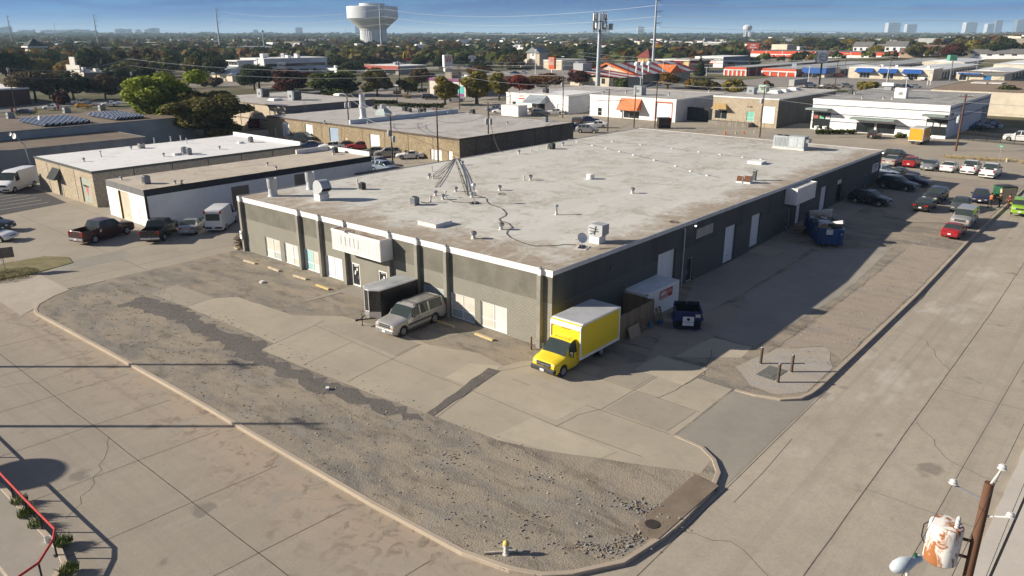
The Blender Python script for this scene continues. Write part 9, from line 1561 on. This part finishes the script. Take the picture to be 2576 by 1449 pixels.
def belt(x0,x1,y0,y1,n,hh,where,pal,dens='far',tm=None):
 k=0; tries=0
 while k<n and tries<n*14:
  tries+=1; x=rr.uniform(x0,x1); y=y0+(y1-y0)*rr.random()**.8; p=at('D',x,y)
  if not ok(p.x,p.y): continue
  c=rr.choice(pal); h=rr.uniform(*hh)
  if tm and x>2080: h=min(h,up(p,'D',x,tm+rr.uniform(-3,4)))
  if h<4.5: continue
  placed.append((p.x,p.y)); kind=rr.choice(('round','broad','broad','tall')); tree(p,h,h*rr.uniform(.95,1.5) if kind!='tall' else h*.62,kind,c,'%s tree %s'%(WORDS[c],where),'trees '+where,dens if c!='grey' else 'bare',rr.randrange(3)); k+=1
G_=['dark','dark','dark','mid','olive','olive','brown']; A2=['dark','mid','olive','olive','brown','orange','orange','yellow']
WU='in the wooded blocks at the upper left'
belt(0,560,150,205,28,(10,14),'along the streets at the left',G_); belt(0,560,126,150,28,(11,16),WU,G_); belt(0,640,108,126,16,(11,17),'in the hazier woods at the upper left',G_); belt(560,1250,142,176,14,(8,11),'around the bank and the arch signs',G_)
belt(640,1250,100,122,20,(11,17),'behind the bank and the water tower',A2); belt(640,1250,122,142,10,(9,12),'between the strip shops at the upper centre',G_)
belt(1250,1780,98,114,16,(11,17),'behind the strip shops at the upper centre right',A2); belt(1450,1800,112,135,8,(8,12),'around the strip shops left of the red warehouse',G_)
belt(1800,2576,112,134,46,(9,14),'on the wooded rise at the upper right',['dark','dark','olive','olive','yellow','orange','grey','grey','brown'],tm=92); belt(1880,2576,72,82,26,(11,16),'along the crest of the wooded rise',['dark','dark','olive','dark','brown'])
def far_woods():
 mb=MB(); r=random.Random(99); mats=['dark','mid','olive','brown','orange']; n=0
 for i in range(6000):
  D_=620*(7500/620)**(r.random()**.9); x=r.uniform(-120,2700); a=ray('D',x,120); k=D_/math.hypot(a[0],a[1]); X,Y=CAMX+a[0]*k,CAMY+a[1]*k
  if (not ok(X,Y,8) and D_<1500) or (x>1850 and D_<1000 and r.random()<.35): continue
  if math.hypot(X-wp.x,Y-wp.y)<60: continue
  z=hill(X,Y); s=max(1,D_/1500); h=r.uniform(9,14)*(1+.12*(s-1))*(.62 if x>1850 and D_<1000 else 1); w=h*r.uniform(.55,.85)*s; m=r.choice((0,0,0,1,2,2,3,4)) if D_<2600 else r.choice((0,0,1,2,3))
  for j in range(26 if D_<1600 else 14):
   v=Vector((r.gauss(0,1),r.gauss(0,1),abs(r.gauss(0,.8)))).normalized()*r.uniform(.55,1); c=Vector((X+v.x*w,Y+v.y*w,z+h*.35+v.z*h*.62)); nn=(v+Vector((r.uniform(-.6,.6),r.uniform(-.6,.6),r.uniform(-.2,.6)))).normalized(); e=nn.orthogonal().normalized(); f=nn.cross(e); q=w*r.uniform(.28,.5); mb.add([c-e*q-f*q*.3,c-f*q,c+e*q,c+f*q*.9],[(0,1,2,3)],m)
 o=mb.build('far_woods',[LM[k] for k in mats]); o['kind']='stuff'
far_woods()
def far_roofs():
 mb=MB(); r=random.Random(5)
 for i in range(420):
  D_=900*(6500/900)**r.random(); x=r.uniform(-60,2640); a=ray('D',x,120); k=D_/math.hypot(a[0],a[1]); X,Y=CAMX+a[0]*k,CAMY+a[1]*k
  if not ok(X,Y,20): continue
  z=hill(X,Y); w,l,h=r.uniform(10,34)*max(1,D_/2600),r.uniform(8,20),r.uniform(6,12)*max(1,D_/3500); mb.cbox((X,Y,z+h/2+1),(w,l,h),r.uniform(0,3),r.randrange(3))
 o=mb.build('far_rooftops',[M_wht,M_cream2,M_greyw]); o['kind']='stuff'
far_roofs()
M_off=mat('office_pale',(.45,.46,.48),(.38,.40,.43),.05,.5); M_offd=mat('office_glass',(.16,.19,.23),(.12,.15,.19),.05,.3)
SKY='office blocks on the hazy skyline'
for i,(t_,x0,x1,y0,l_) in enumerate((('S1',0,80,205,'pale office block at the far left end of the skyline'),('S1',78,160,190,'darker office block second from the left end of the skyline'),('S1',340,480,245,'low wide block right of the first transmission pole'),('S1',525,560,235,'small square block between the first two poles'),('S1',700,860,246,'long low block left of the slim grey pole'),('S1',950,1100,248,'long low block right of the slim grey pole'),('S1',1140,1350,236,'widest flat office block left of the second transmission pole'),('S1',1395,1445,240,'small block beside the second transmission pole'),('S1',1880,2010,226,'stepped block in the middle of the left skyline'),('S1',2060,2110,228,'narrow block right of the stepped one'),('S1',2195,2260,236,'low block left of the pair of taller ones'),('S1',2345,2440,235,'left one of the pair of taller blocks'),('S1',2425,2540,214,'right taller one of the pair of blocks'),('S2',742,832,205,'dark square office block left of the water tower'),('S2',1695,1765,177,'tall narrow office tower just left of the water tower'),('S2',60,120,240,'tiny block at the left of the centre skyline'),('S4',590,640,158,'pale block behind the cell tower'),('S4',1090,1190,190,'low pale block on the centre right skyline'),('S6',390,560,125,'wide pale office block above the apartment houses'),('S6',690,825,150,'long block with corner turrets above the apartment houses'),('S6',1640,1790,120,'gabled office block on the right skyline'),('S6',1985,2110,142,'low wide block left of the right hand towers'),('S6',2130,2216,85,'tall narrow tower on the right skyline'),('S6',2470,2600,75,'dark tower at the right end of the skyline'))):
 D_=7600 if t_!='S6' else 9000; s=D_/FPX; xm,_=px(t_,(x0+x1)/2,0); p=dirpt(t_,(x0+x1)/2,y0,D_); p.z=hill(p.x,p.y) if t_=='S6' else 0; h=up(p,t_,(x0+x1)/2,y0); w=(x1-x0)*TILE[t_][2]*s; v=thing('office_block',l_,'office block',p,YAW,SKY); MB().box(-w*.3,-w/2,0,w*.3,w/2,h).build('tower',M_offd if i in (1,13,14,23,22) else M_off,v); MB().box(-w*.1,-w*.2,h,w*.1,w*.2,h+4).build('penthouse',M_off,v)
 nf=max(2,int(h/14)); b=MB()
 for k in range(nf): b.box(-w*.3-.6,-w*.46,h*(k+.35)/nf,-w*.3-.05,w*.46,h*(k+.7)/nf)
 b.build('window_band',M_offd if i not in (1,13,14,23,22) else M_off,v)
def clods():
 r=random.Random(12); mb=MB(); cur=[(1900,540),(2010,590),(2110,560),(2060,650),(2130,660),(1960,700),(1880,770),(1780,830),(1650,850),(1500,820),(1310,810),(1120,600),(1090,700),(780,660),(560,180),(1700,480),(1150,320)]
 for i in range(620):
  c=r.choice(cur[:10] if r.random()<.7 else cur); p=at('BM',c[0]+r.gauss(0,45),c[1]+r.gauss(0,28)); s=r.uniform(.02,.06)*(1 if r.random()<.9 else 1.6); mb.cbox((p.x,p.y,s*.35),(s*2,s*1.6,s),r.uniform(0,3),r.randrange(2),r.uniform(-.4,.4),r.uniform(-.4,.4))
 for i in range(1500):
  X,Y=r.uniform(-24,-14),r.uniform(-17,46); s=r.uniform(.015,.05); mb.cbox((X,Y,s*.4),(s*2,s*1.7,s),r.uniform(0,3),r.choice((0,1,1,2)))
 for i in range(500):
  X,Y=r.uniform(12,90),r.uniform(-19.8,-15); s=r.uniform(.015,.06); mb.cbox((X,Y,gz(X)+.02),(s*2,s*1.7,s),r.uniform(0,3),r.choice((0,1,2)))
 o=mb.build('loose_debris',[mat('clod_brown',(.25,.20,.15),(.16,.125,.095),6),mat('stone_grey',(.23,.22,.205),None,6),mat('stone_pale',(.46,.42,.37))]); o['kind']='stuff'
clods()
for x,y,c,l_ in ((1385,1450,None,None),):
 pass
tag(MB().cbox((0,0,.1),(.5,.35,.2),.4).build('litter',M_wht,loc=at('A',370,1336)),'small white scrap of litter on the asphalt before the windows','litter'); tag(MB().cbox((0,0,.1),(.35,.25,.18),.9).build('litter',M_wht,loc=at('D',824,980)),'tiny white and blue scrap on the loose chippings','litter')
for x,y,h_,c_,l_ in ((2145,1352,.8,1,'orange cone nearest the stone fronted building steps'),(2250,1348,.6,0,'small pale cone between the two orange ones'),(2330,1346,.8,1,'orange cone at the right of the far yard'),(2438,1338,.6,0,'small dull cone nearest the utility pole')):
 v=thing('traffic_cone',l_,'traffic cone',at('T3',x,y),0,'traffic cones in the far yard'); m=mat('cone_orange',(.62,.12,.03)) if c_ else mat('cone_dull',(.55,.42,.36)); MB().lathe([(.3*h_,.05),(.06*h_,1.3*h_)],n=12).build('cone',m,v,60); MB().box(-.4*h_,-.4*h_,0,.4*h_,.4*h_,.06).build('base',m,v); MB().lathe([(.2*h_,.55*h_),(.145*h_,.85*h_)],n=12,cap=False).build('band',M_wht,v)
p0=at('A',1580,145); p1=at('A',1950,125); v=thing('wire_fence','low wire fence with thin posts by the tan wagon and the white coupe','fence',p0); d=p1-p0
for i in range(4): q=d*(i/3); MB().tube(q,q+Vector((0,0,1.6)),.05,n=6).build('post',M_metal,v)
for z in (.5,1.0,1.5): MB().tube(Vector((0,0,z)),d+Vector((0,0,z)),.02,n=4).build('strand',M_metal,v)
# haze
def haze():
 m=bpy.data.materials.new('haze_air'); m.use_nodes=True; nt=m.node_tree; nt.nodes.remove(nt.nodes['Principled BSDF']); pv=nt.nodes.new('ShaderNodeVolumePrincipled'); pv.inputs['Color'].default_value=(.55,.78,1,1); pv.inputs['Density'].default_value=HAZE; pv.inputs['Anisotropy'].default_value=.0
 nt.links.new(pv.outputs[0],nt.nodes['Material Output'].inputs['Volume'])
 o=MB().box(-760,-4060,-2.2,26100,30100,175).build('haze',m); o['kind']='stuff'
HAZE=.85e-4
haze()
